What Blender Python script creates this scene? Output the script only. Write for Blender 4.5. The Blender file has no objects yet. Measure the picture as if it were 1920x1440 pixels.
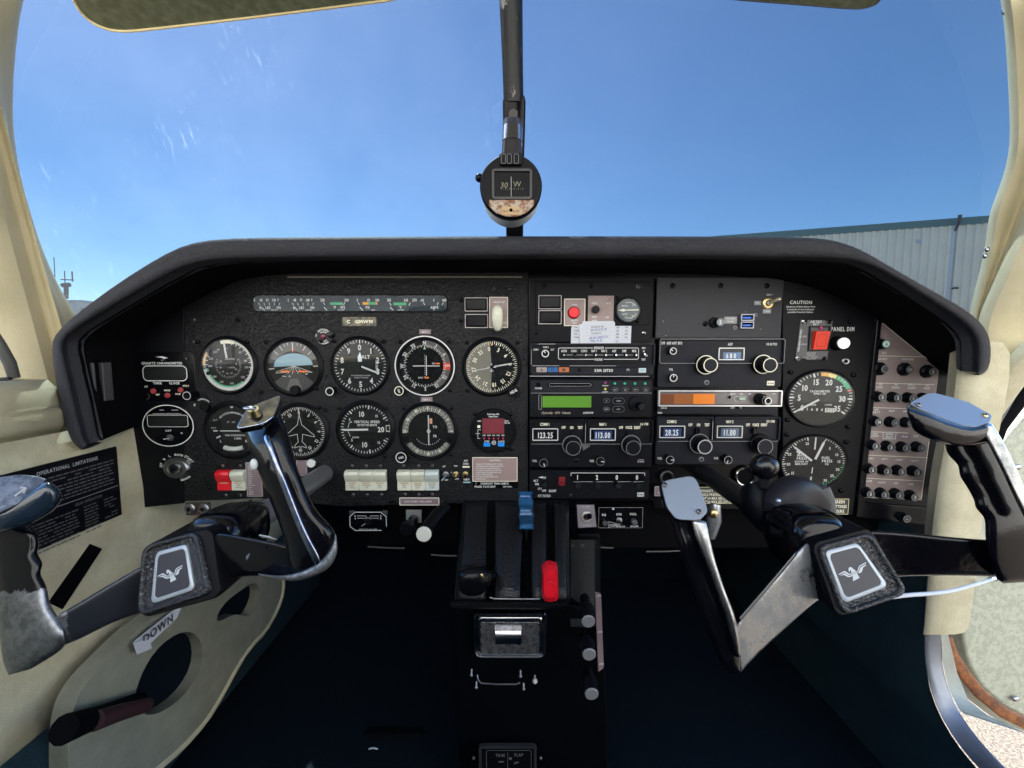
import bpy, bmesh, math, random
from mathutils import Vector, Matrix
random.seed(7)
rad = math.radians
SC = bpy.context.scene
COL = SC.collection

# ------------------------------------------------------------------ camera, sky, sun, exposure
F = 805.0            # focal length in pixels of the 1920 wide photograph
TILT = 5.0           # degrees the camera looks down
cd = bpy.data.cameras.new('camera'); cam = bpy.data.objects.new('camera', cd); COL.objects.link(cam)
cd.sensor_width = 36.0; cd.lens = 36.0 * F / 1920.0; cd.clip_start = 0.02; cd.clip_end = 5000
cam.location = (0, 0, 0); cam.rotation_euler = (rad(90 - TILT), 0, 0)
SC.camera = cam
SUN_AZ = -32.0       # degrees from straight ahead, negative = to the left
SUN_EL = 53.0
SKY_STRENGTH = 0.15
SUN_STRENGTH = 5.0
EXPOSURE = 2.5
w = bpy.data.worlds.new('World'); SC.world = w; w.use_nodes = True
nt = w.node_tree; bg = nt.nodes['Background']
sky = nt.nodes.new('ShaderNodeTexSky'); sky.sky_type = 'NISHITA'; sky.sun_disc = False
sky.sun_elevation = rad(SUN_EL); sky.sun_rotation = rad(SUN_AZ)
sky.air_density = 1.0; sky.dust_density = 0.2; sky.ozone_density = 4.0; sky.altitude = 300
hs = nt.nodes.new('ShaderNodeHueSaturation'); hs.inputs['Saturation'].default_value = 1.12
nt.links.new(sky.outputs[0], hs.inputs['Color']); nt.links.new(hs.outputs[0], bg.inputs[0]); bg.inputs[1].default_value = SKY_STRENGTH
sd = bpy.data.lights.new('sun', 'SUN'); sun = bpy.data.objects.new('sun', sd); COL.objects.link(sun)
sd.energy = SUN_STRENGTH; sd.angle = rad(0.5); sd.color = (1.0, 0.95, 0.86)
sdir = Vector((math.sin(rad(SUN_AZ)) * math.cos(rad(SUN_EL)), math.cos(rad(SUN_AZ)) * math.cos(rad(SUN_EL)), math.sin(rad(SUN_EL))))
sun.rotation_euler = sdir.to_track_quat('Z', 'Y').to_euler()
sun.location = sdir * 50
SC.view_settings.view_transform = 'Standard'; SC.view_settings.look = 'None'
SC.view_settings.exposure = EXPOSURE; SC.view_settings.gamma = 1; SC.view_settings.use_curve_mapping = False
SC.render.engine = 'CYCLES'
SC.cycles.use_denoising = True
SC.cycles.max_bounces = 8; SC.cycles.transparent_max_bounces = 16
SC.cycles.sample_clamp_indirect = 6.0
SC.cycles.caustics_reflective = False; SC.cycles.caustics_refractive = False

# ------------------------------------------------------------------ pixel of the photograph -> point at a depth in metres
_a = rad(TILT)
FWD = Vector((0, math.cos(_a), -math.sin(_a))); UPV = Vector((0, math.sin(_a), math.cos(_a)))
def P(px, py, Y):
    d = FWD + Vector(((px - 960) / F, 0, 0)) - UPV * ((py - 720) / F)
    return d * (Y / d.y)
def PX(px, py, X):
    d = FWD + Vector(((px - 960) / F, 0, 0)) - UPV * ((py - 720) / F)
    return d * (X / d.x)
def PZ(px, py, Z):
    d = FWD + Vector(((px - 960) / F, 0, 0)) - UPV * ((py - 720) / F)
    return d * (Z / d.z)
def pxs(px, py, Y):   # metres per photograph pixel there
    d = FWD + Vector(((px - 960) / F, 0, 0)) - UPV * ((py - 720) / F)
    return (Y / d.y) / F
YP = 0.60            # the instrument panel's plane

# ------------------------------------------------------------------ materials
MATS = {}
def mat(name, col, rough=0.5, metal=0.0, bump=None, var=None, coat=0.0, emis=0.0, spec=0.5, trans=None):
    """bump=(scale per metre, strength, kind); var=(scale, amount, second colour)"""
    if name in MATS: return MATS[name]
    m = bpy.data.materials.new(name); m.use_nodes = True; n = m.node_tree.nodes; l = m.node_tree.links
    b = n['Principled BSDF']
    b.inputs['Base Color'].default_value = (*col, 1); b.inputs['Roughness'].default_value = rough
    b.inputs['Metallic'].default_value = metal; b.inputs['Coat Weight'].default_value = coat
    b.inputs['Specular IOR Level'].default_value = spec
    if emis:
        b.inputs['Emission Color'].default_value = (*col, 1); b.inputs['Emission Strength'].default_value = emis
    if bump or var:
        g = n.new('ShaderNodeNewGeometry')
    if var:
        t = n.new('ShaderNodeTexNoise'); t.inputs['Scale'].default_value = var[0]; t.inputs['Detail'].default_value = 6; t.inputs['Roughness'].default_value = .65
        l.new(g.outputs['Position'], t.inputs['Vector'])
        r = n.new('ShaderNodeValToRGB'); r.color_ramp.elements[0].position = .5 - var[1]; r.color_ramp.elements[1].position = .5 + var[1]
        r.color_ramp.elements[0].color = (*col, 1); r.color_ramp.elements[1].color = (*var[2], 1)
        l.new(t.outputs['Fac'], r.inputs[0]); l.new(r.outputs[0], b.inputs['Base Color'])
        rr = n.new('ShaderNodeMapRange'); rr.inputs[3].default_value = max(0.03, rough - .12); rr.inputs[4].default_value = min(1, rough + .12)
        l.new(t.outputs['Fac'], rr.inputs[0]); l.new(rr.outputs[0], b.inputs['Roughness'])
    if bump:
        bn = n.new('ShaderNodeBump'); bn.inputs['Strength'].default_value = bump[1]; bn.inputs['Distance'].default_value = .001
        if bump[2] == 'leather':
            t = n.new('ShaderNodeTexNoise'); t.inputs['Scale'].default_value = bump[0]; t.inputs['Detail'].default_value = 3; t.inputs['Distortion'].default_value = 1.2
            r = n.new('ShaderNodeMath'); r.operation = 'SUBTRACT'; r.inputs[1].default_value = .5
            r2 = n.new('ShaderNodeMath'); r2.operation = 'ABSOLUTE'
            l.new(g.outputs['Position'], t.inputs['Vector']); l.new(t.outputs['Fac'], r.inputs[0]); l.new(r.outputs[0], r2.inputs[0])
            l.new(r2.outputs[0], bn.inputs['Height']); bn.inputs['Distance'].default_value = .0028
        elif bump[2] == 'pebble':
            t = n.new('ShaderNodeTexVoronoi'); t.inputs['Scale'].default_value = bump[0]
            l.new(g.outputs['Position'], t.inputs['Vector']); l.new(t.outputs['Distance'], bn.inputs['Height'])
        else:
            t = n.new('ShaderNodeTexNoise'); t.inputs['Scale'].default_value = bump[0]; t.inputs['Detail'].default_value = 4
            l.new(g.outputs['Position'], t.inputs['Vector']); l.new(t.outputs['Fac'], bn.inputs['Height'])
        l.new(bn.outputs[0], b.inputs['Normal'])
    MATS[name] = m
    return m

def wear(name, paint, rough, metalcol, scale, lo, hi, mrough=.35, stretch=(1, 1, 1), coat=.6):
    """glossy paint with bare metal showing through in chips"""
    if name in MATS: return MATS[name]
    m = bpy.data.materials.new(name); m.use_nodes = True; n = m.node_tree.nodes; l = m.node_tree.links
    b = n['Principled BSDF']
    g = n.new('ShaderNodeTexCoord'); mp = n.new('ShaderNodeMapping'); mp.inputs['Scale'].default_value = stretch
    t = n.new('ShaderNodeTexNoise'); t.inputs['Scale'].default_value = scale; t.inputs['Detail'].default_value = 8; t.inputs['Roughness'].default_value = .7
    l.new(g.outputs['Object'], mp.inputs[0]); l.new(mp.outputs[0], t.inputs['Vector'])
    r = n.new('ShaderNodeMapRange'); r.inputs[1].default_value = lo; r.inputs[2].default_value = hi
    l.new(t.outputs['Fac'], r.inputs[0])
    mx = n.new('ShaderNodeMix'); mx.data_type = 'RGBA'; mx.inputs[6].default_value = (*paint, 1); mx.inputs[7].default_value = (*metalcol, 1)
    l.new(r.outputs[0], mx.inputs[0]); l.new(mx.outputs[2], b.inputs['Base Color'])
    l.new(r.outputs[0], b.inputs['Metallic'])
    rr = n.new('ShaderNodeMapRange'); rr.inputs[3].default_value = rough; rr.inputs[4].default_value = mrough
    l.new(r.outputs[0], rr.inputs[0]); l.new(rr.outputs[0], b.inputs['Roughness'])
    t2 = n.new('ShaderNodeTexNoise'); t2.inputs['Scale'].default_value = 90; t2.inputs['Detail'].default_value = 4
    l.new(g.outputs['Object'], t2.inputs['Vector'])
    bn = n.new('ShaderNodeBump'); bn.inputs['Strength'].default_value = .25; bn.inputs['Distance'].default_value = .0012
    l.new(t2.outputs['Fac'], bn.inputs['Height']); l.new(bn.outputs[0], b.inputs['Normal'])
    b.inputs['Coat Weight'].default_value = coat
    MATS[name] = m
    return m

def glass(name, tint=(1, 1, 1), fac=1.0, haze=0.0, rough=0.02):
    """thin clear cover: see through, with a Fresnel reflection and a little dust"""
    m = bpy.data.materials.new(name); m.use_nodes = True; n = m.node_tree.nodes; l = m.node_tree.links
    n.clear(); out = n.new('ShaderNodeOutputMaterial')
    tr = n.new('ShaderNodeBsdfTransparent'); tr.inputs[0].default_value = (*tint, 1)
    gl = n.new('ShaderNodeBsdfGlossy'); gl.inputs['Roughness'].default_value = rough
    fr = n.new('ShaderNodeFresnel'); fr.inputs[0].default_value = 1.5
    mu = n.new('ShaderNodeMath'); mu.operation = 'MULTIPLY'; mu.inputs[1].default_value = fac
    l.new(fr.outputs[0], mu.inputs[0])
    mx = n.new('ShaderNodeMixShader'); l.new(mu.outputs[0], mx.inputs[0]); l.new(tr.outputs[0], mx.inputs[1]); l.new(gl.outputs[0], mx.inputs[2])
    last = mx
    if haze:
        df = n.new('ShaderNodeBsdfDiffuse'); df.inputs[0].default_value = (.6, .6, .6, 1)
        m2 = n.new('ShaderNodeMixShader'); m2.inputs[0].default_value = haze
        l.new(last.outputs[0], m2.inputs[1]); l.new(df.outputs[0], m2.inputs[2]); last = m2
    l.new(last.outputs[0], out.inputs[0])
    MATS[name] = m
    return m

LEATHER = mat('black leather grain', (.003, .0034, .0052), .38, bump=(230, .9, 'leather'), spec=.26)
BLACK = mat('satin black', (.0028, .0032, .005), .42, bump=(900, .25, 'noise'), spec=.13)
BLACKG = mat('gloss black plastic', (.0028, .003, .0045), .22, bump=(300, .05, 'noise'), spec=.18)
BLACKM = mat('matt black', (.0018, .002, .003), .75, spec=.06)
RADIO = mat('charcoal radio face', (.009, .010, .0145), .45, bump=(1500, .2, 'noise'), var=(30, .3, (.014, .015, .021)), spec=.14)
RADIO2 = mat('dark radio face', (.0045, .005, .0075), .42, bump=(1500, .2, 'noise'), spec=.14)
GREYPL = mat('dark grey crackle plate', (.026, .026, .032), .5, bump=(1200, .4, 'noise'), var=(60, .3, (.034, .034, .040)), spec=.25)
DIAL = mat('dial black', (.0035, .0048, .0055), .6, spec=.1)
WHITE = mat('marking white', (.58, .60, .60), .6)
DIMW = mat('worn marking', (.34, .34, .36), .6)
WARMW = mat('cream marking', (.78, .76, .62), .6)
GREEN = mat('dial green', (.03, .36, .16), .5)
AMBER = mat('dial amber', (.75, .36, .03), .5)
YELLOW = mat('dial yellow', (.75, .66, .2), .5)
REDM = mat('dial red', (.65, .05, .04), .5)
ORANGE = mat('dial orange', (.95, .22, .02), .5)
RED = mat('red plastic', (.62, .008, .02), .32, bump=(400, .1, 'noise'))
RED2 = mat('vermilion plastic', (.66, .035, .012), .4)
BLUEP = mat('blue plastic', (.008, .055, .15), .3, bump=(300, .15, 'noise'), coat=.1, var=(90, .2, (.018, .09, .20)))
IVORY = mat('ivory switch plastic', (.58, .60, .52), .4, var=(70, .25, (.47, .48, .39)))
IVORY2 = mat('cool white plastic', (.50, .56, .55), .4, var=(70, .25, (.43, .49, .48)))
PINK = mat('faded pinkish placard', (.24, .17, .17), .5, var=(40, .3, (.29, .22, .21)), bump=(900, .1, 'noise'))
PINK2 = mat('purple grey placard', (.16, .115, .135), .5, var=(40, .3, (.20, .15, .165)))
CHROME = mat('bright metal', (.42, .43, .45), .18, 1.0, var=(140, .3, (.34, .34, .36)))
STEEL = mat('brushed steel', (.34, .35, .36), .36, 1.0, var=(200, .3, (.26, .26, .27)))
DULLM = mat('dull screw metal', (.17, .16, .155), .45, .9)
BRASS = mat('brass', (.48, .37, .19), .3, 1.0)
PAPER = mat('paper white', (.50, .53, .60), .8, bump=(60, .3, 'noise'))
INK = mat('blue ink', (.08, .10, .35), .8)
INKB = mat('black ink', (.05, .05, .06), .8)
LCDOFF = mat('grey lcd', (.012, .014, .014), .3, spec=.3)
LCDGREEN = mat('lime lcd', (.07, .20, .015), .35, emis=.03)
BLUEB = mat('bright blue key', (.01, .22, .72), .4)
CYAN = mat('light blue label', (.25, .45, .55), .6)
WINDOW = mat('display window', (.004, .005, .008), .3, spec=.2)
WBLUE = mat('blue lit drum', (.010, .035, .14), .35)
NEEDLE = mat('white needle', (.56, .59, .60), .45)
GLASS = glass('instrument glass', fac=.6, haze=.008)
GLASS2 = glass('radio window glass', fac=.25)
# ------------------------------------------------------------------ glyphs: built once per character, then stamped
_fc = {}
def glyph(ch, bold):
    k = (ch, bold)
    if k in _fc: return _fc[k]
    c = bpy.data.curves.new('g', 'FONT'); c.body = ch; c.size = 1; c.resolution_u = 2
    c.offset = {0: 0.0, 1: .030, 2: .042}[bold]
    c.fill_mode = 'FRONT'
    o = bpy.data.objects.new('g', c); COL.objects.link(o)
    dg = bpy.context.evaluated_depsgraph_get(); dg.update()
    me = o.evaluated_get(dg).to_mesh()
    v = [(p.co.x, p.co.y) for p in me.vertices]; f = [tuple(q.vertices) for q in me.polygons]
    xs = [p[0] for p in v]
    o.evaluated_get(dg).to_mesh_clear()
    bpy.data.objects.remove(o); bpy.data.curves.remove(c)
    wid = {' ': .30}.get(ch, (max(xs) + .055 + max(0, min(xs) * .6)) if xs else .3)
    _fc[k] = (v, f, wid)
    return _fc[k]

MAT = {}      # object name -> world matrix
class MB:
    """collects shapes; local unit is whatever the parent uses (photo pixels on the panel, metres elsewhere)"""
    def __init__(s, root=None, world=False):
        s.v = []; s.f = []; s.fm = []; s.slots = []; s.root = root; s.world = world
        s.inv = MAT[root.name].inverted() if root is not None and root.name in MAT else Matrix()
    def m(s, mt):
        if mt not in s.slots: s.slots.append(mt)
        return s.slots.index(mt)
    def add(s, vs, fs, mt):
        b = len(s.v); s.v += [Vector(p) for p in vs]; k = s.m(mt)
        for f in fs: s.f.append([b + i for i in f]); s.fm.append(k)
        return b
    def at(s, px, py, h=0):
        """local xy on the panel of the element that shows at that pixel when it stands h above the panel"""
        q = s.inv @ P(px, py, YP)
        if not h: return q.x, q.y
        sc = MAT[s.root.name].to_scale().z
        q = s.inv @ P(px, py, YP - h * sc)
        return q.x, q.y
    # -- flat marks
    def poly(s, pts, z, mt):
        s.add([(x, y, z) for x, y in pts], [list(range(len(pts)))], mt)
    def rect(s, x, y, wd, hh, z, mt, rot=0):
        c, sn = math.cos(rot), math.sin(rot)
        s.poly([(x + a * wd / 2 * c - b * hh / 2 * sn, y + a * wd / 2 * sn + b * hh / 2 * c) for a, b in ((-1, -1), (1, -1), (1, 1), (-1, 1))], z, mt)
    def line(s, x0, y0, x1, y1, wd, z, mt):
        d = Vector((x1 - x0, y1 - y0)); n = Vector((-d.y, d.x)).normalized() * wd / 2
        s.poly([(x0 - n.x, y0 - n.y), (x1 - n.x, y1 - n.y), (x1 + n.x, y1 + n.y), (x0 + n.x, y0 + n.y)], z, mt)
    def pline(s, pts, wd, z, mt, close=False):
        q = pts + [pts[0]] if close else pts
        for a, b in zip(q, q[1:]):
            d = Vector((b[0] - a[0], b[1] - a[1]))
            if d.length < 1e-9: continue
            d = d.normalized() * wd * .4
            s.line(a[0] - d.x, a[1] - d.y, b[0] + d.x, b[1] + d.y, wd, z, mt)
    def rrpts(s, x, y, wd, hh, r, n=5):
        r = min(r, wd / 2, hh / 2); o = []
        for cx, cy, a0 in ((x + wd / 2 - r, y + hh / 2 - r, 0), (x - wd / 2 + r, y + hh / 2 - r, 90), (x - wd / 2 + r, y - hh / 2 + r, 180), (x + wd / 2 - r, y - hh / 2 + r, 270)):
            for i in range(n + 1):
                a = rad(a0 + 90 * i / n); o.append((cx + r * math.cos(a), cy + r * math.sin(a)))
        return o
    def rrline(s, x, y, wd, hh, r, lw, z, mt):
        a = s.rrpts(x, y, wd + lw, hh + lw, r + lw / 2); b = s.rrpts(x, y, wd - lw, hh - lw, max(.1, r - lw / 2)); n = len(a)
        s.add([(p[0], p[1], z) for p in a] + [(p[0], p[1], z) for p in b], [[i, (i + 1) % n, n + (i + 1) % n, n + i] for i in range(n)], mt)
    def arc(s, x, y, r0, r1, a0, a1, z, mt, n=None):
        """angles in degrees clockwise from the top"""
        n = n or max(2, int(abs(a1 - a0) / 5) + 1); vs = []
        for i in range(n + 1):
            a = rad(a0 + (a1 - a0) * i / n)
            vs += [(x + r0 * math.sin(a), y + r0 * math.cos(a), z), (x + r1 * math.sin(a), y + r1 * math.cos(a), z)]
        s.add(vs, [[2 * i, 2 * i + 1, 2 * i + 3, 2 * i + 2] for i in range(n)], mt)
    def disc(s, x, y, r, z, mt, n=32):
        s.add([(x + r * math.cos(2 * math.pi * i / n), y + r * math.sin(2 * math.pi * i / n), z) for i in range(n)], [list(range(n))], mt)
    def tick(s, r0, r1, a, wd, z, mt, x=0, y=0):
        a = rad(a); s.line(x + r0 * math.sin(a), y + r0 * math.cos(a), x + r1 * math.sin(a), y + r1 * math.cos(a), wd, z, mt)
    def text(s, t, x, y, h, z=.4, mt=None, al='c', rot=0, sx=1.0, bold=1, track=0, shear=0):
        """h = capital height; x, y = centre line of the capitals; rot in degrees clockwise"""
        mt = mt or WHITE; sz = h / .70; wd = sum(glyph(c, bold)[2] + track for c in t) * sz * sx
        ox = {'c': -wd / 2, 'l': 0, 'r': -wd}[al]; c_, s_ = math.cos(-rad(rot)), math.sin(-rad(rot))
        for ch in t:
            v, f, ad = glyph(ch, bold)
            if v:
                vs = []
                for p in v:
                    lx = ox + p[0] * sz * sx + p[1] * sz * shear; ly = p[1] * sz - h / 2
                    vs.append((x + lx * c_ - ly * s_, y + lx * s_ + ly * c_, z))
                s.add(vs, f, mt)
            ox += (ad + track) * sz * sx
    def ctext(s, t, r, a, h, x=0, y=0, z=.4, mt=None, sx=1.0, bold=1, track=0, inward=False):
        """text on an arc centred at angle a (clockwise from the top)"""
        sz = h / .70; tot = sum(glyph(c, bold)[2] + track for c in t) * sz * sx; dg = 1 if not inward else -1
        cur = -tot / 2
        for ch in t:
            ad = (glyph(ch, bold)[2] + track) * sz * sx; mid = cur + ad / 2
            an = a + dg * math.degrees(mid / r)
            s.text(ch, x + r * math.sin(rad(an)), y + r * math.cos(rad(an)), h, z, mt, 'c', an if not inward else an + 180, sx, bold)
            cur += ad
    # -- solids
    def prism(s, pts, z0, z1, mt, bev=0, capmt=None):
        n = len(pts)
        if bev:
            cx = sum(p[0] for p in pts) / n; cy = sum(p[1] for p in pts) / n
            ins = []
            for i in range(n):
                a, b, c = Vector(pts[i - 1]), Vector(pts[i]), Vector(pts[(i + 1) % n])
                e1 = (b - a); e2 = (c - b)
                if e1.length < 1e-7: e1 = e2
                if e2.length < 1e-7: e2 = e1
                n1 = Vector((-e1.y, e1.x)).normalized(); n2 = Vector((-e2.y, e2.x)).normalized()
                nn = (n1 + n2); nn = nn.normalized() if nn.length > 1e-6 else n1
                k = 1 / max(.4, nn.dot(n1)); ins.append((b.x + nn.x * bev * k, b.y + nn.y * bev * k))
            area = sum(pts[i][0] * pts[(i + 1) % n][1] - pts[(i + 1) % n][0] * pts[i][1] for i in range(n))
            if area < 0: ins = [(2 * p[0] - q[0], 2 * p[1] - q[1]) for p, q in zip(pts, ins)]
            dz = bev if z1 > z0 else -bev
            vs = [(x, y, z0) for x, y in pts] + [(x, y, z1 - dz) for x, y in pts] + [(x, y, z1) for x, y in ins]
            fs = [[i, (i + 1) % n, n + (i + 1) % n, n + i] for i in range(n)] + [[n + i, n + (i + 1) % n, 2 * n + (i + 1) % n, 2 * n + i] for i in range(n)]
            s.add(vs, fs, mt); s.add([(x, y, z1) for x, y in ins], [list(range(n))], capmt or mt)
        else:
            vs = [(x, y, z0) for x, y in pts] + [(x, y, z1) for x, y in pts]
            s.add(vs, [[i, (i + 1) % n, n + (i + 1) % n, n + i] for i in range(n)], mt); s.add([(x, y, z1) for x, y in pts], [list(range(n))], capmt or mt)
    def plate(s, x, y, wd, hh, z0, z1, mt, r=1.5, bev=.8, capmt=None, rot=0):
        p = s.rrpts(x, y, wd, hh, r)
        if rot:
            c, sn = math.cos(rad(rot)), math.sin(rad(rot)); p = [(x + (a - x) * c - (b - y) * sn, y + (a - x) * sn + (b - y) * c) for a, b in p]
        s.prism(p, z0, z1, mt, bev, capmt)
    def frame(s, x, y, wd, hh, lw, z0, z1, mt, r=1.5):
        """raised rectangular frame, lw wide"""
        a = s.rrpts(x, y, wd, hh, r); b = s.rrpts(x, y, wd - 2 * lw, hh - 2 * lw, max(.2, r - lw)); n = len(a)
        vs = [(p[0], p[1], z0) for p in a] + [(p[0], p[1], z1) for p in a] + [(p[0], p[1], z1) for p in b] + [(p[0], p[1], z0) for p in b]
        fs = []
        for k in range(3):
            fs += [[k * n + i, k * n + (i + 1) % n, (k + 1) * n + (i + 1) % n, (k + 1) * n + i] for i in range(n)]
        s.add(vs, fs, mt)
    def lathe(s, x, y, prof, mt, n=40, knurl=0, cap=True, capmt=None, ex=1.0):
        """prof = [(r, z)...] round the z axis"""
        vs = []; k = len(prof)
        for r, z in prof:
            for i in range(n):
                a = 2 * math.pi * i / n; rr = r * (1 - (knurl if i % 2 else 0)); vs.append((x + rr * math.cos(a) * ex, y + rr * math.sin(a), z))
        fs = [[j * n + i, j * n + (i + 1) % n, (j + 1) * n + (i + 1) % n, (j + 1) * n + i] for j in range(k - 1) for i in range(n)]
        s.add(vs, fs, mt)
        if cap: s.add(vs[-n:], [list(range(n))], capmt or mt)
    def tube(s, pts, r, mt, n=12, cap=True):
        """round tube through 3-D points; r may be a list"""
        rs = r if isinstance(r, (list, tuple)) else [r] * len(pts)
        s.sweep(pts, [(q, q) for q in rs], mt, 2.0, n, Vector((.13, .97, .21)), cap)
    def sweep(s, pts, wh, mt, ex=2.0, n=20, side=Vector((0, 1, 0)), cap=True, wob=None):
        """superellipse section; wh=(half width across, half depth along 'side')"""
        pts = [Vector(p) for p in pts]; vs = []; m_ = len(pts)
        for j, p in enumerate(pts):
            t = (pts[min(j + 1, m_ - 1)] - pts[max(j - 1, 0)]).normalized()
            sd_ = (side - t * side.dot(t)).normalized(); ac = t.cross(sd_).normalized()
            wd, dp = wh[j]
            for i in range(n):
                a = 2 * math.pi * i / n; c, sn = math.cos(a), math.sin(a)
                x = math.copysign(abs(c) ** (2 / ex), c); y = math.copysign(abs(sn) ** (2 / ex), sn)
                k = 1.0 if wob is None else wob(j / (m_ - 1), a)
                vs.append(p + ac * wd * x * k + sd_ * dp * y)
        fs = [[j * n + i, j * n + (i + 1) % n, (j + 1) * n + (i + 1) % n, (j + 1) * n + i] for j in range(m_ - 1) for i in range(n)]
        if cap: fs += [list(range(n))[::-1], [(m_ - 1) * n + i for i in range(n)]]
        s.add(vs, fs, mt)
    def grid(s, rows, mt, close=False):
        nr, nc = len(rows), len(rows[0]); vs = [p for r in rows for p in r]
        fs = [[j * nc + i, j * nc + i + 1, (j + 1) * nc + i + 1, (j + 1) * nc + i] for j in range(nr - 1) for i in range(nc - 1)]
        if close: fs += [[j * nc + nc - 1, j * nc, (j + 1) * nc, (j + 1) * nc + nc - 1] for j in range(nr - 1)]
        s.add(vs, fs, mt)
    def box(s, x0, x1, y0, y1, z0, z1, mt):
        s.add([(x, y, z) for z in (z0, z1) for x, y in ((x0, y0), (x1, y0), (x1, y1), (x0, y1))],
              [[3, 2, 1, 0], [4, 5, 6, 7], [0, 1, 5, 4], [1, 2, 6, 5], [2, 3, 7, 6], [3, 0, 4, 7]], mt)
    def slab(s, pts, dvec, mt):
        """polygon of 3-D points given thickness along dvec"""
        pts = [Vector(p) for p in pts]; n = len(pts); q = [p + Vector(dvec) for p in pts]
        s.add(pts + q, [list(range(n))[::-1], [n + i for i in range(n)]] + [[i, (i + 1) % n, n + (i + 1) % n, n + i] for i in range(n)], mt)
    def sphere(s, c, r, mt, n=24, k=14, sc=(1, 1, 1)):
        vs = [(c[0] + r * sc[0] * math.sin(math.pi * j / k) * math.cos(2 * math.pi * i / n), c[1] + r * sc[1] * math.sin(math.pi * j / k) * math.sin(2 * math.pi * i / n), c[2] + r * sc[2] * math.cos(math.pi * j / k)) for j in range(k + 1) for i in range(n)]
        s.add(vs, [[j * n + i, j * n + (i + 1) % n, (j + 1) * n + (i + 1) % n, (j + 1) * n + i] for j in range(k) for i in range(n)], mt)
    # -- link
    def build(s, name, parent=None, smooth=35, bevel=0, subsurf=0, solid=0, recalc=True, label=None):
        parent = parent if parent is not None else s.root
        me = bpy.data.meshes.new(name)
        vs = s.v
        if s.world and parent is not None: vs = [s.inv @ v for v in s.v]
        me.from_pydata([tuple(v) for v in vs], [], s.f)
        for m_ in s.slots: me.materials.append(m_)
        me.polygons.foreach_set('material_index', s.fm); me.update()
        if recalc or subsurf:
            bm = bmesh.new(); bm.from_mesh(me)
            if recalc: bmesh.ops.remove_doubles(bm, verts=bm.verts, dist=1e-6)
            bmesh.ops.recalc_face_normals(bm, faces=bm.faces); bm.to_mesh(me); bm.free()
        if smooth:
            me.polygons.foreach_set('use_smooth', [True] * len(me.polygons)); me.set_sharp_from_angle(angle=rad(smooth))
        o = bpy.data.objects.new(name, me); COL.objects.link(o)
        if parent is not None:
            o.parent = parent; MAT[o.name] = MAT[parent.name].copy()
        else: MAT[o.name] = Matrix()
        if solid:
            q = o.modifiers.new('thickness', 'SOLIDIFY'); q.thickness = solid; q.offset = 0
        if bevel:
            q = o.modifiers.new('edge', 'BEVEL'); q.width = bevel; q.segments = 3; q.limit_method = 'ANGLE'; q.angle_limit = rad(40); q.harden_normals = True
        if subsurf:
            q = o.modifiers.new('smooth', 'SUBSURF'); q.levels = q.render_levels = subsurf
        if label: o['label'] = label
        return o

def tag(o, label=None, cat=None, group=None, kind=None):
    if label: o['label'] = label
    if cat: o['category'] = cat
    if group: o['group'] = group
    if kind: o['kind'] = kind
    return o
ROT = Matrix.Rotation(rad(90), 4, 'X')
def pt(name, label, cat, px, py, group=None, sx=1.0, Y=None, h=0, lift=0):
    """a thing standing on the panel: local x right, y up, z out of the panel, unit = one photograph pixel"""
    Y = YP if Y is None else Y; s = pxs(px, py, Y)
    o = bpy.data.objects.new(name, None); COL.objects.link(o)
    L = P(px, py, Y - h * s)
    o.location = (L.x, Y - lift * s, L.z); o.rotation_euler = (rad(90), 0, 0); o.scale = (s * sx, s, s)
    o.empty_display_size = .01
    MAT[o.name] = Matrix.Translation(o.location) @ ROT @ Matrix.Diagonal((s * sx, s, s, 1))
    return tag(o, label, cat, group)
def thing(name, label, cat, loc=(0, 0, 0), group=None, kind=None):
    """a thing in metres, no rotation"""
    o = bpy.data.objects.new(name, None); COL.objects.link(o); o.location = loc; o.empty_display_size = .02
    MAT[o.name] = Matrix.Translation(Vector(loc))
    return tag(o, label, cat, group, kind)
def kids(o): return [c for c in bpy.data.objects if c.parent is o]
def copy_tree(o, loc=None, scale=None, label=None, parent=None, group=None):
    c = o.copy(); COL.objects.link(c); c.parent = parent
    if loc is not None: c.location = loc
    if scale is not None: c.scale = scale
    if label: c['label'] = label
    if group: c['group'] = group
    for k in kids(o): copy_tree(k, parent=c)
    return c
def ptcopy(src, label, px, py, sx=1.0, h=0, group=None, k=1.0):
    s = pxs(px, py, YP); L = P(px, py, YP - h * s)
    return copy_tree(src, (L.x, YP, L.z), (s * sx * k, s * k, s * k), label, None, group)
# ------------------------------------------------------------------ more materials for the big things
CREAM = mat('cream vinyl', (.62, .54, .33), .55, bump=(520, .4, 'noise'), var=(16, .25, (.74, .67, .47)))
CREAM2 = mat('cream painted trim', (.58, .54, .39), .5, bump=(600, .8, 'noise'), var=(26, .16, (.44, .40, .27)))
MOTTLE = mat('mottled cream trim', (.42, .44, .35), .5, bump=(300, .35, 'noise'), var=(110, .05, (.33, .35, .27)))
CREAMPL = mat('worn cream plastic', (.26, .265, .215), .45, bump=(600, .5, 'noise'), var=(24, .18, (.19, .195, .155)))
CARPET = mat('dark carpet', (.008, .019, .026), .95, bump=(700, 1.0, 'noise'), var=(25, .3, (.016, .034, .044)), spec=.1)
CARPETD = mat('black carpet', (.0036, .0075, .0120), .95, bump=(700, 1.0, 'noise'), spec=.05)
PAD = mat('padded vinyl', (.016, .017, .024), .52, bump=(420, .9, 'leather'), spec=.3, var=(30, .3, (.024, .025, .033)))
PADIN = mat('shroud black', (.002, .002, .003), .8, bump=(500, .3, 'noise'), spec=.08)
ALU = mat('scuffed aluminium strip', (.20, .22, .26), .38, .85, var=(30, .3, (.13, .145, .17)))
RUST = mat('orange primer', (.30, .10, .025), .6, var=(60, .12, (.10, .035, .015)))
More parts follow.
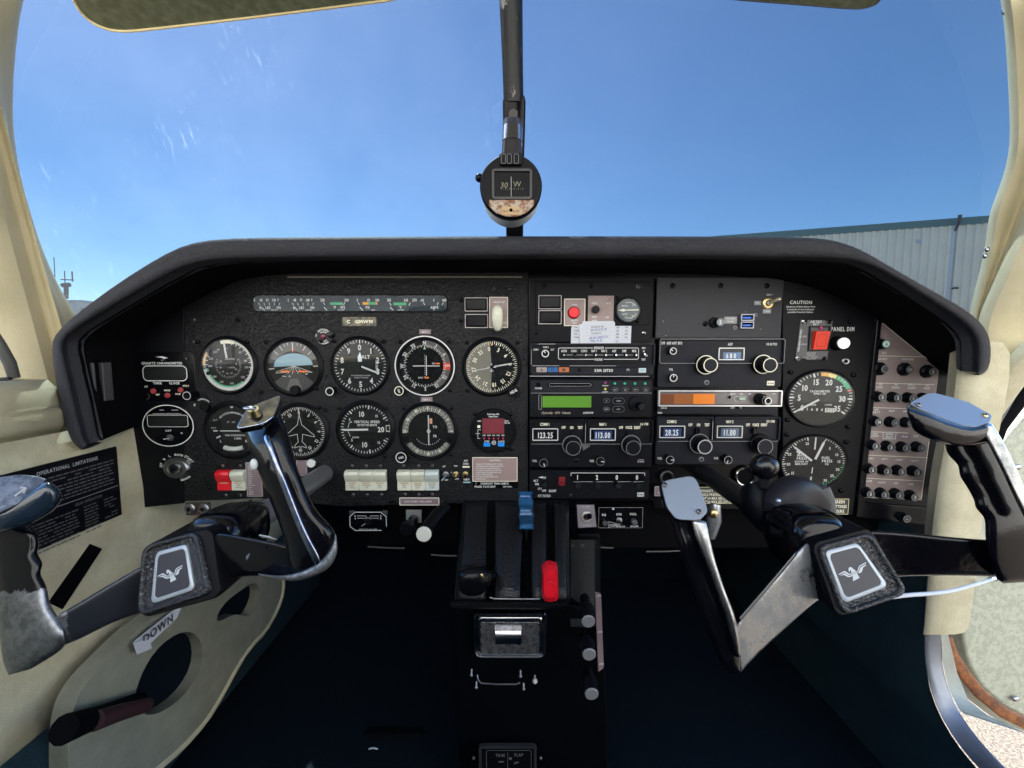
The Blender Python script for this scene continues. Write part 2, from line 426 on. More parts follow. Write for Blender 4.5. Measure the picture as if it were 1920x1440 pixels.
RUBBER = mat('grey rubber seal', (.055, .055, .052), .6, bump=(300, .3, 'noise'))
GRAVEL = mat('gravel', (.15, .125, .095), .9, bump=(90, 1.0, 'pebble'), var=(130, .10, (.040, .030, .020)))
TARMAC = mat('weathered tarmac', (.26, .235, .19), .9, var=(3, .3, (.21, .19, .155)))
HANGAR = mat('grey ribbed sheet metal', (.92, .83, .70), .55, var=(.6, .3, (.80, .72, .61)))
HANGARL = mat('pale cream ribbed metal', (.66, .63, .57), .6)
HANGARJ = mat('sheet metal joint strip', (.56, .57, .59), .5)
TEAL = mat('teal roof trim', (.06, .16, .16), .5)
DARKM = mat('dark painted metal', (.03, .032, .036), .4, .3)

# ------------------------------------------------------------------ ground and the airfield beyond
GZ = -1.45
b = MB(world=True); b.add([(-900, -900, GZ), (900, -900, GZ), (900, 900, GZ), (-900, 900, GZ)], [[0, 1, 2, 3]], TARMAC)
g_ = b.build('ground', recalc=False); tag(g_, kind='structure')
b = MB(world=True); b.add([(-30, 9, GZ + .004), (70, 9, GZ + .004), (70, 60, GZ + .004), (-30, 60, GZ + .004)], [[0, 1, 2, 3]], mat('pale bounce concrete', (.78, .70, .58), .9, var=(1.5, .3, (.68, .61, .51)))); tag(b.build('bounce_apron', recalc=False), kind='structure')  # pale sheet added to bounce warm light onto the hangar wall

b = MB(world=True); b.add([(-8, -6, GZ + .004), (8, -6, GZ + .004), (8, 8.5, GZ + .004), (-8, 8.5, GZ + .004)], [[0, 1, 2, 3]], GRAVEL); tag(b.build('gravel', recalc=False), kind='structure')
# hangar: its long wall runs away to the left, the eave shows over the glareshield
A = P(1857, 405, 26.0); dirw = Vector((-.947, .322, 0)).normalized(); nrm = Vector((-.322, -.947, 0)).normalized()
root = thing('hangar', 'long grey ribbed metal hangar with teal roof edge seen past the glareshield', 'hangar', (A.x, A.y, GZ))
H = A.z - GZ; b = MB(root, world=True)
x0, x1, pitch = -14.0, 62.0, .42; n = int((x1 - x0) / pitch); top, bot = [], []
pts = []
for i in range(n):
    q = x0 + i * pitch
    pts += [(q, 0), (q + .25, 0), (q + .29, .15), (q + .38, .15)]
for z in (0, H - .1):
    (bot if z == 0 else top).extend([A + dirw * q + nrm * o + Vector((0, 0, GZ + z - A.z)) for q, o in pts])
b.grid([bot, top], HANGAR); b.build('ribbed_wall', smooth=0, recalc=False)
b = MB(root, world=True)
b.slab([A + dirw * x0 + Vector((0, 0, .0)), A + dirw * x1, A + dirw * x1 - Vector((0, 0, .42)), A + dirw * x0 - Vector((0, 0, .42))], nrm * .16, TEAL)
b.build('roof_trim', smooth=0)
b = MB(root, world=True)
C2 = A + dirw * x0; D2 = A + dirw * x1; back = -nrm * 24
b.add([C2 - Vector((0, 0, .05)), D2 - Vector((0, 0, .05)), D2 + back + Vector((0, 0, 1.0)), C2 + back + Vector((0, 0, 1.0))], [[0, 1, 2, 3]], TEAL)
b.build('roof', smooth=0)
def onwall(px, py, off=.0):   # where the line of sight meets the hangar wall
    d = P(px, py, 1.0); t = (A + nrm * off).dot(nrm) / d.dot(nrm); return d * t
b = MB(root, world=True)
q0, q1 = onwall(1779, 430, .06), onwall(1791, 430, .06)
b.slab([Vector((q0.x, q0.y, H + GZ - .4)), Vector((q1.x, q1.y, H + GZ - .4)), Vector((q1.x, q1.y, GZ)), Vector((q0.x, q0.y, GZ))], nrm * .05, HANGARJ)
b.build('joint_strip', smooth=0)
b = MB(root, world=True)
b.slab([onwall(1716, 449, .07), onwall(1727, 450, .07), onwall(1727, 457, .07), onwall(1716, 456, .07)], nrm * .03, PAPER); b.build('notice', smooth=0)
b = MB(root, world=True)
pl = [onwall(1791, 433, .1), onwall(1795, 424, .35), onwall(1799, 415, .6), onwall(1800, 403, .6)]
b.tube(pl, [.05, .07, .09, .09], DARKM); b.build('wall_lamp')
b = MB(root, world=True)
b.tube([onwall(1786, 541, .1), onwall(1790, 540, .3), onwall(1797, 540, .35)], .06, DARKM); b.build('door_bracket')

# far antenna mast on a roof by the left pillar
T0 = P(124, 552, 60); root = thing('antenna_mast', 'thin antenna mast with a cross arm above a far roof beside the cream window pillar', 'antenna', T0)
k = pxs(124, 540, 60); b = MB(root, world=True)
b.tube([P(124, 560, 60), P(124, 533, 60)], 3.5 * k, DARKM); b.tube([P(101, 482, 60), P(103, 520, 60)], .7 * k, DARKM)
b.tube([P(114, 524, 60), P(138, 525, 60)], 1.0 * k, DARKM); b.tube([P(121, 508, 60), P(122, 535, 60)], .8 * k, DARKM)
b.tube([P(135, 509, 60), P(136, 528, 60)], 1.1 * k, DARKM); b.tube([P(117, 535, 60), P(130, 534, 60)], 4 * k, DARKM)
b.build('mast')
q = P(90, 548, 75); root = thing('far_building', 'pale far building whose corner shows between pillar and glareshield', 'building', (q.x, 75, GZ))
b = MB(root, world=True); r_ = P(152, 566, 75)
b.box(q.x - 12, r_.x, 75, 90, GZ, r_.z, HANGAR); b.build('wall', smooth=0)
b = MB(root, world=True); b.box(q.x - 12.2, r_.x + .2, 74.8, 90.2, r_.z, r_.z + .3, HANGARJ); b.build('roof', smooth=0)

# ------------------------------------------------------------------ windshield: bowed, dusty, scratched acrylic in two halves
def windshield_mat():
    m = bpy.data.materials.new('scratched acrylic'); m.use_nodes = True; n = m.node_tree.nodes; l = m.node_tree.links; n.clear()
    out = n.new('ShaderNodeOutputMaterial'); tr = n.new('ShaderNodeBsdfTransparent'); tr.inputs[0].default_value = (.095, .123, .139, 1)
    gl = n.new('ShaderNodeBsdfGlossy'); gl.inputs['Roughness'].default_value = .03
    fr = n.new('ShaderNodeFresnel'); fr.inputs[0].default_value = 1.35
    m1 = n.new('ShaderNodeMixShader'); l.new(fr.outputs[0], m1.inputs[0]); l.new(tr.outputs[0], m1.inputs[1]); l.new(gl.outputs[0], m1.inputs[2])
    tl = n.new('ShaderNodeBsdfTranslucent'); tl.inputs[0].default_value = (.85, .9, 1, 1)
    g = n.new('ShaderNodeNewGeometry')
    def streak(rot, sc, lo, hi, gain, detail=5):
        mp = n.new('ShaderNodeMapping'); mp.inputs['Rotation'].default_value = rot; mp.inputs['Scale'].default_value = sc
        t = n.new('ShaderNodeTexNoise'); t.inputs['Scale'].default_value = 1; t.inputs['Detail'].default_value = detail; t.inputs['Roughness'].default_value = .6
        r = n.new('ShaderNodeMapRange'); r.inputs[1].default_value = lo; r.inputs[2].default_value = hi; r.inputs[4].default_value = gain
        l.new(g.outputs['Position'], mp.inputs[0]); l.new(mp.outputs[0], t.inputs[0]); l.new(t.outputs['Fac'], r.inputs[0]); return r.outputs[0]
    def mul(a, c):
        k = n.new('ShaderNodeMath'); k.operation = 'MULTIPLY'; l.new(a, k.inputs[0]); l.new(c, k.inputs[1]); return k.outputs[0]
    def add(a, c):
        k = n.new('ShaderNodeMath'); k.operation = 'ADD'; l.new(a, k.inputs[0]); l.new(c, k.inputs[1]); return k.outputs[0]
    s1 = streak((0, rad(-25), 0), (260, 60, 40), .58, .95, .55, 10)
    sp = streak((0, 0, 0), (300, 300, 300), .74, .86, 1.0, 2)
    patch = streak((0, 0, 0), (4.5, 3, 4.5), .48, .72, 1.0, 3)
    # haze and streaks weighted to the left, standing in for sun glare
    sep = n.new('ShaderNodeSeparateXYZ'); l.new(g.outputs['Position'], sep.inputs[0])
    side = n.new('ShaderNodeMapRange'); side.inputs[1].default_value = .25; side.inputs[2].default_value = -.45; side.inputs[3].default_value = .15; l.new(sep.outputs[0], side.inputs[0])
    tot = mul(mul(add(s1, sp), patch), side.outputs[0])
    hz = mul(streak((0, 0, 0), (3, 2, 3), .30, .75, .075, 6), side.outputs[0]); tot = add(tot, hz)
    k = n.new('ShaderNodeMath'); k.operation = 'MULTIPLY_ADD'; k.inputs[1].default_value = .30; k.inputs[2].default_value = .004; l.new(tot, k.inputs[0])
    m2 = n.new('ShaderNodeMixShader'); l.new(k.outputs[0], m2.inputs[0]); l.new(m1.outputs[0], m2.inputs[1]); l.new(tl.outputs[0], m2.inputs[2])
    l.new(m2.outputs[0], out.inputs[0]); return m
WS = windshield_mat()
def wsY(x, z): return 1.0 - (z + .1) * .75 - (.26 - .3 * (z - .04)) * abs(x / .62) ** 2.6
root = thing('windshield', 'scratched clear windshield in two halves above the glareshield', 'windshield', (0, .9, .12))
for sgn in (-1, 1):
    b = MB(root, world=True); rows = []
    for j in range(15):
        z = -.02 + .56 * j / 14; rows.append([Vector((sgn * x, wsY(x, z), z)) for x in [.006 + .706 * i / 16 for i in range(17)]])
    b.grid(rows, WS); b.build('pane', recalc=False)
b = MB(root, world=True)
b.sweep([(0, wsY(0, z) + .004, z) for z in [-.02 + .56 * j / 14 for j in range(15)]], [(.0095, .003)] * 15, BLACKM, 6); b.build('centre_strip')

# ------------------------------------------------------------------ window pillars and roof
def pillar(rows, m, name, root):
    b = MB(root, world=True); b.grid([[P(*q) for q in r] for r in rows], m); return b.build(name, smooth=60, subsurf=1, solid=.004)
le = [(-70, 60), (0, 35), (60, 27), (130, 20), (200, 18), (250, 20), (330, 32), (400, 53), (450, 68), (500, 88), (550, 112), (590, 140), (640, 158), (700, 162), (732, 162)]
rows = []
for y, x in le:
    Y = .44 + .15 * max(0, min(1, y / 600)); fx = -75 + max(0, y - 0) * .27
    rows.append([(x + 2, y, Y + .05), (x, y, Y), (x - 9, y, Y - .006), (fx + (x - fx) * .62, y, Y - .016), (fx + 24, y, Y - .036), (fx + 14, y, Y - .026), (fx - 4, y, Y - .032), (fx - 24, y + 2, Y - .058), (fx - 75, y + 5, Y - .074), (fx - 135, y + 8, Y - .095)])
root = thing('window_pillar', 'shaded cream vinyl pillar on the pilot side of the windshield', 'pillar', P(100, 700, .58))
pillar(rows, CREAM, 'trim', root)
re_ = [(-60, 1870, .46), (0, 1883, .46), (40, 1889, .47), (120, 1895, .48), (250, 1901, .49), (290, 1897, .50), (330, 1887, .51), (380, 1868, .52), (405, 1859, .53), (450, 1855, .54), (500, 1845, .55), (560, 1828, .57), (600, 1820, .58), (650, 1818, .58), (700, 1816, .57)]
rows = []
for y, x, Y in re_:
    k = max(0, min(1, (y - 250) / 350)); rx = 1985 - 150 * k
    rows.append([(x - 3, y, Y + .06), (x, y, Y), (x + 8, y, Y - .007), (x + (rx - x) * .5, y, Y - .006), (x + (rx - x) * .78, y + 2, Y - .002), (rx, y + 4, Y - .022), (rx + 16, y + 5, Y - .036), (rx + 50, y + 6, Y - .044), (rx + 120, y + 8, Y - .06), (rx + 240, y + 10, Y - .10)])
root = thing('window_pillar', 'sunlit cream vinyl pillar on the copilot side of the windshield', 'pillar', P(1850, 690, .57))
pillar(rows, CREAM, 'trim', root)
for px, py, Y in ((1883, 21, .475), (1851, 468, .53), (1847, 480, .53)):
    b = MB(root, world=True); b.sphere(P(px, py, Y), .0022, CHROME, sc=(1, 1, 1.5)); b.build('fastener')
root = thing('cabin_roof', 'cream headliner over the seats behind the top of the windshield', 'roof', (0, .1, .5))
b = MB(root, world=True)
b.grid([[Vector((x, y, .500 + (.46 - y) * .1 - .06 * abs(x / .60) ** 3)) for x in [-.62 + 1.24 * i / 14 for i in range(15)]] for y in (.47, .35, .2, .0, -.1)], CREAM)
b.build('headliner', solid=.01)

# side walls ------------------------------------------------------
root = thing('cabin_sidewall', 'cream sidewall trim beside the pilot, with a stepped ledge under the window', 'wall', (-.53, .4, -.3))
b = MB(root, world=True)
prof = [(-.530, -.435), (-.530, -.40), (-.530, -.2), (-.5385, -.102), (-.5385, -.0975), (-.5335, -.0955), (-.530, -.090), (-.530, -.076), (-.534, -.0705), (-.5345, -.068), (-.5345, -.064), (-.538, -.050), (-.548, -.040), (-.600, -.038)]
ys = [-1.7 + 2.78 * i / 20 for i in range(21)]
b.grid([[Vector((x, y, z)) for y in ys] for x, z in prof[:4]], CREAM2); b.build('trim_panel', smooth=50, solid=.003)
b = MB(root, world=True); b.grid([[Vector((x, y, z)) for y in [-1.7 + 2.205 * i / 16 for i in range(17)]] for x, z in prof[3:]], CREAM); b.build('window_ledge', smooth=50, solid=.002)
b = MB(root, world=True); b.box(-.625, -.615, -.3, 1.14, -.64, -.045, CREAM2); b.build('sun_block_skin'); b = MB(root, world=True); b.box(-.626, -.614, .63, 1.14, -.05, .055, CREAM2); b.box(-.627, -.613, .80, 1.14, .05, .16, CREAM2); b.build('sun_block_skin')  # unseen skin boxes, added to keep a sun sliver off the floor
b = MB(root, world=True); b.sweep([(-.527, -.5, -.437), (-.527, .4, -.437), (-.527, 1.08, -.437)], [(.004, .002)] * 3, DARKM); b.build('lower_edge')
b = MB(root, world=True); b.sphere(PX(249, 1171, -.5295), .0022, BLACKM); b.build('screw_hole')
# side window at the far left: seal and glass
b = MB(root, world=True)
b.tube([P(-60, 560, .47), P(-25, 610, .475), P(0, 648, .48), P(18, 680, .485), P(26, 706, .49), P(12, 716, .485), P(-60, 722, .45)], .0055, RUBBER); b.build('window_seal')
b = MB(root, world=True); b.grid([[P(-140, 480, .44), P(-40, 480, .50)], [P(-140, 730, .44), P(24, 730, .50)]], GLASS); b.build('side_window', recalc=False)

# operating limits placard on that wall
def wallpt(px, py, X=-.5290): return PX(px, py, X)
root = thing('limitations_placard', 'large dark placard of dense small text screwed to the cream sidewall', 'placard', wallpt(140, 940))
c4 = [wallpt(213, 838), wallpt(231, 963), wallpt(80, 1029), wallpt(-60, 880)]
TR, BR = wallpt(213, 838), wallpt(231, 963)
yR = (TR.y + BR.y) / 2; zT = TR.z; zB = BR.z; yL = wallpt(20, 900).y - .02
b = MB(root, world=True); b.box(-.5305, -.5280, yL, yR, zB, zT, RADIO2)
b.build('plate', smooth=0)
b = MB(root); iv = MAT[root.name].inverted()
# local text frame: u runs along +y, v along z, on the plane x = -.5276
def wtext(bb, X, y, z, t, h, mt, sx=1.0, slope=0, flip=1):
    tmp = MB(); tmp.text(t, 0, 0, h, 0, mt, 'l', 0, sx, 1); base = len(bb.v)
    vs = [iv @ Vector((X, y + p.x, z + p.y + p.x * slope)) for p in tmp.v]
    bb.add(vs, tmp.f, mt)
wtext(b, -.5274, yR - .098, zT - .0085, 'OPERATIONAL  LIMITATIONS', .0042, DIMW, .8)
random.seed(3)
def greek(bb, X, y0, y1, zt, rows_, dz, h, mt, keep=.93):
    for r in range(rows_):
        y = y0
        while y < y1:
            wl = random.uniform(.003, .009)
            if y + wl > y1: break
            if random.random() < keep:
                vs = [iv @ Vector((X, a, c)) for a, c in ((y, zt - r * dz), (y + wl, zt - r * dz), (y + wl, zt - r * dz - h), (y, zt - r * dz - h))]
                bb.add(vs, [[0, 1, 2, 3]], mt)
            y += wl + .0014
FAINT = mat('faded fine print', (.10, .10, .11), .7)
greek(b, -.5274, yL + .004, yR - .006, zT - .016, 8, .0042, .0014, FAINT)
zm = zT - .052
b.add([iv @ Vector((-.5273, a, c)) for a, c in ((yL, zm), (yR - .003, zm), (yR - .003, zm - .0006), (yL, zm - .0006))], [[0, 1, 2, 3]], DIMW)
wtext(b, -.5274, yR - .060, zm - .006, 'GEAR OPERATION', .0032, FAINT, .8)
greek(b, -.5274, yL + .004, yR - .055, zm - .012, 9, .0040, .0013, FAINT); greek(b, -.5274, yR - .05, yR - .028, zm - .012, 9, .0040, .0013, FAINT); greek(b, -.5274, yR - .024, yR - .006, zm - .012, 7, .0040, .0013, FAINT, .7)
b.build('fine_print', smooth=0, recalc=False)

root = thing('hook_and_loop_strip', 'black fabric strip stuck slantwise on the cream sidewall below the placard', 'strip', wallpt(140, 1080))
b = MB(root, world=True); b.slab([PX(170, 1020, -.527), PX(192, 1029, -.527), PX(118, 1142, -.527), PX(92, 1130, -.527)], (-.003, 0, 0), BLACKM); b.build('fabric')

# cream cover with two openings low on the wall
from mathutils.geometry import tessellate_polygon
outer = [(430, 1086), (470, 1070), (529, 1075), (530, 1110), (518, 1145), (495, 1185), (468, 1212), (443, 1250), (415, 1302), (385, 1352), (340, 1402), (290, 1445), (230, 1500), (130, 1500), (128, 1395), (135, 1330), (160, 1280), (215, 1222), (270, 1168), (350, 1122)]
h1 = [(365, 1187), (378, 1203), (381, 1235), (370, 1270), (345, 1305), (310, 1332), (282, 1342), (262, 1335), (252, 1312), (258, 1285), (270, 1255), (290, 1222), (318, 1196), (345, 1184)]
h2 = [(478, 1090), (487, 1105), (483, 1130), (468, 1157), (452, 1153), (438, 1152), (407, 1168), (408, 1150), (425, 1127), (450, 1108)]
def smooth_loop(p, it=2):
    for _ in range(it):
        q = []
        for i in range(len(p)):
            a, c = p[i], p[(i + 1) % len(p)]
            q += [(a[0] * .75 + c[0] * .25, a[1] * .75 + c[1] * .25), (a[0] * .25 + c[0] * .75, a[1] * .25 + c[1] * .75)]
        p = q
    return p
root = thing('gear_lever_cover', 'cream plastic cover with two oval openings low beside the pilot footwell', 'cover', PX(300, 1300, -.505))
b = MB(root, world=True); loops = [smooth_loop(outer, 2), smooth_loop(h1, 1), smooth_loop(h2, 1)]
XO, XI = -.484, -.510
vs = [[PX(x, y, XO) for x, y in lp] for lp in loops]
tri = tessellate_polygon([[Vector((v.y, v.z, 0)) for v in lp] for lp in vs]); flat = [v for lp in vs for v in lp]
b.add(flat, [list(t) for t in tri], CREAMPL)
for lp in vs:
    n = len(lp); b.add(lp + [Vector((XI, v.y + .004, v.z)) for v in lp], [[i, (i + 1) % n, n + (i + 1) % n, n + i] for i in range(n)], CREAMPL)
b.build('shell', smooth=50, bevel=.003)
b = MB(root, world=True)
for lp in (h1, h2):
    cx = sum(p[0] for p in lp) / len(lp); cy = sum(p[1] for p in lp) / len(lp)
    b.slab([PX(cx + (x - cx) * 1.3 + 8, cy + (y - cy) * 1.3, -.5035) for x, y in lp], (-.002, 0, 0), CARPETD)
b.build('dark_backing')
b = MB(root, world=True)   # raised outer lip
b.tube([PX(x, y, -.486) for x, y in smooth_loop(outer, 1)[4:26]], .0052, CREAM2); b.build('rolled_edge')
root = thing('emergency_gear_lever', 'dark handle with a maroon grip lying across the lower opening of the cream cover', 'lever', PX(200, 1330, -.48))
b = MB(root, world=True); b.tube([PX(120, 1368, -.46), PX(190, 1342, -.465), PX(262, 1312, -.47)], [.014, .011, .009], BLACKM); b.build('shaft')
b = MB(root, world=True); b.tube([PX(178, 1352, -.455), PX(225, 1336, -.457), PX(275, 1322, -.46)], [.010, .009, .008], mat('maroon rubber', (.030, .010, .014), .6)); b.build('grip')
# paper flag DOWN
root = thing('paper_flag', 'folded white paper flag reading DOWN below the pilot yoke', 'label', PX(290, 1190, -.49))
b = MB(root, world=True); pa, pb, pc, pd = PX(250, 1203, -.478), PX(345, 1128, -.476), PX(330, 1160, -.474), PX(262, 1225, -.476)
b.slab([pa, pb, pc, pd], (.0006, 0, 0), PAPER)
b.slab([PX(249, 1205, -.474), PX(279, 1196, -.474), PX(284, 1216, -.472), PX(256, 1227, -.472)], (.0006, 0, 0), PAPER)
b.build('paper', smooth=0)
b = MB(root, world=True); tmp = MB(); tmp.text('DOWN', 0, 0, .56, 0, INKB, 'c', 0, .9, 1)
U = (PX(325, 1152, -.474) - PX(268, 1196, -.474)); L_ = U.length; U.normalize(); Vd = Vector((1, 0, 0)).cross(U); Vd = -Vd if Vd.z < 0 else Vd
cc = PX(296, 1178, -.4745); k = L_ / 2.6
b.add([cc + U * p.x * k + Vd * p.y * k + Vector((.0014, 0, 0)) for p in tmp.v], tmp.f, INKB); b.build('lettering', smooth=0, recalc=False)

# ------------------------------------------------------------------ copilot side: column, door frame, door
root = thing('cabin_sidewall', 'dark carpeted kick panel on the copilot side in front of the door', 'wall', (.56, .7, -.5))
b = MB(root, world=True)
edge = [(1747, 1005, .553), (1742, 1060, .553), (1736, 1165, .553), (1732, 1230, .553), (1742, 1295, .555), (1766, 1352, .556), (1800, 1405, .558), (1840, 1450, .560), (1900, 1520, .565)]
rows = []
for x, y, X in edge:
    q = PX(x, y, X); rows.append([q, Vector((X - .006, q.y + .03, q.z)), Vector((X - .012, q.y + .12, q.z)), Vector((X - .012, 1.12, q.z))])
for zz in (-.60, -.66): rows.append([Vector((.56, .35, zz)), Vector((.555, .40, zz)), Vector((.55, .5, zz)), Vector((.548, 1.12, zz))])
b.grid(rows, CARPET); b.build('carpet', smooth=60, subsurf=1)
b = MB(root, world=True); b.slab([P(1590, 900, .618), P(1766, 880, .618), P(1752, 1090, .618), P(1590, 1090, .618)], (0, .01, 0), BLACKM); b.build('closing_panel')
root = thing('door_frame', 'cream door post with a scuffed aluminium sill strip curving down beside the carpet', 'door frame', PX(1760, 1170, .56))
b = MB(root, world=True)
col = [(1795, 640, 1858, 640), (1790, 760, 1836, 770), (1770, 830, 1822, 830), (1757, 900, 1812, 900), (1748, 985, 1795, 985), (1743, 1060, 1790, 1060), (1738, 1110, 1782, 1110), (1736, 1168, 1776, 1168), (1734, 1190, 1770, 1190)]
rows = []
for xa, ya, xb, yb in col:
    q0, q1 = PX(xa, ya, .556), PX(xb, yb, .566)
    rows.append([q0 + Vector((.01, .02, 0)), q0, q0 * .7 + q1 * .3 - Vector((.012, 0, 0)), q0 * .35 + q1 * .65 - Vector((.010, 0, 0)), q1, q1 + Vector((.03, 0, 0))])
b.grid(rows, CREAM2); b.build('post', smooth=70, subsurf=1)
b = MB(root, world=True)   # aluminium strip
inn = [(1735, 1166), (1731, 1200), (1732, 1240), (1742, 1295), (1766, 1352), (1800, 1405), (1845, 1455), (1900, 1510)]
out_ = [(1768, 1166), (1764, 1200), (1766, 1240), (1776, 1290), (1800, 1340), (1838, 1390), (1885, 1440), (1950, 1500)]
rows = []
for (xa, ya), (xb, yb) in zip(inn, out_):
    q0, q1 = PX(xa, ya, .551), PX(xb, yb, .572); rows.append([q0 + Vector((.006, .004, 0)), q0, q0 * .5 + q1 * .5 - Vector((.002, 0, 0)), q1])
b.grid(rows, ALU); b.build('sill_strip', smooth=60, subsurf=1, solid=.0015)
b = MB(root, world=True)   # pale outer sill and dark door seal
rows = []
mid = [(1772, 1166), (1786, 1210), (1800, 1250), (1820, 1290), (1858, 1325), (1905, 1350), (1990, 1390), (2050, 1410)]
for (xa, ya), (xb, yb) in zip(out_, mid):
    rows.append([PX(xa, ya, .574), PX(xb, yb, .600)])
b.grid([[PX(1764, 1180, .575), PX(1778, 1190, .600)], [PX(1767, 1240, .575), PX(1795, 1262, .605)], [PX(1778, 1290, .575), PX(1815, 1312, .61)], [PX(1798, 1330, .575), PX(1850, 1340, .615)], [PX(1806, 1337, .575), PX(1925, 1375, .62)], [PX(1810, 1339, .575), PX(2060, 1420, .63)]], CREAMPL); b.build('outer_sill', smooth=60)
b = MB(root, world=True)
b.sweep([P(1772, 1195, .628), P(1785, 1230, .63), P(1806, 1262, .63), P(1835, 1298, .63), P(1880, 1335, .63), P(1950, 1370, .63)], [(.009, .004)] * 6, RUST, 3); b.build('primed_flange')
# diagonal frame members at the upper right of the post
b = MB(root, world=True)
b.sweep([P(1960, 640, .50), P(1900, 700, .52), P(1850, 770, .54), P(1800, 850, .56), P(1770, 930, .58)], [(.016, .010)] * 5, CREAM2, 3); b.build('diagonal_trim')
b = MB(root, world=True)
b.sweep([P(1990, 610, .53), P(1905, 715, .545), P(1862, 790, .56), P(1822, 860, .575), P(1800, 930, .59)], [(.007, .006)] * 5, ALU, 3); b.build('frame_edge')
b = MB(root, world=True)
b.sweep([P(2010, 640, .57), P(1915, 742, .575), P(1872, 800, .58), P(1838, 868, .60), P(1815, 950, .60), P(1800, 1060, .60), P(1796, 1160, .60)], [(.010, .006), (.010, .006), (.010, .006), (.016, .006), (.018, .006), (.016, .006), (.010, .006)], BLACKM, 3); b.build('door_seal')
b = MB(root, world=True)
b.sweep([P(1990, 660, .60), P(1905, 738, .60), P(1878, 772, .61), P(1850, 830, .62)], [(.008, .004)] * 4, RUST, 3); b.build('primed_flange')
root = thing('open_door', 'open cabin door with a mottled cream trim panel standing outside the copilot side', 'door', P(1900, 1200, .66))
door = [(2120, 640), (1985, 690), (1925, 778), (1884, 822), (1856, 890), (1838, 970), (1818, 1060), (1806, 1120), (1803, 1185), (1814, 1245), (1850, 1303), (1925, 1350), (2120, 1400)]
b = MB(root, world=True)
b.slab([P(x, y, .665) for x, y in smooth_loop(door, 2)], (.0, .03, 0), MOTTLE); b.build('trim_panel', smooth=40, bevel=.006)
b = MB(root, world=True)
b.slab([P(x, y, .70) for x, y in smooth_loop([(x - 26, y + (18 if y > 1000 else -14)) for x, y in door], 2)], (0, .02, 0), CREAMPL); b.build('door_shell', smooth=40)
for px, py in ((1905, 1311), (1867, 1085), (1908, 876)):
    b = MB(root, world=True); q = P(px, py, .660); b.sphere(q, .0052, CHROME, sc=(1.2, .5, .9)); b.build('fastener')
# white cable from yoke to door
root = thing('white_cable', 'white twisted cable hanging from the copilot yoke towards the open door', 'cable', P(1700, 1110, .36))
b = MB(root, world=True); b.tube([P(1660, 1122, .38), P(1692, 1116, .385), P(1730, 1114, .40), P(1775, 1111, .43), P(1815, 1100, .48), P(1855, 1088, .55), P(1872, 1083, .65)], .0020, PAPER); o = b.build('cord', subsurf=1)

# ------------------------------------------------------------------ floor, firewall, footwells
b = MB(world=True); b.box(-.56, .57, -1.7, 1.12, -.66, -.62, CARPETD); tag(b.build('floor', smooth=0), kind='structure')
root = thing('firewall', 'dark carpeted firewall closing the footwells behind the pedestal', 'wall', (0, 1.1, -.4))
b = MB(root, world=True); b.grid([[Vector((x, 1.10, z)) for x in (-.62, -.2, .2, .62)] for z in (-.64, -.3, .0, .21)], CARPETD); b.build('carpet')
root = thing('kick_panel', 'dark carpeted ledge along the foot of the pilot sidewall', 'wall', (-.5, .4, -.5))
b = MB(root, world=True); b.grid([[Vector((x, y, z)) for y in ys] for x, z in ((-.532, -.430), (-.515, -.440), (-.508, -.47), (-.505, -.64))], CARPET); b.build('carpet', smooth=60)
for px, lab in ((690, 'round pedal pivot with a pale ring low in the pilot footwell'),):
    root = thing('rudder_pedal', lab, 'pedal', P(740, 1430, .62))
    b = MB(root, world=True); b.slab([P(650, 1400, .63), P(690, 1378, .63), P(790, 1380, .63), P(815, 1405, .63), P(815, 1440, .63), P(650, 1440, .63)], (0, .02, 0), BLACKM); b.build('pedal_plate', bevel=.008)
    b = MB(root, world=True); q = P(700, 1416, .612)
    b.tube([q + Vector((math.cos(a) * .0120, 0, math.sin(a) * .0120)) for a in [2 * math.pi * i / 24 for i in range(25)]], .0011, PAPER, 8); b.build('ring')
    b = MB(root, world=True); b.sweep([P(735, 1440, .62), P(752, 1428, .62), P(768, 1425, .62), P(785, 1420, .62), P(790, 1440, .62)], [(.0045, .003)] * 5, mat('grey casting', (.22, .22, .21), .5), 3); b.build('toe_brake')

# ------------------------------------------------------------------ sun visors
VIS = bpy.data.materials.new('tinted visor'); VIS.use_nodes = True; n = VIS.node_tree.nodes; l = VIS.node_tree.links
bs = n['Principled BSDF']; bs.inputs['Base Color'].default_value = (.20, .21, .13, 1); bs.inputs['Roughness'].default_value = .35
tn = n.new('ShaderNodeTexNoise'); tn.inputs['Scale'].default_value = 130; tn.inputs['Detail'].default_value = 8
rp = n.new('ShaderNodeValToRGB'); rp.color_ramp.elements[0].position = .40; rp.color_ramp.elements[0].color = (.22, .235, .16, 1); rp.color_ramp.elements[1].position = .72; rp.color_ramp.elements[1].color = (.36, .37, .27, 1)
gg = n.new('ShaderNodeNewGeometry'); l.new(gg.outputs['Position'], tn.inputs['Vector']); l.new(tn.outputs['Fac'], rp.inputs[0])
tls = n.new('ShaderNodeBsdfTranslucent'); l.new(rp.outputs[0], tls.inputs[0]); l.new(rp.outputs[0], bs.inputs['Base Color'])
ms = n.new('ShaderNodeMixShader'); ms.inputs[0].default_value = .35; l.new(bs.outputs[0], ms.inputs[1]); l.new(tls.outputs[0], ms.inputs[2]); l.new(ms.outputs[0], n['Material Output'].inputs[0])
VEDGE = mat('amber visor edge', (.80, .66, .36), .35)
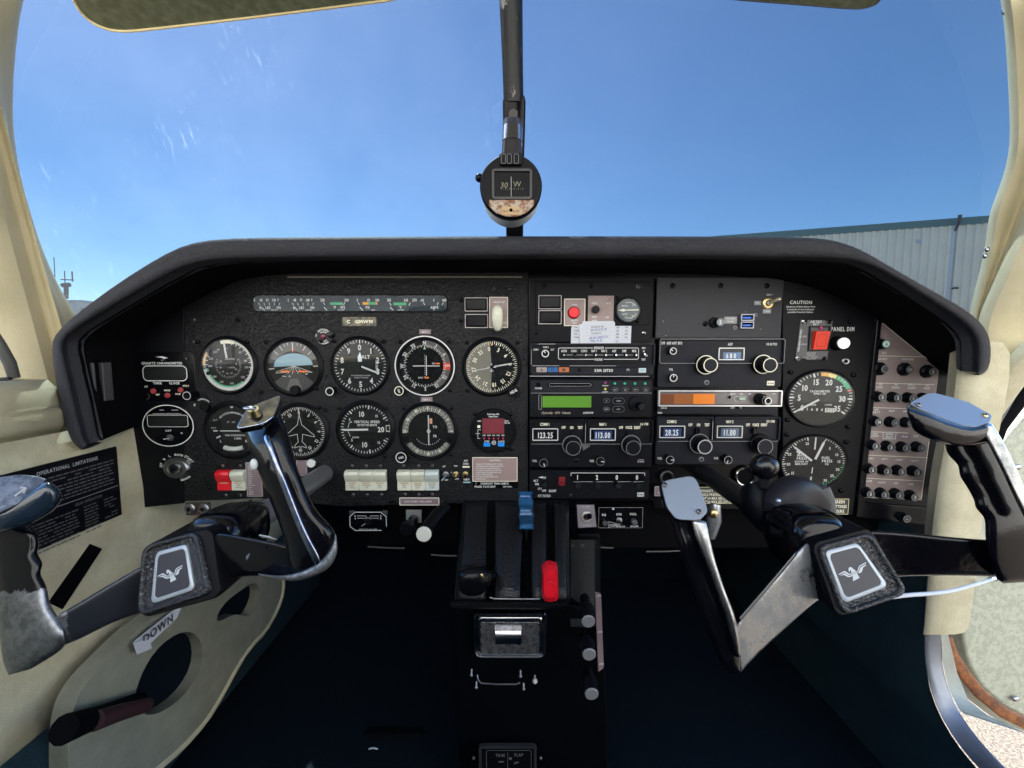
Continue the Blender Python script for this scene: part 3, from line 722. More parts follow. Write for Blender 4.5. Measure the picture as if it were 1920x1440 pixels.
for nm, pts, lab in (('left', [(20, -160), (120, -40), (138, 0), (152, 25), (178, 47), (222, 61), (300, 53), (480, 32), (640, 12), (780, -6), (800, -80), (790, -220)], 'scratched tinted visor with a bright curved edge above the pilot'),
                     ('right', [(1190, -220), (1220, -70), (1300, -10), (1390, 0), (1500, 8), (1600, 17), (1628, 14), (1650, 4), (1662, -30), (1660, -220)], 'smaller tinted visor tip at the top of the copilot side')):
    root = thing('sun_visor', lab, 'visor', P(sum(p[0] for p in pts) / len(pts), -40, .36))
    lp = [P(x, y, .40 + (-y) * -.00030) for x, y in pts]
    lp = [P(x, y, .385 - (60 - y) * .00035) for x, y in smooth_loop(pts, 2)]
    b = MB(root, world=True); b.slab(lp, (0, .0022, .0016), VIS); b.build('pane', bevel=.0006)
    b = MB(root, world=True); n_ = len(lp)
    vis_ = [p for p, q in zip(lp, smooth_loop(pts, 2)) if q[1] > -60]
    b.tube(vis_, .0011 if nm == 'left' else .0007, VEDGE if nm == 'left' else RUBBER, 8); b.build('edge')

# ------------------------------------------------------------------ glareshield
O_ = [(150, 845), (128, 832), (112, 780), (97, 705), (91, 650), (97, 628), (125, 598), (200, 539), (280, 487), (335, 457), (385, 445), (470, 441), (700, 440), (960, 439), (1250, 439), (1420, 440), (1510, 441), (1555, 444), (1590, 453), (1625, 469), (1669, 497), (1739, 537), (1797, 568), (1828, 588), (1852, 612), (1862, 636), (1864, 668), (1858, 697), (1840, 704)]
I_ = [(165, 832), (158, 822), (146, 765), (130, 700), (120, 655), (121, 638), (140, 619), (210, 576), (292, 528), (347, 499), (395, 488), (470, 485), (700, 483), (960, 481), (1250, 481), (1400, 483), (1490, 484), (1530, 484), (1565, 486), (1608, 490), (1645, 504), (1710, 543), (1768, 581), (1798, 601), (1818, 620), (1829, 640), (1829, 662), (1829, 690), (1829, 697)]
YL = .50
J_ = [(252, 800), (251, 797), (250, 765), (250, 715), (250, 672), (251, 645), (262, 628), (320, 590), (395, 549), (450, 525), (500, 517), (560, 513), (720, 512), (960, 511), (1210, 511), (1330, 513), (1410, 518), (1450, 524), (1485, 530), (1523, 539), (1564, 555), (1640, 594), (1700, 643), (1745, 677), (1762, 690), (1768, 694), (1772, 696), (1780, 698), (1784, 699)]
def shrink(p, q, k): return (p[0] + (q[0] - p[0]) * k, p[1] + (q[1] - p[1]) * k)
root = thing('glareshield', 'padded black glareshield arching over the whole instrument panel', 'glareshield', (0, .6, .13))
b = MB(root, world=True); rows = []
for o, i, j in zip(O_, I_, J_):
    p0 = P(*o, YL); mid_ = P(j[0] + (o[0] - i[0]) * 1.0, j[1] + (o[1] - i[1]) * 1.0, .625); far = Vector((p0.x * .98, 1.11, p0.z - .012)) if p0.z > .055 else mid_ + Vector((0, .01, 0)); r = [far, mid_, p0 * .7 + mid_ * .3, Vector((p0.x, YL + .012, p0.z)), P(*shrink(o, i, .06), YL + .004), P(*shrink(o, i, .2), YL - .001), P(*shrink(o, i, .55), YL - .002), P(*shrink(o, i, .85), YL + .001), P(*shrink(o, i, .97), YL + .005), P(*i, YL + .010)]
    q = P(*i, YL); r.append(Vector((q.x, YL + .022, q.z)))
    rows.append(r)
b.grid(rows, PAD); b.build('padding', smooth=75, subsurf=1)
b = MB(root, world=True); rows = []
for i, j in zip(I_, J_):
    q = P(*i, YL); e = P(*j, YP); p0 = Vector((q.x, YL + .016, q.z)); rows.append([p0, p0 * .6 + e * .4, e + Vector((0, .004, 0))])
b.grid(rows, PADIN); b.build('inner_shroud', smooth=60)
b = MB(root, world=True); zt = P(760, 518, YP - .004).z
b.box(P(520, 0, YP).x, P(980, 0, YP).x, YP - .006, YP + .01, zt - .0025, zt, mat('bare trim ledge', (.10, .085, .06), .5)); b.build('trim_ledge', smooth=0)
# vent slats in the shroud wall on the pilot side
q = P(121, 638, YL).x
for ya, yb, nm in ((.528, .531, 0), (.540, .553, 1)):
    b = MB(root, world=True); b.box(q - .002, q + .003, ya, yb, P(0, 752, .54).z, P(0, 680, .54).z, mat('vent slat', (.045, .045, .052), .4)); b.build('vent_slat', bevel=.001)

# ------------------------------------------------------------------ panel sheet metal
root = thing('instrument_panel', 'black instrument panel with leather grain pilot half and flat black outer sections', 'instrument panel', (0, YP, -.05))
PANEL = root
def sheet(name, pts, m, dy=0.0, bev=.0012, label=None, th=.004):
    b = MB(PANEL, world=True); b.slab([P(x, y, YP) + Vector((0, dy, 0)) for x, y in pts], (0, th, 0), m)
    return b.build(name, bevel=bev, label=label)
sheet('left_section', [(241, 640), (262, 620), (320, 582), (344.5, 570), (344.5, 944), (268, 952), (258, 870), (244, 800)], BLACK, 0)
sheet('flight_section', [(345, 568), (395, 541), (450, 517), (500, 509), (560, 505), (990, 503), (990, 944), (900, 946), (870, 944), (640, 950), (480, 934), (420, 938), (345, 940)], LEATHER, 0, th=.014)
sheet('radio_section', [(990.5, 505), (1410, 508), (1467, 518), (1467, 958), (1230, 958), (1226, 943), (990.5, 944)], BLACKG, .006)
sheet('right_section', [(1467.5, 518), (1523, 531), (1564, 547), (1642, 588), (1637, 640), (1600, 966), (1467.5, 968)], BLACK, 0, th=.014)
sheet('breaker_section', [(1642.5, 588), (1700, 635), (1745, 669), (1800, 694), (1793, 800), (1768, 880), (1745, 982), (1602, 968), (1637.5, 640)], BLACK, 0)
sheet('breaker_surround', [(1641, 600), (1650, 600), (1617, 940), (1738, 950), (1735, 982), (1601, 968)], BLACKG, -.004, .0015)
random.seed(11)
def screw(px, py, r=3.6, m=None, up=1.0):
    b = MB(PANEL, world=True); m = m or BLACKG; s = pxs(px, py, YP); c = P(px, py, YP) - Vector((0, .0016, 0)); n = 14
    ring = lambda rr, y: [c + Vector((math.cos(2 * math.pi * i / n) * rr * s, y, math.sin(2 * math.pi * i / n) * rr * s)) for i in range(n)]
    b.grid([ring(r, .001), ring(r, -.0006), ring(r * .75, -.0016), ring(r * .3, -.0019)], m, False)
    rws = [ring(r, .001), ring(r, -.0006), ring(r * .75, -.0016), ring(r * .3, -.0019)]
    b = MB(PANEL, world=True); b.add([v for q_ in rws for v in q_], [[j * n + i, j * n + (i + 1) % n, (j + 1) * n + (i + 1) % n, (j + 1) * n + i] for j in range(3) for i in range(n)] + [[3 * n + i for i in range(n)]], m)
    a = random.uniform(0, 1.5)
    for k in (0, math.pi / 2):
        u = Vector((math.cos(a + k), 0, math.sin(a + k))) * r * s * .62; v = Vector((-math.sin(a + k), 0, math.cos(a + k))) * r * s * .16
        b.add([c + Vector((0, -.0022, 0)) + p for p in (-u - v, u - v, u + v, -u + v)], [[0, 1, 2, 3]], BLACKM)
    b.build('screw', smooth=45, recalc=False)
SCR_B = [(499, 641), (464, 641), (603, 640), (490, 735), (626, 640), (719, 640), (751, 641), (842, 641), (876, 642), (970, 642), (844, 732), (876, 732), (372, 641), (636, 765), (723, 765), (758, 765), (847, 765), (600, 764), (610, 768), (518, 730), (593, 728), (505, 770),
         (865, 563), (865, 601), (447, 600), (735, 938), (640, 942), (722, 855), (846, 852), (952, 838), (470, 940), (392, 700), (890, 816), (958, 776), (891, 776), (959, 842), (392, 757), (393, 913)]
for x, y in SCR_B: screw(x, y, 3.5)
for x, y in ((927, 541), (956, 542), (366, 600), (365, 641), (350, 673), (419, 873), (452, 873), (661, 873), (687, 873), (714, 873), (757, 873), (785, 873), (811, 873), (425, 928), (452, 928), (663, 927), (689, 927), (716, 927), (760, 926), (786, 927), (811, 926), (640, 942)):
    screw(x, y, 3.2, DULLM)
for x, y in ((1482, 698), (1600, 703), (1476, 787), (1589, 800), (1475, 815), (1586, 829), (1576, 920), (1593, 603)): screw(x, y, 4)

# the cabin behind the seats: side walls below the windows, rear bulkhead, and the two front seats' backs
root = thing('cabin_sidewall', 'dark lower sidewall behind the open door', 'wall', (.57, -1.0, -.3))
b = MB(root, world=True); b.box(.57, .59, -1.7, -.25, -.62, -.06, CARPET); b.build('trim_panel')
root = thing('rear_bulkhead', 'dark rear bulkhead closing the cabin behind the seats', 'wall', (0, -1.7, -.4))
b = MB(root, world=True); b.box(-.56, .59, -1.74, -1.7, -.64, .0, CARPETD); b.build('panel')

# the hangar row on the other side of the apron, behind the aircraft: inferred from gauge reflections, placed and sized as warm fill light
root = thing('hangar', 'long pale sunlit hangar across the airfield behind the aircraft, mirrored in the gauges', 'hangar', (0, -10, GZ))
b = MB(root, world=True); pts = []
for i in range(150): q = -45 + i * .6; pts += [(q, 0), (q + .42, 0), (q + .47, .06), (q + .55, .06)]
b.grid([[Vector((q, -10 + o, zz)) for q, o in pts] for zz in (GZ, GZ + 11)], HANGARL); b.build('ribbed_wall', smooth=0, recalc=False)
b = MB(root, world=True); b.box(-45, 45, -10.3, -9.7, GZ + 11, GZ + 11.5, TEAL); b.build('roof_trim', smooth=0)

for x, lab in ((-.27, 'unseen dark chair facing the pilot yoke'), (.28, 'unseen dark chair facing the copilot yoke')):  # chairs out of view, added to put dark reflections on the yokes
    root = thing('unseen_chair', lab, 'chair', (x, -.4, -.6), 'front chairs')
    b = MB(root, world=True); b.box(x - .22, x + .22, -.50, -.08, -.60, -.44, CARPETD); b.build('seat', bevel=.04)
    b = MB(root, world=True); b.sweep([(x, -.50, -.45), (x, -.56, -.15), (x, -.60, .12), (x, -.61, .16)], [(.22, .05), (.22, .05), (.18, .04), (.15, .02)], CARPETD, 4, 24); b.build('backrest')
# ------------------------------------------------------------------ round instruments
def gauge(name, label, cat, px, py, rb, rf, sx=1.0, bm_=None, face=None, ring=None, glassy=True, hb=6, lift=0):
    root = pt(name, label, cat, px, py, 'round flight instruments', sx, lift=lift)
    b = MB(root); bm_ = bm_ or BLACK
    b.lathe(0, 0, [(rb, -1), (rb, 1.5), (rb - .8, 2.5), (rf + 4, hb - 1.5), (rf + 2.6, hb), (rf + 1.2, hb - .3), (rf, 4), (rf - .5, 1.2)], bm_, 64, cap=False)
    if ring: b.lathe(0, 0, [(rb + .1, 2.2), (rb + .3, 3.2), (rb - 1.6, 3.8), (rb - 2.4, 3.0)], ring, 64, cap=False)
    b.build('bezel')
    d = MB(root); d.disc(0, 0, rf, 1.3, face or DIAL, 64)
    if glassy:
        g = MB(root); g.disc(0, 0, rf + .6, 4.6, GLASS, 48); g.build('cover_glass', recalc=False)
    return root, d
def needle(root, name, a, r1, r0=-6, w=2.2, tip=None, z=2.6, m=None, hub=3):
    b = MB(root); a_ = rad(a); s_, c_ = math.sin(a_), math.cos(a_)
    def R(x, y): return (x * c_ + y * s_, -x * s_ + y * c_)
    pts = [(-w / 2, r0), (w / 2, r0), (w / 2, r1 - (tip or w)), (0, r1), (-w / 2, r1 - (tip or w))]
    b.prism([R(*p) for p in pts][::-1], z - .3, z + .2, m or NEEDLE)
    if hub: b.lathe(0, 0, [(hub, z), (hub, z + .8), (hub - .5, z + 1)], BLACKM, 16)
    return b.build(name, smooth=0)
def knob(name, label, cat, px, py, r, h, rb=None, hb=3, m=None, face=None, ringm=None, txt=None, th=4, trot=0, sx=1, knurl=.05, part=None, mark=None, n=36):
    """px, py is where the front face shows; stands h photo pixels off the panel"""
    root = part or pt(name, label, cat, px, py, None, sx, h=h)
    b = MB(root); m = m or BLACK; ox = oy = 0
    if part is not None: ox, oy = b.at(px, py, h)
    pr = [(r * 1.02, 0), (r, h - 1)] if not rb else [(rb, 0), (rb, hb), (r * 1.05, hb + .6), (r, h - 1)]
    b.lathe(ox, oy, pr + [(r - .9, h)], m, n, knurl, capmt=face or m)
    if ringm: b.arc(ox, oy, r - 1.7, r - .3, 0, 360, h + .15, ringm, 32)
    if txt: b.text(txt, ox, oy, th, h + .25, WHITE, rot=trot, sx=.85)
    if mark is not None: b.tick(r * .2, r - .8, mark, 1.6, h + .3, WHITE, ox, oy)
    return b.build('knob' if part is not None or name != 'knob' else 'cap')

# airspeed
R, d = gauge('airspeed_indicator', 'airspeed gauge with white, green and orange arcs at the start of the top row', 'gauge', 429, 685, 55, 48)
d.arc(0, 0, 41.5, 47.5, 95, 262, 1.5, WHITE); d.arc(0, 0, 43, 47.5, 18, 95, 1.5, mat('faded arc', (.45, .50, .42), .6)); d.arc(0, 0, 38.3, 41.3, 140, 262, 1.5, GREEN)
d.arc(0, 0, 43.5, 47.5, 270, 300, 1.5, AMBER); d.arc(0, 0, 41, 47.5, -16, 18, 1.5, WARMW)
for i in range(50):
    a = 12 + i * 5.9
    if a > 325: break
    d.tick(39 if i % 2 == 0 else 42, 47, a, 1.0 if i % 2 else 1.4, 1.7, DIMW if 95 < a < 262 else WHITE)
for t, a in (('40', -30), ('60', 44), ('80', 75), ('100', 96), ('120', 130), ('140', 172), ('160', 205), ('180', 232), ('200', 268), ('220', 292), ('240', 318)):
    d.text(t, 34 * math.sin(rad(a)), 34 * math.cos(rad(a)), 3.8, 1.7, DIMW, sx=.9)
for i in range(26): d.tick(21 if i % 3 else 19.5, 24.5, 60 + i * 9.5, .8, 1.7, DIMW)
for t, a in (('8', 80), ('10', 118), ('12', 160), ('14', 190), ('16', 222), ('18', 255), ('20', 300)):
    d.text(t, 15.5 * math.sin(rad(a)), 15.5 * math.cos(rad(a)), 3, 1.7, DIMW)
d.text('AIRSPEED', 4, 12, 3, 1.7, DIMW, sx=.9); d.text('T.A.S.', -2, 32, 2.4, 1.7, DIMW); d.text('KNOTS', 6, -4, 2.4, 1.7, DIMW)
d.build('dial', recalc=False); needle(R, 'needle', -7, 44, 14, 3.4, 4, hub=4)
# attitude
R, d = gauge('attitude_indicator', 'attitude gauge with pale blue sky half and orange wing bars', 'gauge', 551, 688, 56, 47)
SKYB = mat('pale horizon blue', (.22, .38, .48), .55); GBAR = mat('gyro grey', (.10, .10, .10), .6)
d.arc(0, 0, 30, 46.5, -70, 70, 1.45, GBAR)
sk = [(30 * math.cos(rad(t)) * 1.22, 2 + 30 * math.sin(rad(t)) * .78) for t in range(0, 181, 12)]
rt = rad(3); sk = [(x * math.cos(rt) - y * math.sin(rt), x * math.sin(rt) + y * math.cos(rt)) for x, y in sk]; d.poly(sk, 1.6, SKYB)
for a in (-50, -32, 32, 50): d.tick(36, 46, a, 1.6 if abs(a) < 40 else 1.3, 1.7, WHITE)
for a in (-21, -12, 12, 21): d.tick(41, 46, a, 1.1, 1.7, WHITE)
d.tick(33, 46, 0, 2.0, 1.7, WHITE); d.prism([(-2, 33), (0, 27), (2, 33)], 1.5, 1.9, ORANGE)
d.line(-47, -4, -36, -3, 1.8, 1.7, WHITE); d.line(37, 1.5, 46, 2, 1.6, 1.7, WHITE)
for x in (-33, -22, -11, -3, 9, 20, 33): d.line(1, 2, x, -14 + abs(x) * .14, .8, 1.75, WHITE)
d.line(-34, -11.5, -10, -9.5, 1.0, 1.75, WHITE); d.line(10, -8, 35, -10, 1.0, 1.75, WHITE); d.line(-22, -17, -14, -18, 1, 1.75, WHITE)
d.text('10', -8, -17.5, 3, 1.75, WHITE); d.text('20', 24, -13, 3, 1.75, WHITE)
d.arc(0, 0, 0, 46.5, 128, 232, 1.5, mat('gyro dark', (.030, .031, .034), .6)); d.poly([(-7, -22), (7, -22), (16, -44), (-16, -44)], 1.6, GBAR)
d.build('dial', recalc=False)
b = MB(R)
for x, s_ in ((-15, 1), (18, -1)): b.plate(x, -8.2, 17, 3.0, 2.6, 3.4, ORANGE, 1.2, .3)
b.build('miniature_wings'); b = MB(R); b.lathe(2, -8.3, [(1.6, 2), (1.6, 3.2), (1, 3.6)], RED, 12); b.build('centre_dot')
knob('', '', '', 551, 732, 9, 10, part=R)
# altimeter
R, d = gauge('altimeter', 'altimeter with large white numerals, its long hand pointing near 3', 'gauge', 676, 686, 56, 49)
for i in range(50):
    a = i * 7.2; d.tick(42 if i % 5 == 0 else 44, 48.3, a, 1.7 if i % 5 == 0 else 1.1, 1.5, WHITE)
for k in range(10): d.text(str(k), 35 * math.sin(rad(k * 36)), 34.5 * math.cos(rad(k * 36)), 10.2, 1.6, WHITE, sx=.82)
d.text('ALT', 11, 17, 6, 1.6, WHITE, sx=.9); d.text('IN HUNDREDS OF FEET', 1, -18, 2.2, 1.6, DIMW); d.text('20,000 FT RANGE', 1, -22, 2.2, 1.6, DIMW)
d.rect(31, 0, 8, 22, 1.5, BLACKM)
for k, t in enumerate(('2', '9', '.', '9', '2')): d.text('298299300'[k * 2 - 1 if k else 0] + '0', 31, 9 - k * 4.4, 3, 1.7, WHITE)
d.text('100 FT', -12, 42, 1.8, 1.6, DIMW)
d.build('dial', recalc=False); needle(R, 'long_hand', 112, 38, 2, 3.0, 4, 3.0)
knob('', '', '', 618, 734, 8, 14, ringm=WHITE, part=R)
b = MB(R); b.prism([(-3.5, 8), (3.5, 8), (4, 15), (.5, 26), (-4, 17)][::-1], 2.2, 2.7, mat('pale blue hand', (.62, .72, .78), .45)); b.build('short_hand', smooth=0)
# HSI style VOR with white ring
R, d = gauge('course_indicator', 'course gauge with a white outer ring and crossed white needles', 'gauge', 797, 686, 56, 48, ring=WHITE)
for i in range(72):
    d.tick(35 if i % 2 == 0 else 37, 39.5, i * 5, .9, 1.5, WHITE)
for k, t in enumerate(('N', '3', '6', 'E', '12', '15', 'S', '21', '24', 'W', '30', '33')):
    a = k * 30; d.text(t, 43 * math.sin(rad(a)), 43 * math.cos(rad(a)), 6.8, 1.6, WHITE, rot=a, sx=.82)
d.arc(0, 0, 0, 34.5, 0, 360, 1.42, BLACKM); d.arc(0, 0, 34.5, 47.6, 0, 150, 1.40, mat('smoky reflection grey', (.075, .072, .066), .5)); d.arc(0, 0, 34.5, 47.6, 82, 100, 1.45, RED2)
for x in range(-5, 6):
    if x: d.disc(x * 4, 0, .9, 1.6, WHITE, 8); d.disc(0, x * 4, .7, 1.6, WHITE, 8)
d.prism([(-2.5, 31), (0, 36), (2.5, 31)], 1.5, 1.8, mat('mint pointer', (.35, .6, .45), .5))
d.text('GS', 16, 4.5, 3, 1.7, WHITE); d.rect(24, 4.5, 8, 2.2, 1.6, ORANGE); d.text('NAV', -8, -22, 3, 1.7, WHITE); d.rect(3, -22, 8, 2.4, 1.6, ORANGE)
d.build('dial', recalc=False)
b = MB(R); b.prism([(2.2, -18), (3.6, -18), (3.6, 19), (2.2, 19)], 2.6, 3, NEEDLE); b.build('course_needle', smooth=0)
b = MB(R); b.prism([(-22, -.8), (28, -.8), (28, .8), (-22, .8)], 3.1, 3.5, NEEDLE); b.build('glideslope_needle', smooth=0)
knob('', '', '', 748, 733, 9, 10, txt='OBS', th=3.4, trot=70, ringm=WARMW, part=R)
# directional gyro
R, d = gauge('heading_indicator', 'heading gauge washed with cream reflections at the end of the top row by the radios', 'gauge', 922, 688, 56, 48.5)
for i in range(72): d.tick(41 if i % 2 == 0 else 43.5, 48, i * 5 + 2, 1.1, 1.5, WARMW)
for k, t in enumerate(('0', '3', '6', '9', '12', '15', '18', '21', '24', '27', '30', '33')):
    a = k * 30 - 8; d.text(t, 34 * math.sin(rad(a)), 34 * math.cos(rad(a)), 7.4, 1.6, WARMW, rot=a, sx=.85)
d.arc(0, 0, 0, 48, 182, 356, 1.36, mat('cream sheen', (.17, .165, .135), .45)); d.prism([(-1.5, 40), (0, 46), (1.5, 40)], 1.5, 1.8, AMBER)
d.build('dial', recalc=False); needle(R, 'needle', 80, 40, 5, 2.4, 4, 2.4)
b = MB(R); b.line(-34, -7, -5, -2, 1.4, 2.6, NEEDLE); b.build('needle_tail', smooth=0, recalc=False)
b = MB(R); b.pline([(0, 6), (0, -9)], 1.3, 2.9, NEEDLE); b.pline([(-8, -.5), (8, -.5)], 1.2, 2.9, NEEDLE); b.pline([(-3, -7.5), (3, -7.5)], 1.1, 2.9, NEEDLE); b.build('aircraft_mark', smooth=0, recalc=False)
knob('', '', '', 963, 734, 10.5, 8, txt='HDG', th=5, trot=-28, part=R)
# turn coordinator
R, d = gauge('turn_coordinator', 'turn gauge with a pale ball tube, half hidden behind the pilot yoke grip', 'gauge', 438, 806, 56, 46, glassy=True)
d.ctext('NO PITCH INFORMATION', 33, 0, 3.4, z=1.6, sx=.85); d.text('TURN COORDINATOR', 4, -10, 3, 1.6, WHITE, sx=.8); d.text('2 MIN', 8, -16, 3.4, 1.6, WHITE)
d.text('ALT', -32, 19, 3, 1.6, DIMW); d.text('RDY', -36, 4, 3, 1.6, DIMW); d.text('ST', -8, 15, 3, 1.6, DIMW); d.text('RD', 2, 15, 3, 1.6, DIMW); d.text('L', -24, -21, 4.4, 1.6, WHITE); d.text('R', 24, -21, 4.4, 1.6, WHITE)
d.line(-37, -1.5, -29, -1.5, 2.6, 1.6, WHITE); d.line(-32, -15, -24, -11.5, 2.8, 1.6, WHITE); d.line(37, -1.5, 29, -1.5, 2.6, 1.6, WHITE); d.line(32, -15, 24, -11.5, 2.8, 1.6, WHITE)
d.text('8', 0, 43, 5, 1.6, WHITE, rot=90); d.build('dial', recalc=False)
b = MB(R); b.line(-24, -1.5, 24, -1.5, 1.8, 2.6, NEEDLE); b.build('aircraft_bar', smooth=0, recalc=False)
b = MB(R); b.tube([(-17, -33, 2), (-9, -35, 3), (0, -35.6, 3), (9, -35, 3), (17, -33, 2)], 4.5, mat('pale fluid', (.40, .42, .40), .2)); b.build('ball_tube')
# ADF with aeroplane outline
R, d = gauge('direction_finder', 'direction finder gauge with a white aeroplane outline', 'gauge', 563, 809, 55, 47)
for i in range(72): d.tick(42.5 if i % 2 else 40.5, 46.5, i * 5, 1.2, 1.5, WHITE)
for k, t in enumerate(('0', '3', '6', '9', '12', '15', '18', '21', '24', '27', '30', '33')):
    a = k * 30; d.text(t, 35.5 * math.sin(rad(a)), 35.5 * math.cos(rad(a)), 5.8, 1.6, WHITE, rot=a, sx=.82)
pl = [(0, 32), (-2.6, 20), (-4, 13), (-22, -3), (-26, -6), (-27, -10), (-5, -5), (-4.5, -12), (-3.5, -19), (-10, -26), (-11, -31), (-2, -28), (0, -31)]
pl = pl + [(-x, y) for x, y in pl[::-1][1:]]
d.pline(pl, .95, 1.7, WHITE, True); d.build('dial', recalc=False); needle(R, 'needle', -1, 46, 34, 1.4, 3, hub=0)
# VSI
R, d = gauge('vertical_speed_indicator', 'vertical speed gauge with its needle lying level at the zero mark', 'gauge', 686, 805, 56, 47)
for i in range(-22, 23):
    a = 270 + i * 7.1; big = i in (0, -7, 7, -14, 14, 21, -21)
    if abs(i) <= 21 or True: d.tick(39 if big else 41.5, 46, a, 2.4 if big else 1.2, 1.6, WHITE)
for t, x, y, h in (('10', -7, 29, 9.4), ('15', 21, 25.5, 4.6), ('10', -3, -29, 9.4), ('15', 24, -25, 4.6), ('20', 29, 0, 9.4), ('5', -29, 19, 4.6), ('5', -26, -20, 5)): d.text(t, x, y, h, 1.6, WHITE, sx=.85)
d.text('VERTICAL SPEED', 3, 14.5, 4.6, 1.6, WHITE, sx=.86); d.text('100 FEET PER MINUTE', 3, 8.4, 3.7, 1.6, WHITE, sx=.66)
d.text('UP', -27, 14, 3, 1.6, WHITE, rot=30, sx=.8); d.text('DOWN', -19, -15, 3, 1.6, WHITE, sx=.8)
d.line(-33, 3, -30, 13, .9, 1.6, WHITE); d.line(-33, -3, -29, -13, .9, 1.6, WHITE); d.line(38, 7, 45, 8, 1.5, 1.6, WHITE); d.line(38, -3, 45, -4, 1.5, 1.6, WHITE); d.line(38, 7, 39, -3, .8, 1.6, WHITE); d.line(45, 8, 45, -4, .8, 1.6, WHITE)
d.build('dial', recalc=False); needle(R, 'needle', 269, 44, -6 + 1, 3.4, 4, hub=0)
# VOR 2
R, d = gauge('course_indicator', 'second course gauge with dotted arc and one vertical white needle', 'gauge', 803, 808, 56, 49)
GR = mat('compass card grey', (.13, .135, .12), .5)
d.arc(0, 0, 37, 48.5, -95, 95, 1.45, GR); d.arc(0, 0, 38, 48.5, 122, 238, 1.45, GR)
for i in range(72):
    a = i * 5
    if a < 95 or a > 265 or 122 < a < 238: d.tick(38 if i % 2 == 0 else 41, 45.5 if i % 2 == 0 else 43.5, a, 1.1, 1.6, WHITE)
for k, t in enumerate(('0', '3', '6', '9', '', '15', '18', '21', '', '27', '30', '33')):
    a = k * 30; d.text(t, 44 * math.sin(rad(a)), 44 * math.cos(rad(a)), 5.2, 1.7, WARMW, rot=a, sx=.85)
d.text('TO', 13, 8, 4.6, 1.6, WHITE, sx=.85); d.text('FR', 13, -9.5, 4.6, 1.6, WHITE, sx=.85); d.rect(5.5, 19, 5, 10, 1.6, mat('orange flag', (.7, .35, .22), .5))
for i in range(-6, 7):
    a = 180 + i * 8.6; d.disc(27 * math.sin(rad(a)), 1 + 27 * math.cos(rad(a)), .8, 1.6, WHITE, 8)
d.build('dial', recalc=False)
b = MB(R); b.prism([(.2, -26), (2.2, -26), (2.2, 30), (.2, 30)], 2.6, 3.0, NEEDLE); b.arc(1.2, 0, 2, 3.4, 0, 360, 3.1, NEEDLE); b.build('needle', smooth=0, recalc=False)
for x in (-42, 42):
    b = MB(R); b.plate(x, -14, 16, 13, 1.5, 3, BLACK, 3, .6); b.build('corner_cover')
knob('', '', '', 752, 858, 10.4, 12, txt='OBS', th=4, trot=-15, ringm=WHITE, part=R)
# fuel flow computer
R, d = gauge('fuel_flow_display', 'fuel flow display with a dark red window and two bright blue keys', 'gauge', 925, 808, 42, 39, glassy=False, hb=4)
d.plate(0, 9.5, 41, 29, 1.3, 1.9, mat('dark red window', (.16, .028, .040), .3), 1.5, .3)
d.text('Fuel Scan-450', 0, 32, 2.9, 1.6, WHITE, sx=.85); d.text('Fuel Flow', 0, 27.6, 2.9, 1.6, WHITE, sx=.95, shear=.25); d.text('USD', -26, 19, 2.4, 1.6, WHITE); d.text('Flow', 25, 19.5, 2.8, 1.6, WHITE, sx=.9); d.text('Per Hr', 26.5, 15.5, 2.8, 1.6, WHITE, sx=.8)
d.plate(-27, 8.5, 5.5, 5, 1.3, 1.8, WARMW, 1, .2); d.pline([(-23, 2.5), (-29, 2.5), (-29, -14), (-25, -14)], .8, 1.6, WHITE); d.text('Function', -29, -4.5, 2.0, 1.7, WHITE, sx=.8)
for k, t in enumerate(('USD', 'REM', 'H.M', 'REQ', 'RES')): d.text(t, -17 + k * 8.8, -8, 2.6, 1.6, WHITE, sx=.8); d.disc(-17 + k * 8.8, -14, 1.7, 1.9, mat('small red led', (.5, .03, .10), .4), 12)
d.text('STEP', -12, -19.5, 2.8, 1.6, WHITE); d.text('AUTO', 15, -19.5, 2.8, 1.6, WHITE); d.arc(1, -22, 3, 4, 0, 360, 1.7, WHITE); d.text('W', 1, -22, 3, 1.7, WHITE, rot=-20)
d.build('face', recalc=False)
for x in (-12, 14.5):
    b = MB(R); b.plate(x, -25.5, 12.5, 7.5, 1.2, 3, BLUEB, 1.2, .5); b.build('key')
# suction gauge on the radio side
R, d = gauge('suction_gauge', 'small round gauge with a pale arrow pointing sideways above the audio panel', 'gauge', 1176.5, 582, 24, 21, face=mat('blue grey dial', (.05, .08, .09), .4), hb=4, lift=2.4)
d.arc(2, 0, 14, 15, -20, 60, 1.6, WHITE); d.arc(2, 0, 14, 15, 115, 195, 1.6, WHITE); d.text('GYRO', -6, 8, 2.8, 1.6, WHITE); d.text('SUCT', -6, -7.5, 2.8, 1.6, WHITE); d.text('7', -4, 13.5, 2.6, 1.6, WHITE); d.text('4', 9, 12, 2.6, 1.6, WHITE); d.text('12', -4, -13.5, 2.6, 1.6, WHITE); d.text('6', 7, -14, 2.6, 1.6, WHITE)
d.tick(11, 15, 45, 1.2, 1.6, WHITE); d.tick(11, 15, 140, 1.2, 1.6, WHITE); d.build('dial', recalc=False)
b = MB(R); b.prism([(-19, 0), (-7, 3), (-7, .9), (20, 2), (20, -.6), (-7, -1), (-7, -3)], 2.4, 2.9, mat('pale yellow hand', (.72, .74, .62), .5)); b.build('needle', smooth=0)
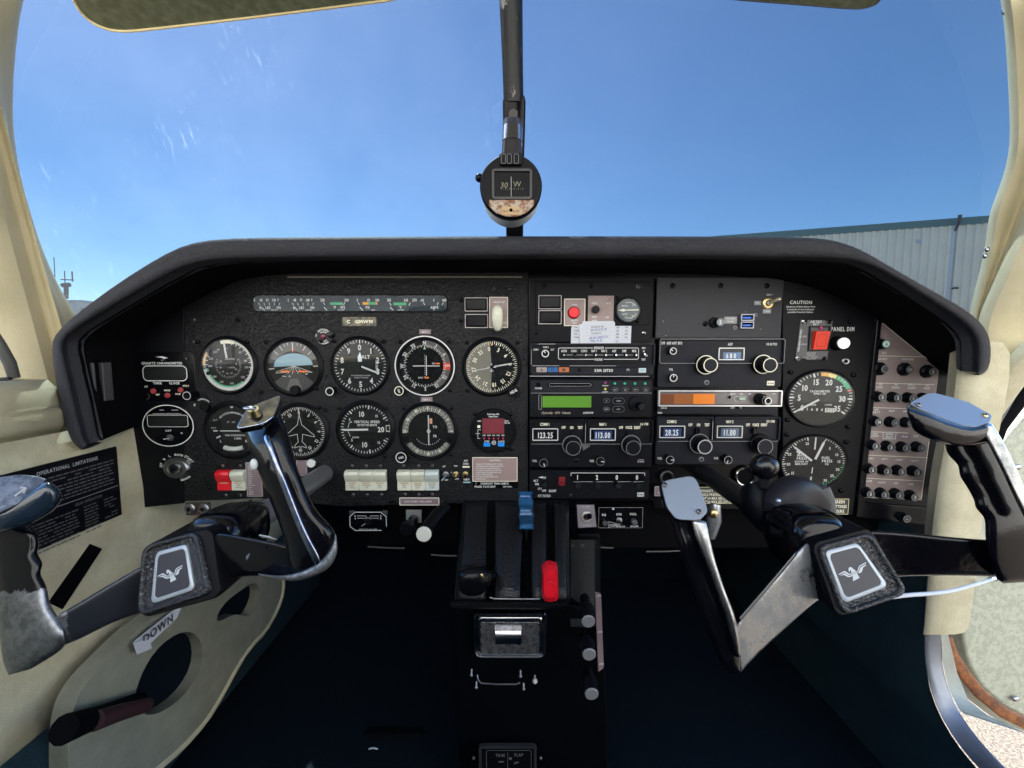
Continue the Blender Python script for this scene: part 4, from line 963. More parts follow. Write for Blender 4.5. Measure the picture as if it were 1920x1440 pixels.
# tachometer
R, d = gauge('tachometer', 'large tachometer with orange, yellow and green arc and an hour counter', 'gauge', 1538, 747, 55, 50, 1.22)
def ta(v): return 237 + v * (127 + 360 - 237) / 35.0     # dial angle of a value 0..35
for v in range(36):
    big = v % 5 == 0; d.tick(41 if big else 43.5, 48.5, ta(v), 2.8 if big else 1.2, 1.6, WHITE)
for v in range(0, 36, 5): d.text(str(v), 33 * math.sin(rad(ta(v))), 32 * math.cos(rad(ta(v))), 10.4, 1.6, WHITE, sx=.68)
d.arc(0, 0, 42, 49, 358, 373, 1.7, AMBER); d.arc(0, 0, 42, 49, 373, 388, 1.7, YELLOW); d.arc(0, 0, 42, 49, 388, 427, 1.7, GREEN); d.arc(0, 0, 42, 49, 430, 433, 1.7, REDM)
for v in (18, 19, 21, 22, 23, 24): d.tick(44, 48.5, ta(v), 1.0, 1.9, WHITE)
d.text('TACHOMETER', -2, 13.5, 3.8, 1.6, WHITE, sx=.8); d.text('RPM X 100', -2, 9, 3.2, 1.6, WHITE, sx=.8); d.text('HOUR', -11, -12, 3, 1.6, WHITE, sx=.75); d.text('1/10TH', 12, -12, 3, 1.6, WHITE, sx=.8)
for k, c in enumerate('1684'): d.text(c, -24 + k * 7.6 + 4, -20 - k * .4, 5, 1.6, WHITE, sx=.8)
d.rect(11, -22, 7, 8, 1.5, mat('counter white', (.5, .5, .48), .5)); d.rect(18.5, -22.4, 7, 8, 1.5, MATS['counter white']); d.text('7', 11, -22, 5.4, 1.7, INKB, sx=.8); d.text('1', 18.5, -22.4, 5.4, 1.7, INKB, sx=.8)
d.build('dial', recalc=False); needle(R, 'needle', 237, 44, 2, 3.4, 4, hub=4)
# manifold / fuel pressure
R, d = gauge('manifold_pressure_gauge', 'manifold and fuel pressure gauge with two white pointers below the tachometer', 'gauge', 1524, 866, 53, 49, 1.22)
for i in range(27):
    a = 206 + i * 5.4
    if a < 350: d.tick(42 if i % 5 == 1 else 44.5, 48, a, 2 if i % 5 == 1 else 1.1, 1.6, WHITE)
for i in range(26): d.tick(43 if i % 5 == 0 else 45, 48, 22 + i * 5.4, 1.5 if i % 5 == 0 else 1, 1.6, GREEN if i > 13 else WHITE)
for t, x, y in (('35', -11, 35), ('25', -40 + 3, 15), ('20', -40 + 2, -4), ('15', -31, -21), ('10', -14, -36), ('5', 24, 26), ('10', 35, 14), ('15', 39, 1), ('20', 38, -14), ('25', 30, -26), ('30', 20, -35)):
    d.text(t, x, y, 4.8, 1.6, WHITE, sx=.78)
for t, x, y, h in (('MAN', -19, 13, 4.8), ('PRESS', -18, 7, 4.8), ('INCHES OF', -18, 1, 3.4), ('MERCURY', -18, -3.6, 3.4), ('FUEL', 19, 8, 4.8), ('PRESS', 21, 2, 4.8), ('PSI', 21, -4, 3.6)): d.text(t, x, y, h, 1.6, WHITE, sx=.8)
d.tick(24, 47, 2, 2.2, 1.7, WHITE); d.tick(10, 22, 184, 1.4, 1.7, WHITE); d.tick(28, 48, 184, 2.4, 1.7, WHITE)
d.build('dial', recalc=False); needle(R, 'manifold_pointer', 313, 46, 4, 3.2, 6, 2.4, hub=3); needle(R, 'fuel_pointer', 20, 44, 6, 3.6, 6, 2.6, hub=0)
b = MB(R); b.prism([(-28, 20), (-24, 25), (-19, 19), (-23, 15)], 2.4, 3.0, NEEDLE); b.build('pointer_tag', smooth=0)

# ------------------------------------------------------------------ engine gauge strip
R = pt('engine_gauge_strip', 'long clear strip of small engine gauges under the glareshield', 'gauge strip', 657, 569)
b = MB(R); STRIP = mat('strip backing', (.016, .030, .042), .5, spec=.2)
b.plate(0, 0, 366, 33, -2, 1.6, BLACK, 10, .8); b.build('housing')
b = MB(R); b.prism(b.rrpts(0, 0, 361, 28, 9), .5, 1.9, STRIP)
ay = 0
def X_(px): return px - 657
for x0 in (483, 546):
    for t, dx in (('E', 0), ('48', 12), ('97', 24), ('148', 36), ('F', 44)): b.text(t, X_(x0 + dx - 4), 6, 5.0, 2.1, WHITE, sx=.66)
    for k in range(5): b.line(X_(x0 + 2 + k * 10.2) + (3 - k) * .3, 1, X_(x0 + 2 + k * 10.2) + (k - 2) * -1.2 + 1, -3.6, 1.1, 2.1, WHITE)
    b.text('0', X_(x0 + 6), -8, 4.8, 2.1, WHITE); b.text('LBS', X_(x0 + 20), -8, 4.8, 2.1, WHITE, sx=.8); b.text('194', X_(x0 + 40), -8, 4.8, 2.1, WHITE, sx=.8)
for t, x in (('250', 606), ('500', 651), ('0', 671), ('60', 692), ('100', 708), ('150', 730), ('245', 762), ('270', 778), ('-60', 792), ('0', 814), ('+60', 833)): b.text(t, X_(x), 6, 5.0, 2.1, WHITE, sx=.68)
for t, x in (('°F', 628), ('475', 643), ('PSI', 690), ('°F', 751), ('AMPS', 815)): b.text(t, X_(x), -7.5, 4.8, 2.1, WHITE, sx=.78)
for t, x in (('CYL TEMP', 640), ('PRESS', 700), ('OIL TEMP', 752), ('FUEL QTY', 515), ('FUEL QTY', 580)): b.text(t, X_(x), -12.2, 1.9, 2.1, WHITE, sx=.9)
b.rect(X_(632), -.5, 24, 4.6, 2.0, GREEN); b.rect(X_(686), 0, 11, 5, 2.0, AMBER); b.rect(X_(700), 0, 16, 5, 2.0, GREEN); b.rect(X_(707), 0, 2.4, 5, 2.05, ORANGE); b.rect(X_(750), -1, 24, 5, 2.0, GREEN)
for x, y, dx in ((607, 0, 3), (648, 0, -3), (672, 0, 3), (731, -1, 3), (770, -1, -3), (794, 0, 3), (832, 0, -3), (822, 0, -2)): b.line(X_(x), y + 2, X_(x) + dx, y - 3, 1.2, 2.1, WHITE)
for x in (491, 553, 608, 675, 732, 813): b.line(X_(x), -7, X_(x) + (6 if x != 813 else 1), -13, 1.4, 2.4, NEEDLE)
b.build('scale', recalc=False)
b = MB(R); b.prism(b.rrpts(0, 0, 362, 29, 9), 2.2, 3.6, glass('strip glass', fac=.35)); b.build('cover_glass', smooth=0)

# ------------------------------------------------------------------ digital clock and temperature unit on the flat section
R = pt('panel_clock', 'quartz chronometer with a blank rounded window and red buttons', 'clock', 310, 700, sx=1.0)
b = MB(R); b.plate(2, -6, 108, 92, -1.6, .8, BLACKG, 8, .6)
b.rrline(0, 0, 82, 28, 9, 1.6, 1.0, WHITE); b.text('QUARTZ CHRONOMETER', -4, 19, 4.2, 1.0, WHITE, sx=.98); b.text('IS-2', -3, 24.5, 2.2, 1.0, DIMW)
b.poly([(-16, 31), (-2, 32), (8, 29), (-2, 26), (-1, 28.5)], 1.0, WHITE)
for t, x, y in (('TIMER', -15, -18.5), ('CLOCK', 17, -18.5)): b.text(t, x, y, 4, 1.0, WHITE, sx=.95)
for t, x, y in (('SET', -37, -25), ('MODE', 2, -32), ('DT/LT', 38, -23.5), ('RST', -16, -40), ('ST/SP', 22, -39)): b.text(t, x, y, 2.8, 1.0, WARMW, sx=.95)
b.build('face', recalc=False); b = MB(R); b.plate(0, 0, 78, 24, .6, 1.3, LCDOFF, 7, .2); b.build('display')
for x, y in ((-24, -33.5), (2, -41.5), (27.5, -31.5)):
    b = MB(R); b.lathe(x, y, [(5.4, 0), (5, 2), (4, 3)], mat('dull red button', (.30, .035, .045), .5), 20); b.build('button')
for x, y in ((-36, -43.5), (43, -43.5)):
    b = MB(R); b.lathe(x, y, [(5.5, 0), (5.5, 1.8), (3.5, 2.4)], BLACKG, 20); b.arc(x, y, 3.6, 5.4, 20, 200, 2.2, DULLM); b.build('screw')
R = pt('temperature_display', 'round digital unit with a white outline and small silver toggle below the clock', 'display', 316, 798, sx=1.22)
b = MB(R); b.lathe(0, 0, [(41, -1.6), (41, .6), (40, 1)], BLACKG, 64); b.arc(0, 0, 38, 39.6, 0, 360, 1.2, WHITE, 72)
b.rrline(0, 9, 62, 22, 4, .9, 1.2, WHITE); b.text('ELECTRONICS INTERNATIONAL', 0, 22.5, 2.4, 1.2, DIMW, sx=.8); b.text('OAT', 0, -9.5, 3.2, 1.2, WHITE, sx=.9); b.text('°F', 20, -14.5, 3, 1.2, WHITE); b.rect(-8, 29.5, 7, 1.2, 1.2, DIMW); b.rect(12, 29.5, 10, 1.2, 1.2, DIMW)
b.build('face', recalc=False); b = MB(R); b.plate(0, 9, 58, 18, .8, 1.5, LCDOFF, 3, .2); b.build('display')
b = MB(R); b.lathe(2, -22.5, [(6, .5), (6, 3), (4, 3.4)], STEEL, 6); b.tube([(2, -22.5, 3), (-4, -24, 9)], [1.6, 2.1], CHROME, 10); b.build('toggle')
# ignition switch
R = pt('ignition_switch', 'silver key switch ringed by small white lettering', 'switch', 333, 877, sx=1.24)
b = MB(R); b.lathe(0, 0, [(20, -1), (19.5, 4), (17, 7), (11.5, 7.5), (10.5, 6)], STEEL, 40); b.build('collar')
b = MB(R); b.lathe(0, 0, [(10, 5.5), (9.6, 8.5), (8.5, 9)], CHROME, 32); b.rect(0, 0, 8, 2, 9.2, BLACKM, rad(-10)); b.build('key_barrel')
b = MB(R); b.ctext('BOTH', 25, 8, 4, z=.6, sx=.78); b.ctext('START', 25.5, 48, 4.2, z=.6, sx=.85); b.ctext('PUSH', 20.5, 58, 2.8, z=.6, sx=.8); b.ctext('L', 25, -25, 4, z=.6); b.ctext('R', 25, -48, 4, z=.6); b.ctext('OFF', 25, -78, 4, z=.6, sx=.8); b.ctext('BENDIX', 24, 150, 3.6, z=.6, sx=.85, inward=True)
b.build('lettering', smooth=0, recalc=False)

# ------------------------------------------------------------------ small lamps, knobs, plates on the flight section
R = pt('warning_lamp', 'round instrument source warning plate with a small dark red lens', 'lamp', 607, 631)
b = MB(R); b.lathe(0, 0, [(16.5, -1), (16.5, .6), (16, 1)], BLACKG, 40); b.ctext('INSTRUMENT', 13, 5, 3.2, z=1.2, sx=.8); b.ctext('SOURCE', 8.6, 0, 2.8, z=1.2, sx=.75); b.ctext('WARNING', 13, 180, 3.2, z=1.2, sx=.8, inward=True); b.ctext('PUMP INOP', 8.8, 180, 2.5, z=1.2, sx=.7, inward=True); b.text('PUSH', -13.5, 2, 2, 1.2, rot=-75, sx=.7)
b.build('plate', recalc=False); b = MB(R); b.lathe(0, 0, [(5, .8), (4.6, 3), (3, 4)], mat('dark red lens', (.12, .008, .03), .2), 20); b.build('lens')
b = MB(R); b.lathe(14, 3, [(6, 0), (6, 3.4), (4.6, 4)], BLACKG, 20); b.build('locking_knob')
def small_knob(name, label, px, py, r, h, **kw): return knob(name, label, 'knob', px, py, r, h, **kw)
small_knob('rotary_control', 'black peg knob with a pale edge between clock and airspeed gauge', 350, 742, 8, 22, ringm=DIMW, face=BLACKG)
small_knob('rotary_control', 'dark selector knob ringed by worn lettering above the turn gauge', 381, 763, 9, 8)
b = MB(PANEL, world=False)
R = pt('plain_button', 'flat silver round button under the direction finder gauge', 'button', 583, 869, h=8)
b = MB(R); b.lathe(0, 0, [(8.6, 0), (8.6, 7), (7.6, 8)], STEEL, 30, capmt=mat('satin silver face', (.55, .57, .56), .4)); b.build('cap')
R = pt('worn_lettering', 'faint arc of white lettering around the selector knob above the turn gauge', 'lettering', 381, 763)
b = MB(R); b.ctext('CABIN 42 PWR', 15, 15, 2.8, z=.8, sx=.85); b.ctext('00', 16, -75, 3.5, z=.8); b.build('lettering', smooth=0, recalc=False)
def placard(name, label, px, py, wd, hh, lines, m=None, th=3, border=None, r=1, tm=None, sx=.85, rot=0, Y=None, group=None, lift=0):
    R = pt(name, label, 'placard', px, py, group, lift=lift)
    b = MB(R); b.plate(0, 0, wd, hh, -1, .8, m or PINK, r, .3)
    if border: b.rrline(0, 0, wd - 2, hh - 2, .6, 1.1, 1.0, border)
    for l_ in lines:
        t, x, y = l_[:3]; h = l_[3] if len(l_) > 3 else th; b.text(t, x, y, h, 1.05, tm or WHITE, l_[4] if len(l_) > 4 else 'c', 0, sx)
    b.build('plate', recalc=False); return R
placard('registration_plate', 'worn embossed strip reading C GMWM above the altimeter', 674, 603, 64, 17, [('C', -20, 0, 6), ('GMWM', 9, 0, 6)], m=mat('worn brown tape', (.05, .047, .04), .6, var=(150, .1, (.20, .18, .12))), tm=WARMW, sx=1.1)
placard('small_label', 'tiny purple label reading NAV 1 above the ringed course gauge', 797, 622, 22, 9, [('NAV 1', 0, 0, 3.4)], m=PINK2)
placard('small_label', 'tiny purple label reading NAV 2 above the second course gauge', 800, 749, 22, 9, [('NAV 2', 0, 0, 3.6)], m=PINK2)
LN = ['TURN OFF STROBE LIGHT WHEN', 'TAXIING NEAR OTHER AIRCRAFT', 'OR WHEN FLYING IN FOG OR', 'CLOUDS. STANDARD POSITION', 'LIGHTS MUST BE USED FOR ALL', 'NIGHT OPERATIONS.', 'IN CASE OF FIRE TURN OFF', 'CABIN HEAT']
placard('caution_placard', 'pinkish caution placard about strobe lights beside the small toggles', 928, 880, 85, 47, [('CAUTION', 0, 17.5, 3.2)] + [(t, -36, 10.3 - k * 4.05, 2.3, 'l') for k, t in enumerate(LN)], border=WARMW, sx=.92)
placard('trim_placard', 'black strip reading conduct trim check prior to flight', 929, 909, 84, 13, [('CONDUCT TRIM CHECK', -28, 2.8, 3.6, 'l'), ('PRIOR TO FLIGHT', -39, -3.2, 3.6, 'l'), ('(SEE P.O.H.)', 14, -3.2, 2.4, 'l'), ('/', -36, 2.8, 3.6)], m=BLACKG)
R = placard('cowl_flap_placard', 'pink strip reading cowl flaps pull open', 786.5, 940, 75, 15.5, [('COWL FLAPS - PULL OPEN', -3, 0, 3.2)], border=WARMW, m=PINK2)
placard('switch_placard', 'purple placard of small text partly hidden behind the pilot yoke grip', 477, 899, 30, 66, [(t, -11, 27 - k * 4.2, 2, 'l') for k, t in enumerate(['AIRSPEEDS', 'GEAR DOWN', 'GEAR UP', 'FLAPS', 'MAN 125', 'MAX 150', 'CRUISE', 'CLIMB', 'GLIDE', 'MAX GLIDE', 'STALL', 'FUEL', 'SETTING', 'MASTER'])], m=PINK2, border=DIMW, sx=.7)
placard('switch_placard', 'small purple placard corner beside the silver round button', 566, 876, 20, 34, [], m=PINK2, border=DIMW)

# gear lights and lever
for k, (px, py, lab) in enumerate(((893, 571, 'upper blank dark lamp window beside the landing gear lever'), (893.5, 602, 'lower blank dark lamp window beside the landing gear lever'), (1031, 567, 'upper blank dark lamp window on the plate over the audio panel'), (1031, 595, 'lower blank dark lamp window on the plate over the audio panel'))):
    R = pt('annunciator_lamp', lab, 'lamp', px, py, 'blank lamp windows', lift=2.4 if k > 1 else 0)
    b = MB(R); b.plate(0, 0, 43.5, 26, -1, 1, BLACKG, 1, .4); b.rrline(0, 0, 42, 24.5, .6, 1.3, 1.2, mat('pale frame', (.42, .38, .38), .5)); b.build('frame', recalc=False)
    b = MB(R); b.plate(0, 0, 37, 20, .6, 5, BLACKG, 2, 1.4); b.build('lens')
R = placard('gear_placard', 'pinkish plate reading gear up behind the landing gear lever', 935, 586, 35.5, 58, [('GEAR UP', 1, 19.5, 3.8), ('DOWN', 7, -19, 3.4)], border=WARMW, sx=.9)
R = pt('gear_lever', 'ribbed white landing gear lever knob shaped like a small wheel', 'lever', 934, 586)
b = MB(R); b.tube([(2, 2, 0), (1, -1, 14)], 3, STEEL); b.build('shaft')
b = MB(R)
WHP = mat('aged white plastic', (.60, .61, .52), .4, var=(200, .2, (.46, .47, .38)))
b.sweep([(0, 10, 16), (0, 9, 17), (-.5, 5, 19), (-1, -3, 20), (-1, -14, 20), (-.5, -24, 19), (0, -32, 17), (0, -35, 16)], [(3, 4), (6.5, 6), (9.5, 8), (10.6, 9), (10.4, 9), (9, 8), (6.5, 6), (3, 3)], WHP, 2.2, 24, Vector((0, 0, 1)), wob=lambda t, a: 1 + .035 * math.cos(a * 10))
b.build('knob', smooth=60)
b = MB(R); b.lathe(4, 3, [(5, 15), (5, 21), (3.6, 24)], WHP, 20); b.arc(4, 3, 1.4, 2.4, 0, 360, 24.3, BRASS, 20); b.build('wheel_hub')

# rocker switches
def rocker(px, py, m, lines, label, first=False, Y=None):
    R = pt('rocker_switch', label, 'switch', px, py, 'rocker switches along the panel bottom')
    b = MB(R); pr = [(-19, 0), (-19, 6), (-3, 5), (2, 9), (12, 12), (17.5, 9.5), (19, 4), (19, 0)]   # y, z side profile
    n = len(pr); k = 12.6; e = .9
    sec = lambda x, s_: [(x, y * s_, z * s_ + (1 - s_) * 3) for y, z in pr]
    rows = [sec(-k, .95), sec(-k + e, 1), sec(k - e, 1), sec(k, .95)]; b.grid(rows, m)
    for s_ in (rows[0], rows[-1]): b.add(s_, [list(range(n))], m)
    for t, y, h in lines: b.text(t, 0, y, h, 5.75, mat('faded legend', (.16, .14, .10), .7), sx=.75)
    b.rect(0, -5.5 + .3, 15, 2.4, 5.6, mat('worn gold legend', (.42, .31, .18), .6))
    b.build('cap', smooth=40); return R
rocker(423, 899, RED, [], 'bright red rocker switch at the pilot end')
rocker(450, 899, IVORY, [('NITE', -9, 2.6), ('SWITCH', -13.5, 2.6)], 'ivory rocker switch touching the red one')
for px, m, t, lab in ((662, IVORY, ('ROT', 'BCN'), 'ivory rocker switch marked ROT BCN'), (688, IVORY, ('STROBE', 'LITE'), 'ivory rocker switch marked STROBE LITE'), (713.5, IVORY, ('NAV', 'LITE'), 'ivory rocker switch marked NAV LITE'),
                      (759, IVORY, ('LDG', 'LITE'), 'ivory rocker switch with faded legend beside the pitot heat switch'), (785, IVORY, ('PITOT', 'HEAT'), 'ivory rocker switch marked PITOT HEAT'), (811, IVORY2, ('BOOST', 'PUMP'), 'bluish white rocker switch marked BOOST PUMP')):
    rocker(px, 899, m, [(t[0], -9.5, 3.2), (t[1], -14.5, 3.2)], lab)
def toggle(px, py, label, dx, dy, m=None, r=5, ln=11, lr=2.0, nut=None, part=None, cat='switch'):
    R = part or pt('toggle_switch', label, cat, px, py); b = MB(R); x = y = 0
    if part is not None: x, y = b.at(px, py)
    b.lathe(x, y, [(r + 1.2, 0), (r + 1.2, 1.4), (r * .8, 2), (r * .8, 3.6), (r * .45, 3.8)], nut or STEEL, 12)
    b.tube([(x, y, 3), (x + dx, y + dy, ln), (x + dx * 1.06, y + dy * 1.06, ln + .8)], [lr * .6, lr, lr * .5], m or CHROME, 12); return b.build('bat')
R_ = [toggle(836, 890, 'small silver toggle leaning down beside the pump switch', -6, -8), toggle(855, 890, 'small brassy toggle pointing out between two others', 1, 0, BRASS, nut=BRASS), toggle(873, 890, 'small brass ringed toggle hole next to the caution placard', 0, -1, BLACKM, nut=BRASS)]
R = pt('tiny_labels', 'tiny white labels around the three small toggles', 'label', 855, 888)
b = MB(R)
for t, x, y, h in (('AP', -22, 14, 3.2), ('OFF', -18, -12, 3), ('ON', 0, 15, 3), ('OFF', 2, -10, 3), ('A/P', 19, 25, 3.4), ('DISC', 19, 19, 3.4), ('NAV', 20, -11, 4), ('P', -8, 2, 3)): b.text(t, x, y, h, .8, WHITE, sx=.9)
b.rect(19, 13, 13, 3, .6, WARMW); b.rect(20, -16.5, 14, 2.4, .7, CYAN)
b.build('lettering', smooth=0, recalc=False)
# ------------------------------------------------------------------ radio stack; helpers work in photograph pixels relative to the unit's centre
class U:
    """a rack unit: cx, cy = centre pixel; shapes given by absolute photo pixels"""
    def __init__(s, name, label, cat, x0, y0, x1, y1):
        s.cx, s.cy = (x0 + x1) / 2, (y0 + y1) / 2; s.w, s.h = x1 - x0, y1 - y0
        s.R = pt(name, label, cat, s.cx, s.cy); s.b = MB(s.R)
    def x(s, px): return px - s.cx
    def y(s, py): return s.cy - py
    def plate(s, x0, y0, x1, y1, z0, z1, m, r=2, bev=.7, b=None): (b or s.b).plate(s.x((x0 + x1) / 2), s.y((y0 + y1) / 2), x1 - x0, y1 - y0, z0, z1, m, r, bev)
    def frame(s, x0, y0, x1, y1, lw, z0, z1, m, r=3, b=None): (b or s.b).frame(s.x((x0 + x1) / 2), s.y((y0 + y1) / 2), x1 - x0, y1 - y0, lw, z0, z1, m, r)
    def rl(s, x0, y0, x1, y1, lw, z, m, r=3, b=None): (b or s.b).rrline(s.x((x0 + x1) / 2), s.y((y0 + y1) / 2), x1 - x0, y1 - y0, r, lw, z, m)
    def t(s, t, px, py, h, z, m=None, b=None, **k): (b or s.b).text(t, s.x(px), s.y(py), h, z, m or WHITE, **k)
    def l(s, x0, y0, x1, y1, wd, z, m, b=None): (b or s.b).line(s.x(x0), s.y(y0), s.x(x1), s.y(y1), wd, z, m)
    def knob(s, px, py, r, h, name='knob', **k):
        b = MB(s.R); x, y = b.at(px, py, h); z0 = k.get('z0', 0); rb = k.get('rb'); hb = k.get('hb', 4); m = k.get('m', BLACK)
        bx, by = b.at(*k['base'], hb) if 'base' in k else (x, y)
        if rb: b.lathe(bx, by, [(rb, z0), (rb, hb - .8), (rb - .8, hb)], m, 40, k.get('bkn', .03)); 
        if rb and k.get('bring'): b.arc(bx, by, rb - 2.0, rb - .2, *k.get('barc', (0, 360)), hb + .2, k['bring'], 40)
        b.lathe(x, y, [(r * 1.03, hb - 1 if rb else z0), (r, h - 1), (r - .9, h)], m, 40, k.get('kn', .04), capmt=k.get('face', m))
        if k.get('ring'): b.arc(x, y, r - k.get('rw', 1.8), r - .1, 0, 360, h + .2, k['ring'], 40)
        if 'mark' in k: b.tick(r * .15, r - 1, k['mark'], 1.5, h + .3, WHITE, x, y)
        return b.build(name)
    def win(s, x0, y0, x1, y1, z, txt, h, tx, ty, fm=None, bgm=None, sx=.8, z1=None, tm=None, track=.05):
        b = MB(s.R); s.frame(x0, y0, x1, y1, 1.6, z - 1, z + 1.6, fm or mat('pale window rim', (.50, .51, .53), .4), 1.5, b); b.build('window_frame')
        b = MB(s.R); s.plate(x0 + 1, y0 + 1, x1 - 1, y1 - 1, z - 1, z + .2, WINDOW, .5, .1, b)
        if bgm: s.plate(tx - (x1 - x0) * .33, ty - h * .75, tx + (x1 - x0) * .36, ty + h * .75, z, z + .3, bgm, 1, .1, b)
        b.text(txt, s.x(tx), s.y(ty), h, z + .6, tm or WHITE, sx=sx, track=track); b.build('readout', recalc=False)
        b = MB(s.R); b.add([(s.x(x0 + 1), s.y(y0 + 1), z + 1.0), (s.x(x1 - 1), s.y(y0 + 1), z + 1.0), (s.x(x1 - 1), s.y(y1 - 1), z + 1.4), (s.x(x0 + 1), s.y(y1 - 1), z + 1.4)], [[0, 1, 2, 3]], GLASS2); b.build('window_glass', recalc=False, smooth=0)
    def scr(s, px, py, r=3.6, z=1, m=None):
        b = MB(s.R); x, y = s.x(px), s.y(py); b.lathe(x, y, [(r, z - .5), (r, z + .5), (r * .7, z + 1.6), (r * .3, z + 1.9)], m or BLACKG, 16)
        a = random.uniform(0, 1.5); b.rect(x, y, r * 1.2, r * .3, z + 2.0, BLACKM, a); b.rect(x, y, r * 1.2, r * .3, z + 2.02, BLACKM, a + math.pi / 2); b.build('screw')
    def done(s, name='faceplate'): return s.b.build(name, recalc=False)

# plate over the audio panel
u = U('switch_plate', 'black switch plate with a recessed centre above the audio panel', 'plate', 994, 525, 1224, 640)
u.plate(994, 526, 1224, 641, -1, 1.0, BLACK, 2, .5); u.plate(1003, 529, 1217, 610, .5, 2.2, BLACK, 3, 1.6); u.l(994, 608, 1003, 530, .01, 2, BLACK)
u.plate(1016, 532, 1222, 606, .5, 1.6, BLACK, 2, .4)
for x, y, m in ((1020, 538, None), (1108, 538, None), (1195, 538, DULLM), (1006, 623, None), (1208, 624, CHROME), (1156, 560, None), (1195, 602, None)): u.scr(x, y, 4, 2, m)
u.done()
R = placard('push_placard', 'pinkish plate with a bright red round button', 1077, 586, 40, 51, [('PUSH', 0, 14, 3), ('SAFETY', 0, -15, 3), ('TEST', 0, -20, 3)], border=WARMW, lift=2.4)
R = pt('push_button', 'bright red round push button', 'button', 1076, 586, h=5, lift=2.6)
b = MB(R); b.lathe(0, 0, [(11.4, 0), (11.2, 2.4), (10.2, 2.6)], BLACKG, 36); b.build('collar'); b = MB(R); b.lathe(0, 0, [(10, 2), (9.8, 4), (8.6, 5)], mat('bright red button', (.75, .004, .012), .35), 36); b.build('cap')
R = placard('push_placard', 'pinkish plate with a small black knob and pencil marks', 1126, 580, 48, 50, [('PUSH', -12, 11, 3.2), ('DIM', 13, 11, 3.2), ('TEST', -12, -14.5, 3.4), ('ANN', -12, -21, 3.4), ('OFF', 12, -15, 3)], border=None, lift=2.4)
u2 = MB(R); u2.pline([(8, 8), (10, 14), (14, 10), (16, 20), (19, 18), (21, 22)], .5, 1.2, INKB); u2.build('pencil_marks', smooth=0, recalc=False)
knob('test_control', 'small round black knob on the pinkish plate', 'knob', 1117.5, 580, 7, 12, m=BLACKG, knurl=0)
R = pt('frequency_card', 'white printed compass card strip behind a handwritten slip', 'card', 1126, 628, lift=1.5)
b = MB(R); b.prism([(-56, -16), (56, -15.5), (56.5, 16.5), (-53, 17), (-55.5, 13)], 1.6, 2.4, PAPER)
for k in range(5): b.line(-54, 11 - k * 6.5, 55, 11.5 - k * 6.5, .35, 2.6, DIMW)
for x in (22, 40): b.line(x, -10, x, 16, .35, 2.6, DIMW)
for k, (a, c, d_) in enumerate((('FOR', '120', '150'), ('STEER', '122', '152'), ('FOR', '300', '330'), ('STEER', '302', '332'))): b.text(a, -51, 14 - k * 6.2, 2.6, 2.7, INKB, 'l', sx=.9); b.text(c, 31, 14 - k * 6.2, 2.6, 2.7, INKB); b.text(d_, 47, 14 - k * 6.2, 2.6, 2.7, INKB)
b.text('121', 30, -12, 2.8, 2.7, INK); b.build('card', recalc=False)
R = pt('paper_slip', 'white slip of paper with blue handwriting stuck over the compass card strip', 'note', 1119, 623, lift=2)
b = MB(R); b.prism([(-32, -20.5), (31, -20.5), (32.5, 17), (30, 20.5), (-28, 20), (-28.5, 15), (-34, 14.5)], 2.8, 3.8, PAPER)
for k in range(5): b.line(-28, 12 - k * 6.4, 29, 15 - k * 6.4, .35, 3.95, DIMW)
for x in (-20, -11, -2, 7, 15, 23): b.line(x, 13, x + .5, -8, .3, 3.95, DIMW)
b.text('N 30 60 E 120', 0, 10, 2.8, 4.0, INKB, rot=-3, sx=.9); b.text('001 32 62 92 122', 2, 4.6, 3.4, 4.0, INK, rot=-4, sx=.8, shear=.3)
b.text('S 210 240 W', -2, -2, 2.6, 4.0, INKB, rot=-3, sx=.8); b.text('181 201 249 271 31', 2, -9.5, 3.8, 4.0, INK, rot=-5, sx=.78, shear=.35); b.text('Nov. 4, 22', -2, -15.5, 3.8, 4.0, INK, rot=-3, sx=.85, shear=.35)
b.build('slip', recalc=False)

# audio selector panel
u = U('audio_panel', 'narrow audio selector panel with a row of small toggles and three coloured marker lamps', 'radio', 994, 644, 1226, 704)
u.plate(994, 645, 1226, 703, -1, 3, RADIO, 3, 1); u.frame(994, 644, 1226, 687, 3, 2, 7, RADIO, 4); u.plate(997, 647, 1223, 684, 2, 3.4, RADIO2, 2, .3)
u.l(998, 685.6, 1048, 685.6, .8, 7.2, DIMW); u.l(1067, 685.6, 1154, 685.6, .8, 7.2, DIMW); u.l(996, 655, 996, 684, .6, 7.2, DIMW); u.l(1008, 645.2, 1040, 645.2, .8, 7.2, DIMW)
u.rl(1046.5, 652.5, 1196, 673.5, 1.0, 3.7, WHITE, 3)
u.b.rect(u.x(1122), u.y(652.5), 22, 3, 3.75, RADIO2); u.b.rect(u.x(1122), u.y(673.5), 18, 3, 3.75, RADIO2)
u.t('SPEAKER', 1122, 652.3, 4.2, 3.9, sx=.68); u.t('PHONE', 1121.5, 674, 4.2, 3.9, sx=.68)
for k, t in enumerate(('AUTO', 'COM 1', 'COM 2', 'NAV 1', 'NAV 2', 'ADF', 'DME', 'MKR')):
    x = 1057 + k * 18.7; u.t(t, x, 658, 4.3, 3.9, sx=.57)
u.l(1058, 665.5, 1190, 665.5, .9, 3.8, DIMW)
u.t('COM 1', 1005, 655.5, 3.2, 3.9, sx=.7); u.t('COM 2', 1023, 651, 3.2, 3.9, sx=.7); u.t('EXT', 1035.5, 655.5, 3.2, 3.9, sx=.7); u.t('MKR', 1205.5, 652.5, 3.2, 3.9, sx=.65); u.t('HI', 1205.5, 658.5, 3.2, 3.9, sx=.65); u.t('LO', 1211, 666.5, 3.0, 3.9, sx=.65); u.t('TEST', 1205.5, 674, 3.4, 3.9, sx=.65)
